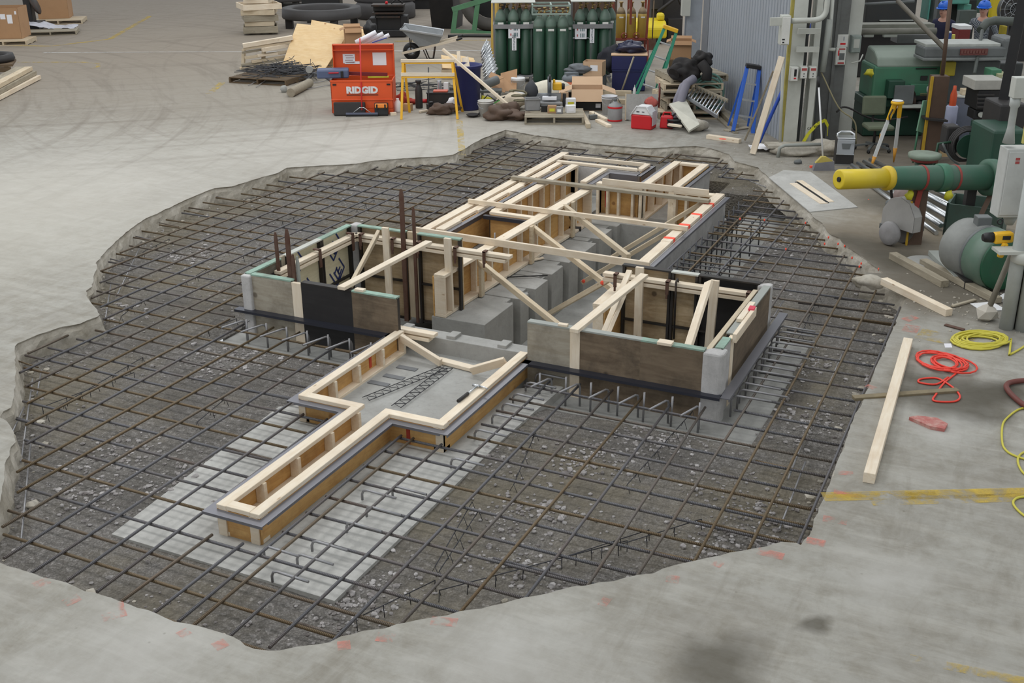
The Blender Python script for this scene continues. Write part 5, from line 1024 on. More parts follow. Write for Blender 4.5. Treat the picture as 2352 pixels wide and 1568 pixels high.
bucket('dirty white bucket on the floor right of the blue barrel', 1116, 266, .15, .3, paint((214, 212, 206), .6, 0, .3, (150, 146, 136), 5)); bucket('white lidded bucket in front of the gas cylinders', 1190, 216, .145, .35, WHITE, True)
bucket('white bucket with blue print behind the grey can', 1399, 262, .15, .36, paint((212, 212, 214), .6, 0, .3, (130, 130, 150), 8))
t = FT('metal_can', 'grey metal can with a red band standing on the floor', 'can', 1412, 277); part('body', t, PLASTICG, lambda m: m.lathe([(.135, 0), (.14, .02), (.14, .27), (.12, .31), (.05, .35), (.04, .37)], 24)); part('band', t, RED, lambda m: m.lathe([(.142, .245), (.144, .25), (.144, .275), (.142, .28)], 24, cap=False)); part('foot_band', t, RED, lambda m: m.lathe([(.143, .005), (.145, .01), (.145, .03), (.143, .035)], 24, cap=False)); part('cap', t, MGREY, lambda m: m.lathe([(.03, .36), (.03, .41), (.02, .42)], 12)); part('handle', t, MGREY, lambda m: m.tube([(-.1, 0, .33), (-.05, 0, .42), (.05, 0, .42), (.1, 0, .33)], .008))
t = FT('vacuum_cleaner', 'shop vacuum with grey lid and orange tank behind the big carton', 'vacuum cleaner', 1312, 222, .2); part('tank', t, paint((214, 110, 70), .5, 0, .2), lambda m: m.lathe([(.17, .05), (.2, .1), (.2, .3), (.18, .33)], 20)); part('motor_head', t, paint((116, 122, 128), .5, 0, .2), lambda m: m.ball((0, 0, .38), (.21, .2, .12), 2).box((0, 0, .48), (.26, .2, .06))); part('hose', t, MGREY, lambda m: m.tube([(-.2, -.05, .3), (-.4, -.1, .34), (-.6, 0, .22), (-.75, .15, .08)], .035, 8)); [part('wheel', t, BLACK, lambda m: m.ball((x, -.15, .04), .04, 1)) for x in (-.15, .15)]
single('jacket', 'grey folded jacket lying on the shop vacuum', 'jacket', paint((112, 116, 120), .9, 0, .3), lambda m: m.ball((0, 0, .0), (.28, .2, .1), 3, .5, 6), 1330, 218, 0, .55)
carton('big open brown carton with a black lower half among the clutter', 1348, 248, -.06, .62, .55, .42, 0, CARDL, True, .27, ((.22, .1, .1, .08),), .22)
carton('small open carton with a white label on top of the heap', 1364, 218, -.3, .42, .34, .3, .42, CARDL, True, .0, ((.03, .17, .16, .12),))
single('storage_tub', 'dark plastic tub under the small open carton', 'tub', MGREY, lambda m: m.box((0, 0, .2), (.42, .4, .42)), 1366, 216, -.3, 0, .02)
t = FT('storage_chest', 'dark blue chest with a cardboard lid standing by the red rack', 'chest', 1443, 210, -.1); part('body', t, NAVY, lambda m: m.box((0, .3, .36), (.72, .55, .7)), .015); part('lid', t, NAVY, lambda m: m.box((0, .3, .6), (.75, .58, .3)), .015); part('seam', t, paint((70, 78, 130), .5, 0, .1), lambda m: m.box((0, .004, .44), (.73, .01, .012))); part('top_sheet', t, CARDL, lambda m: m.box((0, .3, .765), (.78, .6, .02)))
single('bin_bag', 'crumpled dark blue bag on top of the blue chest', 'bag', paint((38, 42, 70), .35, 0, .2), lambda m: m.ball((0, .3, .09), (.3, .24, .13), 3, .55, 9).ball((-.05, .3, .18), (.1, .1, .08), 3, .5, 3), 1450, 208, 0, .78)
single('jacket', 'dark jacket hanging over the left corner of the blue chest', 'jacket', paint((40, 42, 50), .9, 0, .2), lambda m: m.ball((-.32, .4, .62), (.26, .25, .3), 3, .5, 12), 1440, 208)
rod(G(1426, 214, .02), D(1456, 130, 24.3), .02, GREYW, None, 'tool_shaft', 'wooden tool handle leaning against the blue chest', 'handle')
t = FT('sledge_hammer', 'small sledge hammer head lying beside wood blocks on the floor', 'hammer', 1362, 274); part('head', t, MGREY, lambda m: m.box((0, 0, .05), (.16, .08, .08), (0, 0, .4)), .01); part('handle', t, GREYW, lambda m: m.tube([(0, .02, .05), (.05, .35, .05)], .014))
for i, (a, b, w_, h_, mt, lab) in enumerate((((1333, 254), (1352, 290), .08, .08, PINE2, 'reddish wood block right of the front pallet'), ((1358, 258), (1393, 275), .09, .05, PINE, 'upper pale board end on the floor by the grey can'), ((1372, 276), (1400, 290), .09, .05, PINE, 'lower pale board end on the floor by the grey can'), ((1385, 213), (1450, 214), .12, .1, PINE2, 'timber beam lying in front of the blue chest'), ((1400, 232), (1445, 234), .1, .1, PINE2, 'timber beam behind the grey board'))): board(G(*a, h_/2), G(*b, h_/2), w_, h_, mt, None, 'timber_block', lab, 'timber')
single('plank_sheet', 'thin grey plank leaning right of the big carton', 'board', GREYW, lambda m: m.beam((-.1, .3, .45), (.12, 0, .02), .03, .08, (0, 1, 0)), 1397, 215)
# ---- pallet with the chop saw
pallet('low weathered pallet carrying the chop saw and small boxes', 1273, 276, -.04, 1.12, .85, .15, GREYW, n=6)
t = FT('grey_bin', 'grey plastic bin at the front left of the pallet', 'bin', 1223, 270, .1, .0); part('shell', t, PLASTICG, lambda m: m.b2((-.14, -.1, .15), (.14, -.09, .37)).b2((-.14, .1, .15), (.14, .11, .37)).b2((-.14, -.1, .15), (-.13, .11, .37)).b2((.13, -.1, .15), (.14, .11, .37)).b2((-.14, -.1, .15), (.14, .11, .17)), .004); part('rim', t, PLASTICG, lambda m: m.b2((-.16, -.12, .36), (.16, -.1, .38)).b2((-.16, .11, .36), (.16, .13, .38)), .003)
t = FT('chop_saw', 'grey chop saw with a yellow motor standing on the pallet', 'saw', 1256, 262, .0, .15)
part('base', t, PLASTICG, lambda m: m.box((0, 0, .06), (.52, .3, .1)).box((0, -.16, .09), (.6, .1, .05)), .015); part('fence', t, GALV, lambda m: m.box((0, .08, .18), (.56, .03, .14)), .005); part('blade_guard', t, paint((92, 98, 104), .4, .2, .2), lambda m: m.lathe([(.03, -.03), (.19, -.035), (.2, 0), (.19, .035), (.03, .03)], 24, (.05, .05, .38), Mx.Rotation(PI/2, 3, 'Y'))); part('motor', t, YEL, lambda m: m.box((.2, .06, .38), (.18, .14, .14)).box((.14, .05, .47), (.05, .06, .1)), .02); part('motor_cap', t, BLACK, lambda m: m.lathe([(.06, 0), (.065, .03), (.05, .06)], 14, (.29, .06, .38), Mx.Rotation(PI/2, 3, 'Y'))); part('handle', t, BLACK, lambda m: m.tube([(.05, -.1, .5), (.05, -.18, .6), (.05, -.08, .62)], .02)); part('dust_bag', t, paint((70, 72, 76), .9, 0, .2), lambda m: m.ball((-.3, .1, .28), (.13, .13, .19), 2, .3, 2))
single('tarp', 'cream folded tarp heaped behind the chop saw', 'tarp', paint((222, 216, 198), .9, 0, .15), lambda m: m.ball((0, 0, .2), (.42, .2, .26), 3, .35, 11).ball((.4, 0, .12), (.2, .15, .2), 3, .5, 7), 1262, 236)
bx = [('white battery box with a yellow label at the right of the pallet', WHITE, 1310, 262, .2, .16, .16, .15), ('small brown box with a lime label at the pallet front', CARD, 1268, 277, .17, .1, .14, .15), ('small grey box at the front of the pallet', PLASTICG, 1285, 278, .12, .1, .13, .15), ('round black camera-like tool at the front of the pallet', BLACK, 1250, 274, .12, .1, .12, .15), ('white tub at the front right of the pallet', WHITE, 1310, 276, .18, .13, .14, .15), ('black box lying right of the chop saw', BLACK, 1312, 246, .26, .14, .1, .2), ('yellow bundle behind the chop saw', LIME, 1300, 225, .1, .1, .18, .1), ('brown paper packet on top of the chop saw base', CARDL, 1296, 254, .15, .1, .12, .25), ('narrow black tool case at the right of the pallet', DARK, 1296, 262, .06, .08, .25, .15), ('crumpled white sheet at the front of the pallet', PAPER, 1262, 264, .28, .12, .06, .3)]
for lab, mt, px, py, w_, d_, h_, z_ in bx:
    t = FT('small_box', lab, 'box', px, py, U(-.2, .2), z_); part('body', t, mt, lambda m: m.box((0, 0, h_/2), (w_, d_, h_)), .006)
    if 'label' in lab or 'grey box' in lab or 'tub' in lab: part('label', t, LIME if 'label' in lab else PAPER, lambda m: m.box((0, -d_/2-.002, h_*.45), (w_*.6, .003, h_*.4)))
single('rag_heap', 'heap of dark brown work rags left of the pallet', 'rags', BROWN, lambda m: m.ball((-.2, 0, .1), (.26, .2, .15), 3, .6, 1).ball((.15, -.03, .07), (.28, .18, .1), 3, .6, 2).ball((.0, .15, .14), (.2, .15, .16), 3, .6, 3), 1170, 274)
single('hose_coil', 'olive hose and rope tangle above the brown rags', 'hose', paint((122, 116, 92), .8, 0, .3), lambda m: m.tube([(.16*math.cos(a*.8)-.02*a*.3+.2, .16*math.sin(a*.8), .22+.012*a) for a in range(22)], .022, 7), 1180, 262)
single('cream_sack', 'cream paper sack behind the hose tangle', 'sack', paint((214, 200, 178), .9, 0, .2), lambda m: m.ball((0, 0, .16), (.3, .2, .16), 3, .3, 4), 1176, 250)
single('grey_ledge', 'grey plastic shelf left of the white bucket', 'shelf', MGREY, lambda m: m.box((0, 0, .22), (.45, .3, .05)).box((-.18, 0, .1), (.05, .25, .2)).box((.18, 0, .1), (.05, .25, .2)), 1128, 232, 0, 0, .006)
single('green_tool', 'lime and black garden tool behind the dirty white bucket', 'tool', LIME, lambda m: m.box((0, 0, .2), (.22, .1, .09), (0, .3, .3)), 1118, 250, 0, 0, .01); m = B(); m.tube([D(1100, 240, 22.4), D(1120, 218, 22.5), D(1140, 232, 22.3), D(1160, 222, 22.3)], .012); O('tool_shaft', m, BLACK, label='black bent handle behind the dirty white bucket', cat='handle')
rod(D(1133, 238, 22.2), D(1150, 229, 22.3), .01, paint((90, 190, 80), .5, 0, .1), None, 'green_stick', 'short bright green stick beside the dirty white bucket', 'stick')
single('ladle', 'black pan lying at the foot of the blue barrel', 'pan', DARK, lambda m: m.lathe([(.05, 0), (.12, .03), (.13, .05), (.11, .05)], 16).tube([(.1, 0, .05), (.2, .05, .12), (.24, .1, .1)], .012), 1086, 268)
single('white_pipe', 'short white pipe lying in front of the lidded bucket', 'pipe', WHITE, lambda m: m.tube([(-.16, 0, .07), (.16, .04, .07)], .075, 16), 1197, 224)
# ---- around the green ladder
t = FT('board_sheet', 'grey board with a red smudge leaning behind the front cooler', 'board', 1474, 278, -.05); part('sheet', t, CONC, lambda m: m.box((0, .1, .25), (.6, .02, .48), (-.25, 0, 0))); part('edge', t, PINE2, lambda m: m.box((-.31, .1, .25), (.02, .025, .5), (-.25, 0, 0))); part('smudge', t, paint((206, 110, 100), .9, 0, .4), lambda m: m.ball((.18, .09, .34), (.12, .012, .09), 2, .6, 2))
GL = paint((40, 140, 110), .45, 0, .12)
def ladder(label, base, top, w0, w1, steps, mat, capm, cat='ladder', dep=.1, spread=.55):
    """step ladder: feet at base, cap at top (world), widths w0 to w1"""
    b, tt = V(base), V(top); ax = (tt-b).normalized(); sx = V((math.cos(FACE), math.sin(FACE), 0)); sx = (sx-ax*sx.dot(ax)).normalized(); nr = sx.cross(ax)
    t = T('step_ladder', label, cat, b)
    for s_ in (-1, 1): m = B(); m.beam(b+sx*s_*w0/2, tt+sx*s_*w1/2, dep, .06, sx); O('rail', m, mat, t, world=True, bev=.004)
    for s_ in (-1, 1): m = B(); m.beam(b+sx*s_*w0/2+V((-math.sin(FACE), math.cos(FACE), 0))*spread, tt+sx*s_*w1/2, .04, .03, sx); O('rear_leg', m, mat, t, world=True)
    for i in range(1, steps+1): k_ = i/(steps+1); p = b.lerp(tt, k_); w_ = w0+(w1-w0)*k_; m = B(); m.beam(p-sx*w_/2, p+sx*w_/2, .09, .025, (0, 0, 1)); O('step', m, ALU, t, world=True)
    m = B(); m.beam(tt-sx*w1*.62+V((0, 0, .02)), tt+sx*w1*.62+V((0, 0, .02)), .17, .07, (0, 0, 1)); O('cap', m, capm, t, world=True, bev=.01); return t
ladder('green step ladder with a yellow cap and white steps', G(1482, 232), D(1540, 68, 23.9), .42, .26, 4, GL, YEL)
rb = paint((34, 92, 190), .45, 0, .12); ladder('blue step ladder with a black cap against the corrugated wall', G(1706, 305), D(1730, 155, 21.0), .36, .22, 3, rb, BLACK, spread=.5)
t = FT('gas_can', 'red plastic fuel can standing right of the front cooler', 'fuel can', 1531, 294, -.2); part('tank', t, RED, lambda m: m.box((0, 0, .12), (.26, .18, .23), taper=.85), .03); part('handle', t, RED, lambda m: m.tube([(-.08, 0, .22), (-.06, 0, .29), (.06, 0, .29), (.08, 0, .22)], .016)); part('spout', t, BLACK, lambda m: m.tube([(.1, 0, .22), (.15, 0, .28)], .018))
single('squeeze_bottle', 'white bottle with a red tip by the foot of the green ladder', 'bottle', WHITE, lambda m: m.lathe([(.03, 0), (.032, .02), (.032, .14), (.02, .17), (.008, .19), (.004, .23)], 12), 1457, 222, 0, .02)
m = B(); m.tube([(0, 0, .1), (.02, -.03, .35), (0, 0, .6)], .02); O('fire_extinguisher', m, paint((110, 34, 36), .5, 0, .2), label='dark red upright tube beside the grey board', cat='tube', loc=G(1512, 262), rz=0)
for i, (px, py, r_) in enumerate(((1512, 270, .05), (1441, 276, .035))): single('roller', ('black roller foot at the right of the grey board', 'small black lump left of the front cooler')[i], 'knob', BLACK, lambda m: m.ball((0, 0, r_), (r_*1.3, r_, r_), 2, .2, i), px, py)
# pallet heap with clothing, ladder and hose
for i in range(6): pallet('weathered pallet in the heap by the corrugated wall, %s from the floor' % names[i], 1578+(i % 2)*5, 262-(i % 3)*3, .15*(i % 3)-.1, 1.15, 1.0, .13, (PINE2, GREYW)[i % 2], .13*i, 6, 'pallets heaped by the corrugated wall')
single('jacket', 'black winter jacket thrown over the pallet heap', 'jacket', paint((40, 38, 38), .9, 0, .25), lambda m: m.ball((-.05, -.3, .0), (.3, .22, .2), 4, .5, 21).ball((.25, -.25, .18), (.2, .16, .16), 4, .5, 5).tube([(.2, -.4, .15), (.32, -.48, .0), (.3, -.52, -.16)], .1, 10).tube([(-.2, -.3, .05), (-.3, -.4, -.05)], .12, 10), 1572, 262, 0, .9)
single('trousers', 'grey trouser legs hanging down the front of the pallet heap', 'trousers', paint((136, 134, 146), .9, 0, .2), lambda m: m.tube([(.1, -.5, .78), (-.05, -.62, .72), (-.13, -.68, .5), (-.2, -.72, .25), (-.28, -.78, .03)], .085, 10).tube([(.1, -.5, .78), (-.12, -.6, .66), (-.22, -.64, .42), (-.27, -.66, .2)], .07, 10), 1568, 264)
single('crate', 'dark crate under the carton behind the green ladder', 'crate', DARKW, lambda m: m.box((0, 0, .31), (.5, .42, .62)), 1560, 200, -.15, 0, .01)
carton('brown carton on the dark crate behind the green ladder', 1560, 200, -.15, .45, .4, .4, .62, CARD, True, .1)
m = B(); a, b = D(1592, 196, 21.9), D(1672, 232, 21.2); c_, d_ = D(1576, 222, 21.5), D(1648, 268, 20.9)
t = T('extension_ladder', 'aluminium extension ladder lying across the pallet heap', 'ladder', (a+b)/2)
for p, q in ((a, b), (c_, d_)): m = B(); m.beam(p, q, .03, .07); O('rail', m, GREYW if p is a else GALV, t, world=True, bev=.004)
for i in range(11): k_ = (i+.5)/11; rod(a.lerp(b, k_), c_.lerp(d_, k_), .015, ALU, t, 'rung')
q = [D(1537, 238, 21.2), D(1575, 228, 21.5), D(1607, 285, 20.5), D(1583, 300, 20.4)]; m = B(); m.quad(*q); o = O('plastic_sheet', m, paint((206, 204, 190), .7, 0, .3, (150, 148, 136), 5), label='dirty white panel leaning before the pallet heap', cat='panel'); o.modifiers.new('s', 'SOLIDIFY').thickness = .04
q = [D(1548, 228, 21.6), D(1580, 222, 21.8), D(1590, 262, 21.3), D(1560, 262, 21.3)]; m = B(); m.quad(*q); o = O('plastic_sheet', m, GREYW, label='greyish panel just behind the dirty white one', cat='panel'); o.modifiers.new('s', 'SOLIDIFY').thickness = .03
HG = paint((104, 144, 132), .6, 0, .3); m = B(); c = G(1625, 268)
m.tube(smooth([c+V((.28*math.cos(a*.9)*math.cos(FACE), .28*math.cos(a*.9)*math.sin(FACE), .3+.3*math.sin(a*.9)+.01*a)) for a in range(26)], 3), .022, 8); O('hose', m, HG, label='green hose looped over the end of the extension ladder', cat='hose')
single('hose', 'black hose coil on the floor right of the fuel can', 'hose', BLACK, lambda m: m.tube([(.2*math.cos(a*.7), .14*math.sin(a*.7), .03+.006*a) for a in range(26)], .025, 7), 1557, 296)
single('concrete_chunk', 'grey broken chunk in front of the white panel', 'concrete chunk', BROKEN, lambda m: m.ball((0, 0, .1), (.2, .13, .12), 2, .4, 8), 1601, 300)
for i, (a, b, w_, h_, lab) in enumerate((((1625, 313), (1700, 324), .1, .07, 'pale beam with an orange spot at the back right of the dig'), ((1535, 286), (1565, 290), .06, .04, 'thin pale strip on the black hose coil'), ((1640, 240), (1690, 290), .1, .09, 'timber lying at the foot of the corrugated wall'), ((1652, 272), (1690, 305), .09, .03, 'grey plank on the floor by the blue ladder'), ((1668, 300), (1720, 292), .16, .02, 'brown sheet on the floor by the blue ladder'))): board(G(*a, h_/2+(.13 if i == 1 else 0)), G(*b, h_/2+(.13 if i == 1 else 0)), w_, h_, PINE if i < 2 else GREYW, None, 'timber_strip', lab, 'timber')
p = G(1660, 319, .075); m = B(); m.ball(p, (.08, .05, .006), 1); O('spray_mark', m, ORSPRAY, bpy.data.objects[[o.name for o in bpy.data.objects if o.get('label') == 'pale beam with an orange spot at the back right of the dig'][0]], world=True)
# yellow machine and things beyond the green ladder
t = FT('sweeper', 'bright yellow rounded machine behind the red rack', 'machine', 1502, 102); YM = paint((228, 204, 34), .45, 0, .1); part('hood', t, YM, lambda m: m.side([(0, .15), (1.1, .15), (1.1, .5), (.85, .62), (.25, .6), (0, .45)], -.5, .35).box((.2, .4, .7), (.2, .3, .2)), .06); part('base', t, BLACK, lambda m: m.box((-.05, .5, .1), (.8, .9, .2)))
t = FT('fire_extinguisher', 'red fire extinguisher hanging above the yellow machine', 'extinguisher', 1496, 62, 0, 0); part('cylinder', t, RED, lambda m: m.lathe([(.07, .45), (.09, .5), (.09, 1.0), (.04, 1.1)], 16)); part('tag', t, WHITE, lambda m: m.box((.06, -.09, .7), (.06, .01, .2))); part('post', t, RUSTY, lambda m: m.box((0, .12, .6), (.05, .05, 1.2)))
t = FT('shovel', 'shovel standing upright against the yellow machine', 'shovel', 1497, 118); part('shaft', t, DARKW, lambda m: m.tube([(0, 0, .3), (.02, .1, 1.3)], .016)); part('blade', t, RUSTY, lambda m: m.box((0, 0, .18), (.2, .02, .3)), .01)
single('machine', 'dark cluttered machinery in the gap beside the grey column', 'machine', DARK, lambda m: m.box((0, .8, .8), (.9, .6, 1.4)).box((.2, .4, .3), (.4, .4, .6)).box((-.3, .5, 1.2), (.3, .3, .7)).tube([(-.3, .2, .8), (.2, .1, 1.2), (.4, .3, .9)], .05), 1535, 96, 0, 0, .03)
single('junction_box', 'cluttered brown machinery glimpsed behind the gas cylinders', 'machine', BROWN, lambda m: m.box((0, .3, .82), (2.6, .5, 1.64)).box((-1.0, 0, .7), (.5, .4, 1.2)).box((.6, .1, 1.4), (.8, .4, .9)), 1300, 130, 0, 0, .04)
board(D(1137, 5, 27.6), D(1136, 172, 27.4), .16, .1, paint((206, 170, 80), .6, 0, .3), None, 'yellow_post', 'yellow post standing behind the left cylinder rack', 'post', up=(0, 1, 0))
# ================================================================== RIGHT SIDE
# corrugated sheet wall and steel columns
SHEET = steel('corrugated_sheet', (166, 172, 180), .5, .25, .2, (140, 140, 138), 2)
a, b = G(1622, 222), G(1792, 322); d = (b-a); L = d.length; d.normalize(); n2 = V((-d.y, d.x, 0)); m = B(); pts = []; x = 0; k = 0
while x < L: pts += [(x, 0), (x+.09, 0), (x+.1, .03), (x+.13, .03)]; x += .14
M = Mx(((d.x, n2.x, 0, a.x), (d.y, n2.y, 0, a.y), (0, 0, 1, 0), (0, 0, 0, 1)))
m.prism([(p[0], p[1]-.03) for p in pts]+[(L, .06), (0, .06)], 5.2, M); O('wall_right', m, SHEET, kind='structure', M=Mx.Identity(4))
m = B(); m.beam(a-d*.45+V((0, 0, 2.5)), a-d*.06+V((0, 0, 2.5)), .05, 5, (0, 0, 1)); O('trim_2', m, paint((120, 124, 130), .6, 0, .2), kind='structure', M=Mx.Identity(4))
m = B(); m.beam(a-d*1.4+n2*.5+V((0, 0, 2.5)), a-d*.45+n2*.1+V((0, 0, 2.5)), .05, 5, (0, 0, 1)); O('wall_back', m, DARK, kind='structure', M=Mx.Identity(4))
def column(label, px, py, w, d_, h, mat, parts=()):
    t = FT('steel_column', label, 'column', px, py); part('web', t, mat, lambda m: m.box((0, d_/2, h/2), (w*.3, d_, h))); part('front_flange', t, mat, lambda m: m.box((0, 0, h/2), (w, .03, h))); part('rear_flange', t, mat, lambda m: m.box((0, d_, h/2), (w, .03, h))); part('base_plate', t, mat, lambda m: m.box((0, d_/2, .015), (w*1.4, d_*1.4, .03))); return t
colA = column('pale grey steel column carrying three small switches, left of the broom', 1812, 342, .22, .3, 4.6, GREYL)
t0 = column('bluish grey steel column at the left end of the corrugated wall', 1588, 168, .34, .3, 5.2, paint((150, 156, 164), .6, 0, .2)); part('meter_box', t0, GREYL, lambda m: m.box((-.22, -.05, 1.62), (.2, .2, .6)), .01)
column('narrow grey column just right of the three small switches', 1853, 341, .1, .25, 4.6, GREYL); colD = column('pale grey steel column behind the silver radio', 1937, 316, .235, .3, 4.6, GREYL)
single('steel_column', 'dark box filling the recess between the pale columns', 'column', paint((82, 84, 84), .7, 0, .3), lambda m: m.box((0, .3, 2.2), (.12, .1, 4.4)).box((.28, .35, 2.2), (.1, .1, 4.4)), 1835, 338)  # tall dark boxes set into the recess beside the pale columns
single('infill_plate', 'dull grey panel closing the gap between the columns', 'panel', paint((104, 106, 104), .7, 0, .4), lambda m: m.box((0, .3, 2.3), (.62, .05, 4.6)).box((-.2, .26, 2.3), (.06, .06, 4.6)).box((.1, .26, 2.3), (.05, .06, 4.6)), 1892, 330)
part('yellow_edge', colA, paint((168, 156, 74), .6, 0, .4), lambda m: m.box((-.135, .05, 1.3), (.045, .08, 2.6)))
SD = sc_(1812, 342)*F
REDL = paint((170, 74, 72), .7, 0, .1)
def ebox(label, x0, y0, x1, y1, dep, th=.12, mat=None, marks=(), name='switch_box'):
    p, q = D(x0, y1, dep), D(x1, y0, dep); w = (q-p).xy.length; h = q.z-p.z; c = (p+q)/2; t = T(name, label, 'switch box', (c.x, c.y, p.z), FACE)
    part('enclosure', t, mat or GREYL, lambda m: m.box((0, th/2, h/2), (w, th, h)), .008); cv = part('cover', t, mat or paint((214, 214, 208), .6, 0, .15), lambda m: m.box((0, -.006, h/2), (w*.88, .012, h*.92)), .004)
    for mx_, mz, mw, mh, mm in marks: part('marking', cv, mm, lambda m: m.box((w*mx_, -.014, h*mz), (w*mw, .004, h*mh)))
    return t
ebox('left switch of the three on the pale column, with a dark window', 1814, 154, 1835, 187, SD-.15, marks=((.1, .6, .3, .5, BLACK), (.1, .22, .3, .1, RED)))
for x, w_ in ((1837, 'middle'), (1858, 'right')): ebox('%s switch of the three on the pale column, red print and two holes' % w_, x, 153, x+19, 181, SD-.12, marks=((0, .78, .7, .2, REDL), (0, .42, .12, .08, BLACK), (0, .2, .12, .08, BLACK)))
ebox('upper disconnect switch with a bright red sticker beside the big duct', 1920, 79, 1950, 109, SD+.6, marks=((.05, .28, .45, .14, RED), (.1, .7, .1, .3, GALV)))
ebox('lower disconnect switch with red lettering and a dark window', 1917, 109, 1945, 150, SD+.55, marks=((.05, .92, .6, .07, REDL), (.08, .5, .5, .38, MGREY), (-.25, .7, .12, .3, RED), (.05, .13, .6, .1, REDL)))
ebox('grey junction box right of the disconnect switches', 1954, 82, 1980, 122, SD+.65, .16, paint((140, 150, 144), .6, 0, .3), ((0, .55, .6, .5, GREYL),))
t = ebox('tall grey knife switch sticking out left of the pale column', 1792, 36, 1818, 104, SD-.35, .2, marks=((-.2, .2, .3, .04, BLACK), (-.2, .1, .2, .05, BLACK)))
t = FT('bracket', 'pale horizontal arms joining the two grey columns', 'bracket', 1850, 341)
for y0_, y1_, x0_, x1_ in ((66, 77, 1833, 1884), (108, 119, 1830, 1881)): p, q = WM[t.name].inverted() @ D(x0_, (y0_+y1_)/2, SD-.1), WM[t.name].inverted() @ D(x1_, (y0_+y1_)/2, SD-.1); part('arm', t, GREYL, lambda m: m.beam(p, q, .06, .085))
p, q = D(1769, 50, SD-.3), D(1797, 49, SD-.3); board(p, q, .05, .13, GREYL, None, 'stub_beam', 'short grey stub beam left of the knife switch', 'beam')
def pipe(pts, dep, r, mat, lab, name='conduit', cat='conduit'): pp = [D(*p[:2], dep if len(p) < 3 else p[2]) for p in pts]; m = B(); m.tube(smooth(pp) if len(pp) > 4 else pp, r, 10); return O(name, m, mat, label=lab, cat=cat)
pipe([(1818, 48), (1845, 47), (1870, 46), (1885, 42), (1895, 32), (1899, 15), (1902, -20)], SD-.25, .045, GREYL, 'grey conduit bending upward from the knife switch')
pipe([(1906, 45), (1897, 110), (1889, 165)], SD+.1, .05, GREYP, 'fat upright conduit between the columns'); pipe([(1913, -10), (1905, 110), (1902, 113), (1918, 114)], SD+.2, .03, GREYL, 'thin elbow conduit feeding the disconnect switches')
pipe([(1880, 10), (1877, 120), (1860, 340)], SD+.05, .03, GREYP, 'slim conduit running down beside the narrow column')
pipe([(1885, 163), (1925, 245), (1955, 270), (1966, 290), (1966, 330)], SD+.1, .012, paint((160, 152, 120), .7, 0, .2), 'thin pale cable sagging from the switches to the radio', 'cable', 'cable'); pipe([(1921, 258), (1935, 246), (1955, 250), (1990, 268), (2030, 276), (2085, 268)], SD+.4, .016, DARK, 'dark cable sagging in front of the office chair', 'cable', 'cable')
pipe([(1955, 145), (1975, 140), (1982, 125)], SD+.4, .012, GREYL, 'loose white cable below the junction box', 'cable', 'cable')
single('footing', 'rough concrete footing under the two pale columns', 'footing', BROKEN, lambda m: m.ball((0, .2, .06), (.5, .3, .12), 3, .35, 3).ball((.5, .2, .08), (.4, .3, .14), 3, .35, 5).box((-.1, .2, .14), (.9, .3, .05)), 1840, 358)
t = FT('kerb_angle', 'low angle iron bumper bent round the column footing', 'bumper', 1800, 358); part('bar', t, GREYP, lambda m: m.tube([(-.12, -.1, .0), (-.1, -.1, .16), (-.02, -.1, .2), (.6, -.05, .2)], .03, 6))
# planks, poles leaning on the column
for a, b, w_, h_, mt, nm, lab in (((1796, 130, SD-.3), (1729, 353, 18.9), .1, .06, PINE, 'long_board', 'long pale timber leaning on the knife switch'), ((1776, 163, SD-.1), (1711, 322, 19.8), .03, .03, GREYW, 'wooden_pole', 'thin wooden pole leaning against the corrugated wall')): board(D(*a), D(*b), w_, h_, mt, None, nm, lab, 'pole' if w_ < .05 else 'board', up=(0, 1, 0))
rod(D(1882, 18, 20.2), D(1742, 330, 19.5), .03, paint((44, 84, 190), .45, 0, .1), None, 'blue_pole', 'bright blue pole leaning behind the pale timber', 'pole'); rod(D(1799, 140, SD-.15), D(1791, 340, SD-.2), .025, GREYL, None, 'conduit', 'pale upright pipe in front of the yellow column edge', 'conduit')
single('paper_sheet', 'crumpled white paper on the floor at the foot of the pale timber', 'paper', PAPER, lambda m: m.grid(8, 8, lambda u, v: V((-.2+.4*u, -.15+.3*v, .06+.07*noise.noise(V((u*4, v*4, 2)))))), 1748, 345)
t = FT('push_broom', 'broom with a white handle and grey bristles leaning on the column', 'broom', 1890, 390); s = sc_(1890, 390)
part('handle', t, WHITE, lambda m: m.tube([(-.02, 0, .2), (-.13, .25, 1.3)], .014)); part('grip', t, BLACK, lambda m: m.tube([(-.125, .24, 1.26), (-.145, .28, 1.42)], .022)); part('head', t, paint((196, 178, 90), .6, 0, .3), lambda m: m.front([(-.14, .12), (.14, .15), (.02, .22), (-.05, .22)], -.05, .02)); part('bristles', t, paint((128, 128, 134), .9, 0, .3), lambda m: m.front([(-.17, 0), (.17, 0), (.15, .15), (-.14, .12)], -.06, .04))
single('orange_clip', 'small orange clip on the floor left of the broom', 'clip', ORSPRAY, lambda m: m.box((0, 0, .015), (.07, .05, .03)), 1865, 385); single('stone_chip', 'dark stone on the floor left of the broom', 'stone', MGREY, lambda m: m.ball((0, 0, .03), (.07, .05, .04), 2, .4, 3), 1832, 376)
t = T('caution_tape', 'yellow caution tape strung low between the columns', 'tape', G(1860, 345)); TP = paint((214, 210, 50), .5, 0, .15)
pts = [D(1843, 330, SD), D(1856, 308, SD-.05), D(1863, 300, SD-.1), D(1878, 284, SD-.1), D(1895, 276, SD), D(1902, 290, SD+.05), D(1900, 312, SD+.05)]
for p, q in zip(pts, pts[1:]): m = B(); m.beam(p, q, .004, .055, (0, 0, 1)); O('strip', m, TP, t, world=True)
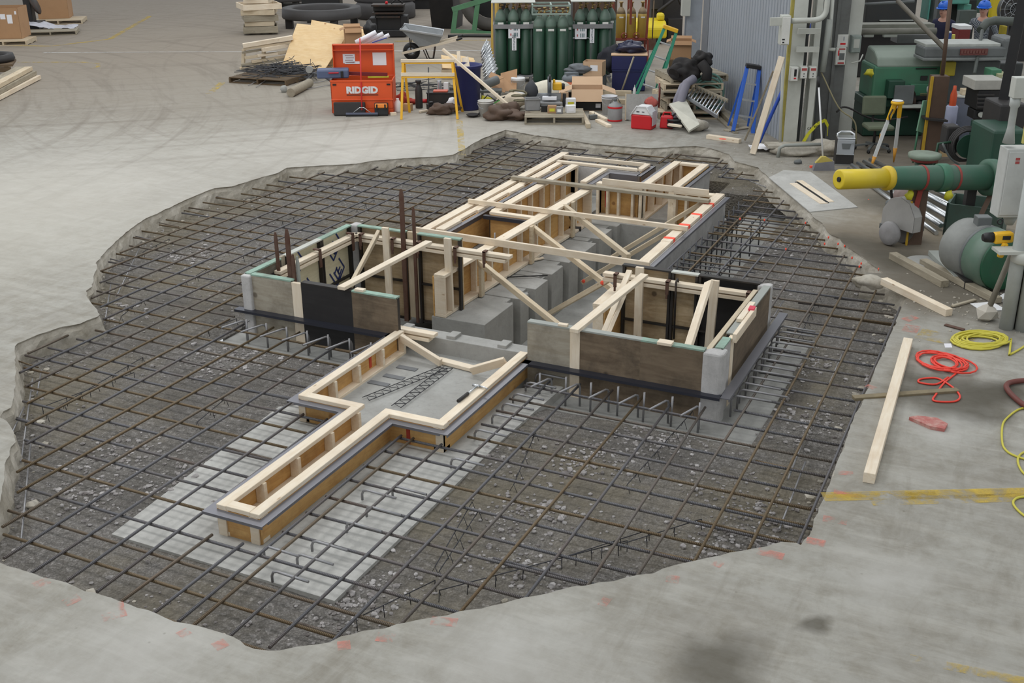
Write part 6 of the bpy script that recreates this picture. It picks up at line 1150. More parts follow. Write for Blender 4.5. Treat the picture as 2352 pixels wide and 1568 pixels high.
p, q = pts[2], pts[3]; dd = (q-p).normalized(); f_ = V((math.sin(FACE), -math.cos(FACE), 0)); text(t, 'CAUTION', .055, BLACK, WM[t.name].inverted() @ Mx.Translation((p+q)/2+f_*.006) @ Mx(((dd.x, 0, f_.x, 0), (dd.y, 0, f_.y, 0), (dd.z, 1, 0, 0), (0, 0, 0, 1))).to_3x3().to_4x4(), .001, .001)
# silver radio
t = FT('radio', 'silver and black jobsite radio with a handle, standing by the pipes', 'radio', 1938, 380, -.15)
part('body', t, DARK, lambda m: m.box((0, .12, .22), (.29, .24, .42)), .015); part('face', t, paint((178, 182, 186), .4, .3, .1), lambda m: m.box((0, -.004, .3), (.27, .02, .24)), .006); part('display', t, MGREY, lambda m: m.front([(-.07, .36), (.08, .36), (.06, .27), (-.05, .27)], -.02, -.012)); part('knob', t, GALV, lambda m: m.lathe([(.022, 0), (.02, .02)], 12, (.11, -.014, .37), Mx.Rotation(PI/2, 3, 'X'))); part('lower_trim', t, ALU, lambda m: m.box((0, -.008, .185), (.28, .02, .015))); part('base_trim', t, ALU, lambda m: m.box((0, -.008, .012), (.28, .02, .02)))
part('top_bezel', t, ALU, lambda m: m.box((0, .12, .435), (.28, .24, .02)), .008); part('handle', t, ALU, lambda m: m.tube([(-.13, .03, .43), (-.14, .06, .5), (-.08, .1, .53), (.06, .1, .53), (.12, .06, .5), (.13, .03, .43)], .016))
# tripod
t = FT('survey_tripod', 'yellow headed survey tripod with white legs', 'tripod', 2030, 384); s = sc_(2030, 384)
tp = lambda x, y, d_=0: V(((x-2030)*s, d_, (384-y)*s))
for a, b in ((tp(2036, 240), tp(1998, 380, -.05)), (tp(2050, 240), tp(2066, 368, .3)), (tp(2043, 240, .05), tp(2050, 345, .8))):
    lg = part('leg', t, paint((214, 216, 214), .5, 0, .1), lambda m: m.beam(a.lerp(b, .2), a.lerp(b, .88), .05, .03, (0, 1, 0))); part('hinge', lg, YEL, lambda m: m.beam(a, a.lerp(b, .25), .055, .045, (0, 1, 0))); part('foot', lg, paint((214, 150, 50), .5, 0, .2), lambda m: m.tube([a.lerp(b, .84), V((b.x, b.y, .01))], .035, 8, r2=.01))
part('head', t, YEL, lambda m: m.lathe([(.07, 0), (.1, .01), (.1, .04), (.07, .05)], 20, tp(2043, 240))); part('top_plate', t, WHITE, lambda m: m.lathe([(.085, .05), (.085, .06)], 20, tp(2043, 240))); part('strap', t, BLACK, lambda m: m.tube([tp(2033, 250, -.04), tp(2026, 265, -.05), tp(2030, 280, -.04)], .012))
# office chair
t = FT('office_chair', 'old green office chair behind the tripod', 'chair', 2005, 345); CH = paint((104, 112, 92), .85, 0, .25)
part('backrest', t, CH, lambda m: m.box((-.02, .15, .73), (.4, .07, .32), (-.1, 0, 0)), .05); part('seat', t, CH, lambda m: m.box((0, -.12, .43), (.44, .42, .08)), .035); part('back_bar', t, DARK, lambda m: m.tube([(0, .1, .42), (0, .2, .46), (0, .18, .65)], .02)); part('column', t, DARK, lambda m: m.tube([(0, 0, .12), (0, 0, .4)], .025))
for i in range(5): a = i*2*PI/5+.4; ba = part('base_arm', t, MGREY, lambda m: m.beam((0, 0, .12), (.3*math.cos(a), .3*math.sin(a), .07), .04, .03)); part('caster', ba, BLACK, lambda m: m.ball((.3*math.cos(a), .3*math.sin(a), .035), .035, 1))
# ---- green lathe and its neighbours
def blk(par, nm, x0, y0, x1, y1, dep, th, mat, bev=.01):
    """front face given by image corners at distance dep, th deep"""
    p, q = D(x0, y1, dep), D(x1, y0, dep); iv = WM[par.name].inverted(); a, b = iv @ p, iv @ q; return part(nm, par, mat, lambda m: m.b2((a.x, min(a.y, b.y), max(.0, a.z)), (b.x, min(a.y, b.y)+th, b.z)), bev)
t = FT('lathe', 'big green lathe with a rounded grey green hood behind the tripod', 'machine', 2050, 320); LD = 21.6
LG = paint((72, 130, 100), .5, 0, .5, (80, 90, 78), 2); LGD = paint((36, 74, 58), .5, 0, .5, (40, 50, 44), 2); LT = paint((146, 158, 146), .5, 0, .5, (96, 118, 102), 2)
p0 = WM[t.name].inverted() @ D(2050, 190, LD); kx = sc_(2050, 300)
part('headstock', t, LG, lambda m: m.box((p0.x-.12, .55, p0.z+.28), (1.56, .8, .58)), .04); part('hood', t, LT, lambda m: m.side([(.14, p0.z+.55), (.2, p0.z+.7), (.4, p0.z+.8), (.8, p0.z+.84), (.95, p0.z+.55)], p0.x-.86, p0.x+.66), .03)
part('slot', t, BLACK, lambda m: m.box((p0.x+.0, .14, p0.z+.52), (.36, .02, .02))); part('nameplate', t, DARK, lambda m: m.box((p0.x-.02, .14, p0.z+.36), (.12, .02, .08))); part('cover_plate', t, LG, lambda m: m.box((p0.x+.0, .12, p0.z+.12), (.5, .04, .3)), .03)
for i in range(4): part('vent', t, paint((160, 150, 110), .6, 0, .2), lambda m: m.box((p0.x+.06, .09, p0.z+.1-.022*i), (.26, .02, .01)))
part('bed', t, LGD, lambda m: m.box((p0.x-.1, .5, .62), (1.8, .85, .14)), .02); part('cabinet', t, LGD, lambda m: m.box((p0.x-.1, .6, .3), (1.7, .7, .58)), .02); part('chip_tray', t, BLACK, lambda m: m.box((p0.x+.1, .25, .72), (1.3, .5, .06))); part('chuck', t, DSTEEL, lambda m: m.lathe([(.1, 0), (.17, .02), (.17, .14), (.1, .16)], 20, (p0.x-.32, .1, p0.z-.02), Mx.Rotation(PI/2, 3, 'Y')))
part('tool_post', t, DARK, lambda m: m.ball((p0.x+.0, .1, p0.z-.1), (.24, .15, .11), 3, .6, 4).ball((p0.x+.4, .1, p0.z-.06), (.22, .14, .09), 3, .6, 9), 0); part('work_light', t, LIME, lambda m: m.ball((p0.x+.42, .08, p0.z+.16), .045, 2)); part('control_box', t, LGD, lambda m: m.box((p0.x-.55, .02, p0.z+.2), (.28, .2, .3)), .01); part('rail', t, GALV, lambda m: m.tube([(p0.x+.42, .05, p0.z-.05), (p0.x+.5, .0, p0.z+.5)], .012))
part('splash_guard', t, MGREY, lambda m: m.box((p0.x-.42, -.1, .8), (.34, .04, .32)), .01); part('shelf', t, GREYL, lambda m: m.box((p0.x-.34, -.2, .62), (.5, .25, .02)))
single('yellow_rag', 'yellow plastic bag draped over the left end of the lathe', 'bag', LIME, lambda m: m.ball((0, 0, 1.12), (.15, .12, .09), 3, .6, 4), 1993, 312); single('glass_jar', 'white jar with a purple label on the lathe bed', 'jar', WHITE, lambda m: m.tube([(-.1, 0, .9), (.1, 0, .92)], .055, 12), 2128, 325)
t = FT('cabinet', 'pale green sheet metal guard on thin legs in front of the lathe', 'guard', 2115, 372, .35); s = sc_(2115, 372)
part('panel', t, paint((122, 166, 138), .5, 0, .25), lambda m: m.front([(-.16, .52), (.2, .4), (.24, .98), (-.11, 1.0)], -.01, .02)); [part('leg', t, LG, lambda m: m.tube([(x, .02, 0), (x+.02, .02, .6)], .016)) for x in (-.14, .12)]; part('foot_rail', t, LG, lambda m: m.tube([(-.15, .02, .1), (.3, .02, .05)], .014))
t = FT('flat_machine', 'long grey overhead ram with a red nameplate, below the two workers', 'machine', 2235, 330); RD_ = 19.6
blk(t, 'ram', 2122, 108, 2330, 134, RD_, .5, MGREY, .03); blk(t, 'top_face', 2126, 100, 2300, 109, RD_+.05, .6, paint((178, 182, 176), .5, 0, .3), .01); blk(t, 'lower_lip', 2120, 132, 2320, 140, RD_-.02, .5, paint((128, 132, 130), .5, 0, .3), .01); blk(t, 'shoulder', 2300, 88, 2345, 138, RD_, .6, MGREY, .05)
o = blk(t, 'nameplate', 2205, 112, 2270, 127, RD_-.03, .02, paint((112, 58, 54), .6, 0, .4), 0)
pl = WM[t.name].inverted() @ D(2237, 119.5, RD_-.035); part('worn_print', o, paint((116, 74, 66), .7, 0, .3), lambda m: [m.box((pl.x-.2+.05*q_, pl.y-.005, pl.z+.01*(q_ % 2)), (.03, .004, .05)) for q_ in range(9)])
blk(t, 'body', 2150, 140, 2300, 300, RD_+.3, .8, paint((84, 90, 90), .5, 0, .4, (54, 56, 56)), .02); blk(t, 'side_body', 2230, 145, 2352, 330, RD_+.6, .8, paint((58, 62, 62), .5, 0, .3), .02); blk(t, 'dark_gap', 2110, 140, 2160, 320, RD_+.7, .5, BLACK); blk(t, 'yellow_guard', 2166, 142, 2198, 175, RD_+.2, .2, paint((176, 160, 44), .6, 0, .3), .02)
blk(t, 'green_stub', 2274, 160, 2302, 184, RD_-.5, .3, LG, .01); blk(t, 'cream_stub', 2292, 170, 2320, 186, RD_-.6, .3, paint((176, 178, 140), .5, 0, .2), .01)
t = FT('beam', 'long grey steel trough running behind the columns toward the workers', 'beam', 2040, 320); blk(t, 'channel', 1930, 55, 2148, 67, 20.9, .3, paint((132, 132, 120), .6, 0, .35), .005); p, q = WM[t.name].inverted() @ D(1934, 73, 20.7), WM[t.name].inverted() @ D(2150, 71, 20.7); part('tube', t, paint((124, 122, 112), .6, 0, .4), lambda m: m.tube([p, q], .055, 14))
for x0_, x1_ in ((1985, 2008), (2030, 2062)): blk(t, 'claw', x0_, 78, x1_, 86, 20.9, .1, GREYL, .01)
blk(t, 'grey_block', 2060, 79, 2142, 100, 21.4, .4, paint((112, 112, 112), .6, 0, .3), .01)
rod(D(2062, 2, 20.4), D(2170, 112, 19.3), .04, paint((118, 112, 100), .6, .1, .4), None, 'diagonal_pipe', 'grey pipe slanting down from the top to the brown pole', 'pipe'); rod(D(2184, -10, 18.3), D(2163, 185, 18.3), .032, BROWN, None, 'upright_pipe', 'thin brown upright pole above the brown post', 'pole'); rod(D(1948, 12, 20.6), D(2100, 3, 20.6), .025, MGREY, None, 'rail', 'thin horizontal rail near the top right', 'rail')
t = FT('steel_post', 'rusty brown steel post with a yellow edge beside the pale green guard', 'post', 2132, 378); part('post', t, BROWN, lambda m: m.box((.03, .1, .7), (.25, .2, 1.4))); part('yellow_edge', t, YPOST, lambda m: m.box((-.12, .0, .7), (.035, .05, 1.4))); part('band', t, DARK, lambda m: m.box((.0, .02, .74), (.34, .3, .03), (0, .1, 0)))
t = FT('steel_cabinet', 'blue grey sheet metal cabinet behind the hose coil', 'cabinet', 2205, 350, -.4); part('body', t, paint((112, 118, 132), .5, 0, .3), lambda m: m.box((0, .3, .45), (.42, .5, .9)), .01); part('top', t, GREYL, lambda m: m.box((0, .3, .91), (.44, .52, .02)))
single('wood_block', 'pale wooden block on the blue grey cabinet', 'block', PINE2, lambda m: m.box((0, .25, 0.05), (.22, .15, .1)), 2216, 350, 0, .92, .01); single('machine_plate', 'flat green machine panel behind the brown post', 'panel', LG, lambda m: m.box((0, .2, .5), (.32, .06, .5)).box((0, .25, .15), (.1, .1, .3)), 2184, 352); single('orange_bottle', 'orange red bottle behind the brown post', 'bottle', paint((206, 82, 40), .5, 0, .2), lambda m: m.lathe([(.05, .75), (.055, .8), (.055, .98), (.03, 1.05), (.025, 1.12)], 12).box((0, 0, .37), (.1, .1, .74)), 2172, 352)
t = FT('control_cabinet', 'black louvred control unit with a pale lid at the right', 'control unit', 2268, 352); CD = 17.6
blk(t, 'lid', 2237, 184, 2310, 207, CD, .5, paint((170, 168, 160), .6, 0, .3), .01); blk(t, 'lid_end', 2322, 186, 2334, 208, CD, .4, GREYL, .005); blk(t, 'case', 2242, 207, 2308, 252, CD+.02, .5, BLACK, .01)
for i in range(4): blk(t, 'louvre', 2246, 216+i*9, 2285, 221+i*9, CD-.01, .05, DARK, .003)
blk(t, 'gauge_box', 2236, 252, 2285, 275, CD+.1, .3, BLACK, .02); blk(t, 'pedestal', 2240, 275, 2262, 352, CD+.2, .3, MGREY, .01); blk(t, 'cream_leg', 2272, 255, 2298, 300, CD+.3, .2, paint((170, 168, 120), .6, 0, .3), .01); blk(t, 'green_foot', 2255, 295, 2330, 420, CD+.2, .8, LGD, .03); part('gauge', t, GREYL, lambda m: m.lathe([(.045, 0), (.04, .03)], 14, WM[t.name].inverted() @ D(2253, 263, CD+.08), Mx.Rotation(PI/2, 3, 'X')))
t = FT('hose_reel', 'black hose coil hanging on a bracket above the green pipe', 'hose', 2220, 385)
c = WM[t.name].inverted() @ D(2218, 332, 16.6); part('coil', t, DARK, lambda m: m.tube([c+V(((.2+.012*(a//18))*math.cos(a*PI/9), .03*(a//18)-.05, (.215+.012*(a//18))*math.sin(a*PI/9))) for a in range(72)], .018, 7)); part('backing', t, LGD, lambda m: m.lathe([(.17, .1), (.17, .12)], 24, c, Mx.Rotation(PI/2, 3, 'X'))); part('bracket', t, GREEND, lambda m: m.tube([c+V((-.42, 0, -.33)), c+V((-.4, 0, .02)), c+V((-.2, 0, .04))], .02)); part('motor', t, DARK, lambda m: m.box(c+V((-.17, .2, .05)), (.2, .25, .4)), .03)
pipe([(2165, 330), (2185, 365), (2230, 390), (2290, 395), (2320, 378)], 16.4, .014, MGREY, 'grey cable drooping over the green pipe to the white box', 'cable', 'cable')
single('glue_tub', 'white and blue jar behind the brown post', 'jar', paint((168, 172, 196), .6, 0, .2), lambda m: m.lathe([(.09, .5), (.095, .52), (.095, .78), (.08, .8)], 16).box((0, 0, .25), (.2, .2, .5)), 2172, 352, 0, 0); single('plywood_scrap', 'stained plywood scrap between brown post and hose coil', 'panel', PLYC, lambda m: m.box((0, 0, .25), (.2, .03, .4), (-.2, .0, .0)), 2168, 366)
t = FT('pipe_clamp', 'round green base plate with a red ring on the green pipe', 'base', 2122, 420); c = WM[t.name].inverted() @ D(2124, 356, 15.8); part('base', t, paint((124, 138, 122), .6, 0, .4), lambda m: m.lathe([(.17, -.05), (.22, -.03), (.22, .02), (.17, .03)], 24, c)); part('ring', t, paint((140, 54, 50), .6, 0, .3), lambda m: m.lathe([(.17, -.08), (.19, -.04)], 24, c)); part('leg', t, GREEND, lambda m: m.lathe([(.1, -.35), (.12, -.06)], 16, c))
# yellow and green horizontal machine barrel
t = FT('barrel_machine', 'green horizontal machine barrel with a bright yellow end sleeve', 'machine', 2115, 573); PD = 14.1
A, B_, Z_ = [WM[t.name].inverted() @ D(*p) for p in ((1926, 412, 13.9), (2042, 409, 14.15), (2300, 407, 14.5))]
def along(par, nm, p, q, prof, mat, n=28):
    M_, L_ = frame(p, q); part(nm, par, mat, lambda m: m.lathe([(r, z*L_) for r, z in prof], n, (0, 0, 0))).matrix_basis = M_ @ Mx(((0, 0, 1, 0), (1, 0, 0, 0), (0, 1, 0, 0), (0, 0, 0, 1)))
PG = paint((58, 100, 80), .5, 0, .45, (104, 104, 98), 2.5)
along(t, 'yellow_sleeve', A, B_, [(.03, .02), (.1, 0), (.12, .01), (.12, .9)], paint((226, 200, 48), .4, 0, .15, (130, 110, 40), 3)); along(t, 'sleeve_collar', A.lerp(B_, .9), B_, [(.12, 0), (.148, .3), (.152, .5), (.15, 1)], paint((214, 184, 46), .45, 0, .3, (100, 90, 50), 5)); along(t, 'end_hole', A-(B_-A)*.005, A+(B_-A)*.02, [(.03, 0), (.03, 1)], BLACK, 14)
along(t, 'green_barrel', B_, Z_, [(.135, 0), (.14, .02), (.155, .3), (.16, 1)], PG); along(t, 'flange', B_.lerp(Z_, .42), B_.lerp(Z_, .5), [(.16, 0), (.176, .1), (.176, .9), (.16, 1)], GREEN); along(t, 'rear_flange', B_.lerp(Z_, .86), B_.lerp(Z_, .93), [(.17, 0), (.23, .05), (.23, .95), (.17, 1)], PG)
for k_ in (.27, .56): along(t, 'red_strap', B_.lerp(Z_, k_), B_.lerp(Z_, k_+.02), [(.158, 0), (.162, .1), (.162, .9), (.158, 1)], paint((150, 56, 48), .6, 0, .3))
p = B_.lerp(Z_, .3); part('support_post', t, BROWN, lambda m: m.box((p.x, p.y+.1, (p.z-.16)/2), (.19, .16, p.z-.16))); part('yellow_edge', t, YPOST, lambda m: m.box((p.x-.1, p.y+.01, (p.z-.3)/2), (.02, .03, p.z-.3))); part('strap_drop', t, paint((150, 56, 48), .6, 0, .3), lambda m: m.box((p.x-.03, p.y+.0, p.z-.28), (.06, .02, .3), (0, .12, 0)))
p = B_.lerp(Z_, .8); part('support_post', t, DARK, lambda m: m.box((p.x, p.y+.2, (p.z-.16)/2), (.12, .1, p.z-.16)))
for x_, k_ in ((2090, .12), (2178, .62)): q = WM[t.name].inverted() @ D(x_, 448, 14.2); part('tape_knot', t, TP, lambda m: m.ball(q, (.05, .03, .06), 2, .6, x_))
# big machine body at the far right behind
t = FT('machine', 'dark green machine body behind the white box at the right edge', 'machine', 2320, 430); blk(t, 'body', 2262, 300, 2365, 440, 15.6, .8, LGD, .04); blk(t, 'upper', 2290, 240, 2365, 300, 16.2, .6, DARK, .03)
board(D(2352, -10, 16.6), D(2272, 400, 16.6), .14, .12, BLACK, None, 'black_post', 'leaning black steel post at the right edge', 'post', up=(0, 1, 0)); board(D(2300, 395, 14.6), D(2250, 500, 14.3), .06, .05, BROWN, None, 'brown_strut', 'dusty brown strut behind the motor', 'strut', up=(0, 1, 0))
# conduit bundle on the floor
for i in range(8): a, b = G(1948+i*7, 392-i*2.2), G(2150+i*9, 540-i*9); rod(a+V((0, 0, .03+.045*(i % 2))), b+V((0, 0, .03+.045*(i % 2))), .03, ALU, None, 'steel_conduit', 'shiny steel conduit lying in the bundle under the yellow sleeve', 'conduit', 'conduits on the floor', 12)
# floor saw
t = FT('cutoff_saw', 'dusty cut-off saw with a big guard standing at the brown post', 'saw', 2064, 556, .5); SG = paint((176, 174, 170), .6, .1, .35, (110, 106, 104), 4)
part('blade', t, paint((112, 110, 108), .5, .4, .2), lambda m: m.lathe([(.17, -.004), (.17, .004)], 32, (0, 0, .17), Mx.Rotation(PI/2, 3, 'Y')))
def guard(m):
    for x in (-.05, .05): m.front([(0, 0)]*0 or [(-.2, .15), (-.2, .3), (-.12, .42), (0, .46), (.12, .42), (.2, .3), (.2, .15)], x-.004, x+.004) if False else m.side([(-.2, .15), (-.2, .3), (-.12, .42), (0, .46), (.12, .42), (.2, .3), (.2, .15)], x-.004, x+.004)
    for (y0_, z0_), (y1_, z1_) in zip([(-.2, .15), (-.2, .3), (-.12, .42), (0, .46), (.12, .42), (.2, .3)], [(-.2, .3), (-.12, .42), (0, .46), (.12, .42), (.2, .3), (.2, .15)]): m.quad((-.054, y0_, z0_), (.054, y0_, z0_), (.054, y1_, z1_), (-.054, y1_, z1_))
part('guard', t, SG, guard); part('wheel', t, paint((150, 148, 148), .6, 0, .3), lambda m: m.lathe([(.03, -.03), (.11, -.03), (.12, 0), (.11, .03), (.03, .03)], 20, (-.16, -.02, .12), Mx.Rotation(PI/2, 3, 'Y'))); part('engine', t, MGREY, lambda m: m.box((.16, .15, .24), (.2, .3, .22)), .03); part('tank', t, paint((150, 130, 124), .6, 0, .3), lambda m: m.ball((.16, .12, .4), (.13, .14, .13), 2)); part('handle', t, DARK, lambda m: m.tube([(.0, .15, .4), (-.02, .2, .62), (.1, .22, .62)], .014)); part('frame', t, MGREY, lambda m: m.box((.15, .12, .1), (.3, .3, .05)))
t.scale = (1.3, 1.3, 1.3)
single('crate', 'dark green steel crate behind the motor', 'crate', paint((70, 92, 82), .6, 0, .5), lambda m: m.b2((-.35, 0, 0), (-.32, .6, .42)).b2((.32, 0, 0), (.35, .6, .42)).b2((-.35, 0, 0), (.35, .03, .42)).b2((-.35, .57, 0), (.35, .6, .42)).b2((-.3, .05, .2), (.3, .55, .25)), 2230, 548, -.5)
# motor
t = FT('motor', 'large round electric motor with a green end bell at the right', 'motor', 2245, 660); iv = WM[t.name].inverted(); fA, fB = iv @ (G(2195, 628)+V((0, .1, .34))), iv @ (G(2297, 672)+V((0, 0, .34)))
along(t, 'housing', fA, fB, [(.1, 0), (.29, .01), (.325, .06), (.33, .12), (.33, .56)], paint((140, 142, 138), .5, 0, .5, (92, 92, 90), 3), 36); along(t, 'band', fA.lerp(fB, .54), fA.lerp(fB, .6), [(.33, 0), (.336, .2), (.336, 1)], MGREY, 36); along(t, 'end_bell', fA.lerp(fB, .58), fB, [(.335, 0), (.335, .8), (.31, .95), (.25, 1.0)], paint((92, 118, 102), .45, 0, .5, (130, 132, 128), 3), 36); along(t, 'end_cap', fB-(fB-fA)*.01, fB+(fB-fA)*.02, [(.315, 0), (.3, .6), (.2, 1)], paint((34, 88, 62), .45, 0, .3), 36)
c = fA.lerp(fB, .4)+V((0, 0, .36)); part('terminal_box', t, MGREY, lambda m: m.box(c, (.16, .14, .12)), .01); part('lifting_eye', t, DARK, lambda m: m.tube([c+V((.2+.03*math.cos(a*PI/6), .0, -.01+.03*math.sin(a*PI/6))) for a in range(12)], .008, 6, True)); part('mount', t, DARK, lambda m: m.box(fA.lerp(fB, .5)-V((0, 0, .29)), (.5, .5, .1)))
t = T('power_tool', 'yellow and black power tool resting by the right column', 'tool', D(2300, 560, 11.8), FACE); part('body', t, YEL, lambda m: m.box((0, 0, .07), (.2, .1, .11), (0, -.05, .1)), .02); part('nose', t, BLACK, lambda m: m.lathe([(.055, 0), (.05, .07), (.035, .1)], 14, (-.1, 0, .07), Mx.Rotation(-PI/2, 3, 'Y'))); part('label', t, BLACK, lambda m: m.box((.02, -.055, .08), (.08, .004, .04)))
t = T('remote_control', 'small yellow crane remote hanging by the motor', 'remote', D(2300, 592, 11.75), FACE); part('case', t, YEL, lambda m: m.box((0, 0, .08), (.07, .04, .16), (0, .25, 0)), .02); part('screen', t, DARK, lambda m: m.box((.012, -.02, .11), (.04, .006, .04), (0, .25, 0)))
# right hand column with white box
t = FT('steel_column', 'pair of pale pipes rising at the right edge', 'column', 2322, 758); CW_ = paint((176, 180, 176), .6, 0, .25); part('pipe', t, CW_, lambda m: m.lathe([(.07, 0), (.07, 1.6)], 20, (-.03, .05, 0))); part('pipe', t, CW_, lambda m: m.lathe([(.08, 0), (.08, 2.6)], 20, (.12, .0, 0))); part('collar', t, GREYL, lambda m: m.lathe([(.1, .72), (.13, .74), (.13, .82), (.1, .84)], 20, (.02, .02, 0))); zt = D(2300, 560, 11.8).z; part('bracket', t, GREYL, lambda m: m.box((-.12, .05, zt-.015), (.3, .2, .03))); part('gap', t, BLACK, lambda m: m.box((.045, .05, .5), (.02, .02, 1.0)))
t = ebox('big white electrical box with a red sticker at the right edge', 2290, 342, 2375, 500, 11.9, .2, paint((196, 198, 194), .6, 0, .2), ((-.08, .86, .16, .035, REDL), (-.08, .81, .16, .035, REDL)), 'electrical_box'); part('handle', t, GALV, lambda m: m.tube([(.06, -.03, .62), (.08, -.05, .55), (.08, -.03, .5)], .008)); part('neck', t, CW_, lambda m: m.lathe([(.06, .75), (.035, .9), (.035, 1.1), (.05, 1.12), (.05, 1.2)], 14, (-.1, .08, 0))); part('tail', t, GREYP, lambda m: m.lathe([(.04, -.1), (.08, 0)], 14, (0.05, .1, 0))); part('upper_box', t, GREYL, lambda m: m.box((-.02, .08, 1.3), (.26, .12, .2)), .006); part('yellow_strip', t, paint((206, 196, 110), .6, 0, .2), lambda m: m.box((.06, .06, .98), (.07, .03, .46)))
rod(D(2328, 560, 11.9)-V((0, 0, .1)), G(2262, 730, .03), .03, paint((124, 118, 104), .6, 0, .4), None, 'timber_pole', 'grey pole leaning from the right column to the concrete lump', 'pole')
# things lying on the floor at right
WB = board(G(2085, 785, .045), G(1996, 1098, .045), .088, .088, PINE, None, 'long_board', 'long bright timber lying alone on the right hand floor', 'timber'); board(G(2030, 645, .04), G(2180, 718, .04), .09, .08, PINE, None, 'long_board', 'pale timber lying at the right corner of the dig', 'timber')
board(G(2050, 586, .04), G(2170, 652, .04), .1, .08, GREYW, None, 'old_timber', 'weathered timber lying left of the grey disc', 'timber'); board(G(2120, 600, .04), G(2292, 690, .04), .1, .07, GREYW, None, 'old_timber', 'weathered timber lying right of the grey disc', 'timber'); board(G(2145, 580, .05), G(2205, 640, .05), .14, .06, GREYP, None, 'steel_channel', 'grey steel channel lying under the motor', 'channel')
single('steel_disc', 'pale grey steel disc lying on the floor by the motor', 'disc', paint((168, 168, 164), .6, .1, .25), lambda m: m.lathe([(.05, 0), (.22, 0), (.225, .012), (.21, .02), (.02, .02)], 32), 2124, 602); board(G(2187, 703, .015), G(2240, 688, .015), .04, .02, GREYW, None, 'lath', 'short thin lath on the dirt by the right column', 'lath'); board(G(2170, 745, .01), G(2215, 757, .01), .05, .012, RUSTY, None, 'rusty_plate', 'rusty flat scrap beside the yellow cord', 'scrap')
single('paper_sheet', 'clean white sheet lying under the leaning pole', 'paper', WHITE, lambda m: m.quad((-.12, -.12, .01), (.16, -.1, .01), (.1, .16, .01), (-.16, .1, .01)), 2270, 706).modifiers.new('s', 'SOLIDIFY').thickness = .006
single('concrete_lump', 'broken white concrete lump under the leaning pole', 'concrete lump', paint((196, 190, 178), .9, 0, .3, (140, 132, 120), 8), lambda m: m.ball((0, 0, .08), (.13, .12, .1), 1, .35, 6), 2265, 735, .4); single('metal_bracket', 'white metal scrap behind the foot of the right column', 'scrap', WHITE, lambda m: m.box((0, 0, .03), (.16, .08, .04), (.2, 0, .8)), 2305, 690)
single('concrete_chunk', 'long broken concrete chunk on the rim beside the pale timber', 'concrete chunk', BROKEN, lambda m: m.ball((0, 0, -.06), (.24, .1, .09), 3, .3, 2, Mx.Rotation(-.4, 3, 'Z')), 2010, 640)
board(G(1960, 914, .0), G(2200, 896, .01), .07, .03, paint((134, 122, 96), .8, 0, .5), None, 'steel_strip', 'dirty strip embedded in the floor, jutting over the dig edge', 'strip')
single('red_flake', 'flat pink red stone flake lying on the right floor', 'flake', paint((176, 104, 98), .9, 0, .8, (200, 180, 168), 14), lambda m: m.prism([(-.13, .08), (-.05, .1), (.1, .04), (.14, -.08), (.07, -.17), (-.03, -.11)], .03), 2130, 972, .1)
def cord(px, py, rx, ry, n, mat, lab, r=.011, seed=1, tail=(), rr=.25):
    c = G(px, py); pts = []
    for i in range(n*16):
        a = i*2*PI/16; k_ = 1-rr*noise.noise(V((i*.045, seed, 0)))*2.2; q = c+V((math.cos(FACE+.3)*rx*k_*math.cos(a)-math.sin(FACE+.3)*ry*k_*math.sin(a)+.14*noise.noise(V((i*.02, 3, seed))), math.sin(FACE+.3)*rx*k_*math.cos(a)+math.cos(FACE+.3)*ry*k_*math.sin(a)+.14*noise.noise(V((i*.02, 9, seed))), r+.02*(i/(n*16))+.035*abs(noise.noise(V((i*.09, 5, seed)))))); pts.append(q)
    for q in tail: pts.append(G(*q, r))
    m = B(); m.tube(pts[:n*16]+smooth(pts[n*16:], 5) if tail else pts, r, 6); return O('power_cable', m, mat, label=lab, cat='cord')
YC, RC = paint((206, 196, 70), .45, 0, .08), paint((236, 66, 48), .45, 0, .05)
cord(2252, 785, .25, .17, 11, YC, 'yellow extension cord coiled by the right column', .011, 2, ((2318, 815), (2345, 800), (2375, 780))); cord(2170, 836, .17, .2, 7, RC, 'red extension cord tangled in front of the yellow coil', .0095, 5, ((2190, 862), (2168, 880), (2150, 905), (2145, 920), (2190, 922), (2205, 912), (2195, 895), (2172, 878), (2150, 868), (2115, 870), (2112, 878), (2150, 882), (2178, 866)), .35)
single('cord_tag', 'white printed tag on the red extension cord', 'tag', PAPER, lambda m: m.box((0, 0, .05), (.07, .05, .003), (.5, 0, 0)), 2176, 804)
m = B(); m.tube(smooth([G(*p, .01) for p in ((2365, 935), (2340, 940), (2318, 955), (2303, 975), (2302, 1015), (2312, 1035), (2335, 1048), (2375, 1060))]), .0095, 6); O('power_cable', m, YC, label='yellow cord looping in from the right edge', cat='cord'); m = B(); m.tube(smooth([G(*p, .01) for p in ((2375, 1030), (2345, 1042), (2338, 1060), (2350, 1085), (2380, 1105))]), .0095, 6).tube(smooth([G(*p, .01) for p in ((2380, 1140), (2340, 1142), (2327, 1155), (2345, 1178), (2380, 1200))]), .0095, 6); O('power_cable', m, YC, label='end of the yellow cord at the lower right edge', cat='cord', kind='thing')
m = B(); m.tube(smooth([G(*p, .03) for p in ((2375, 872), (2330, 876), (2312, 884), (2318, 900), (2345, 925), (2380, 945))]), .025, 8); O('hose', m, paint((112, 58, 50), .6, 0, .3), label='brown red hose at the right edge of the floor', cat='hose')
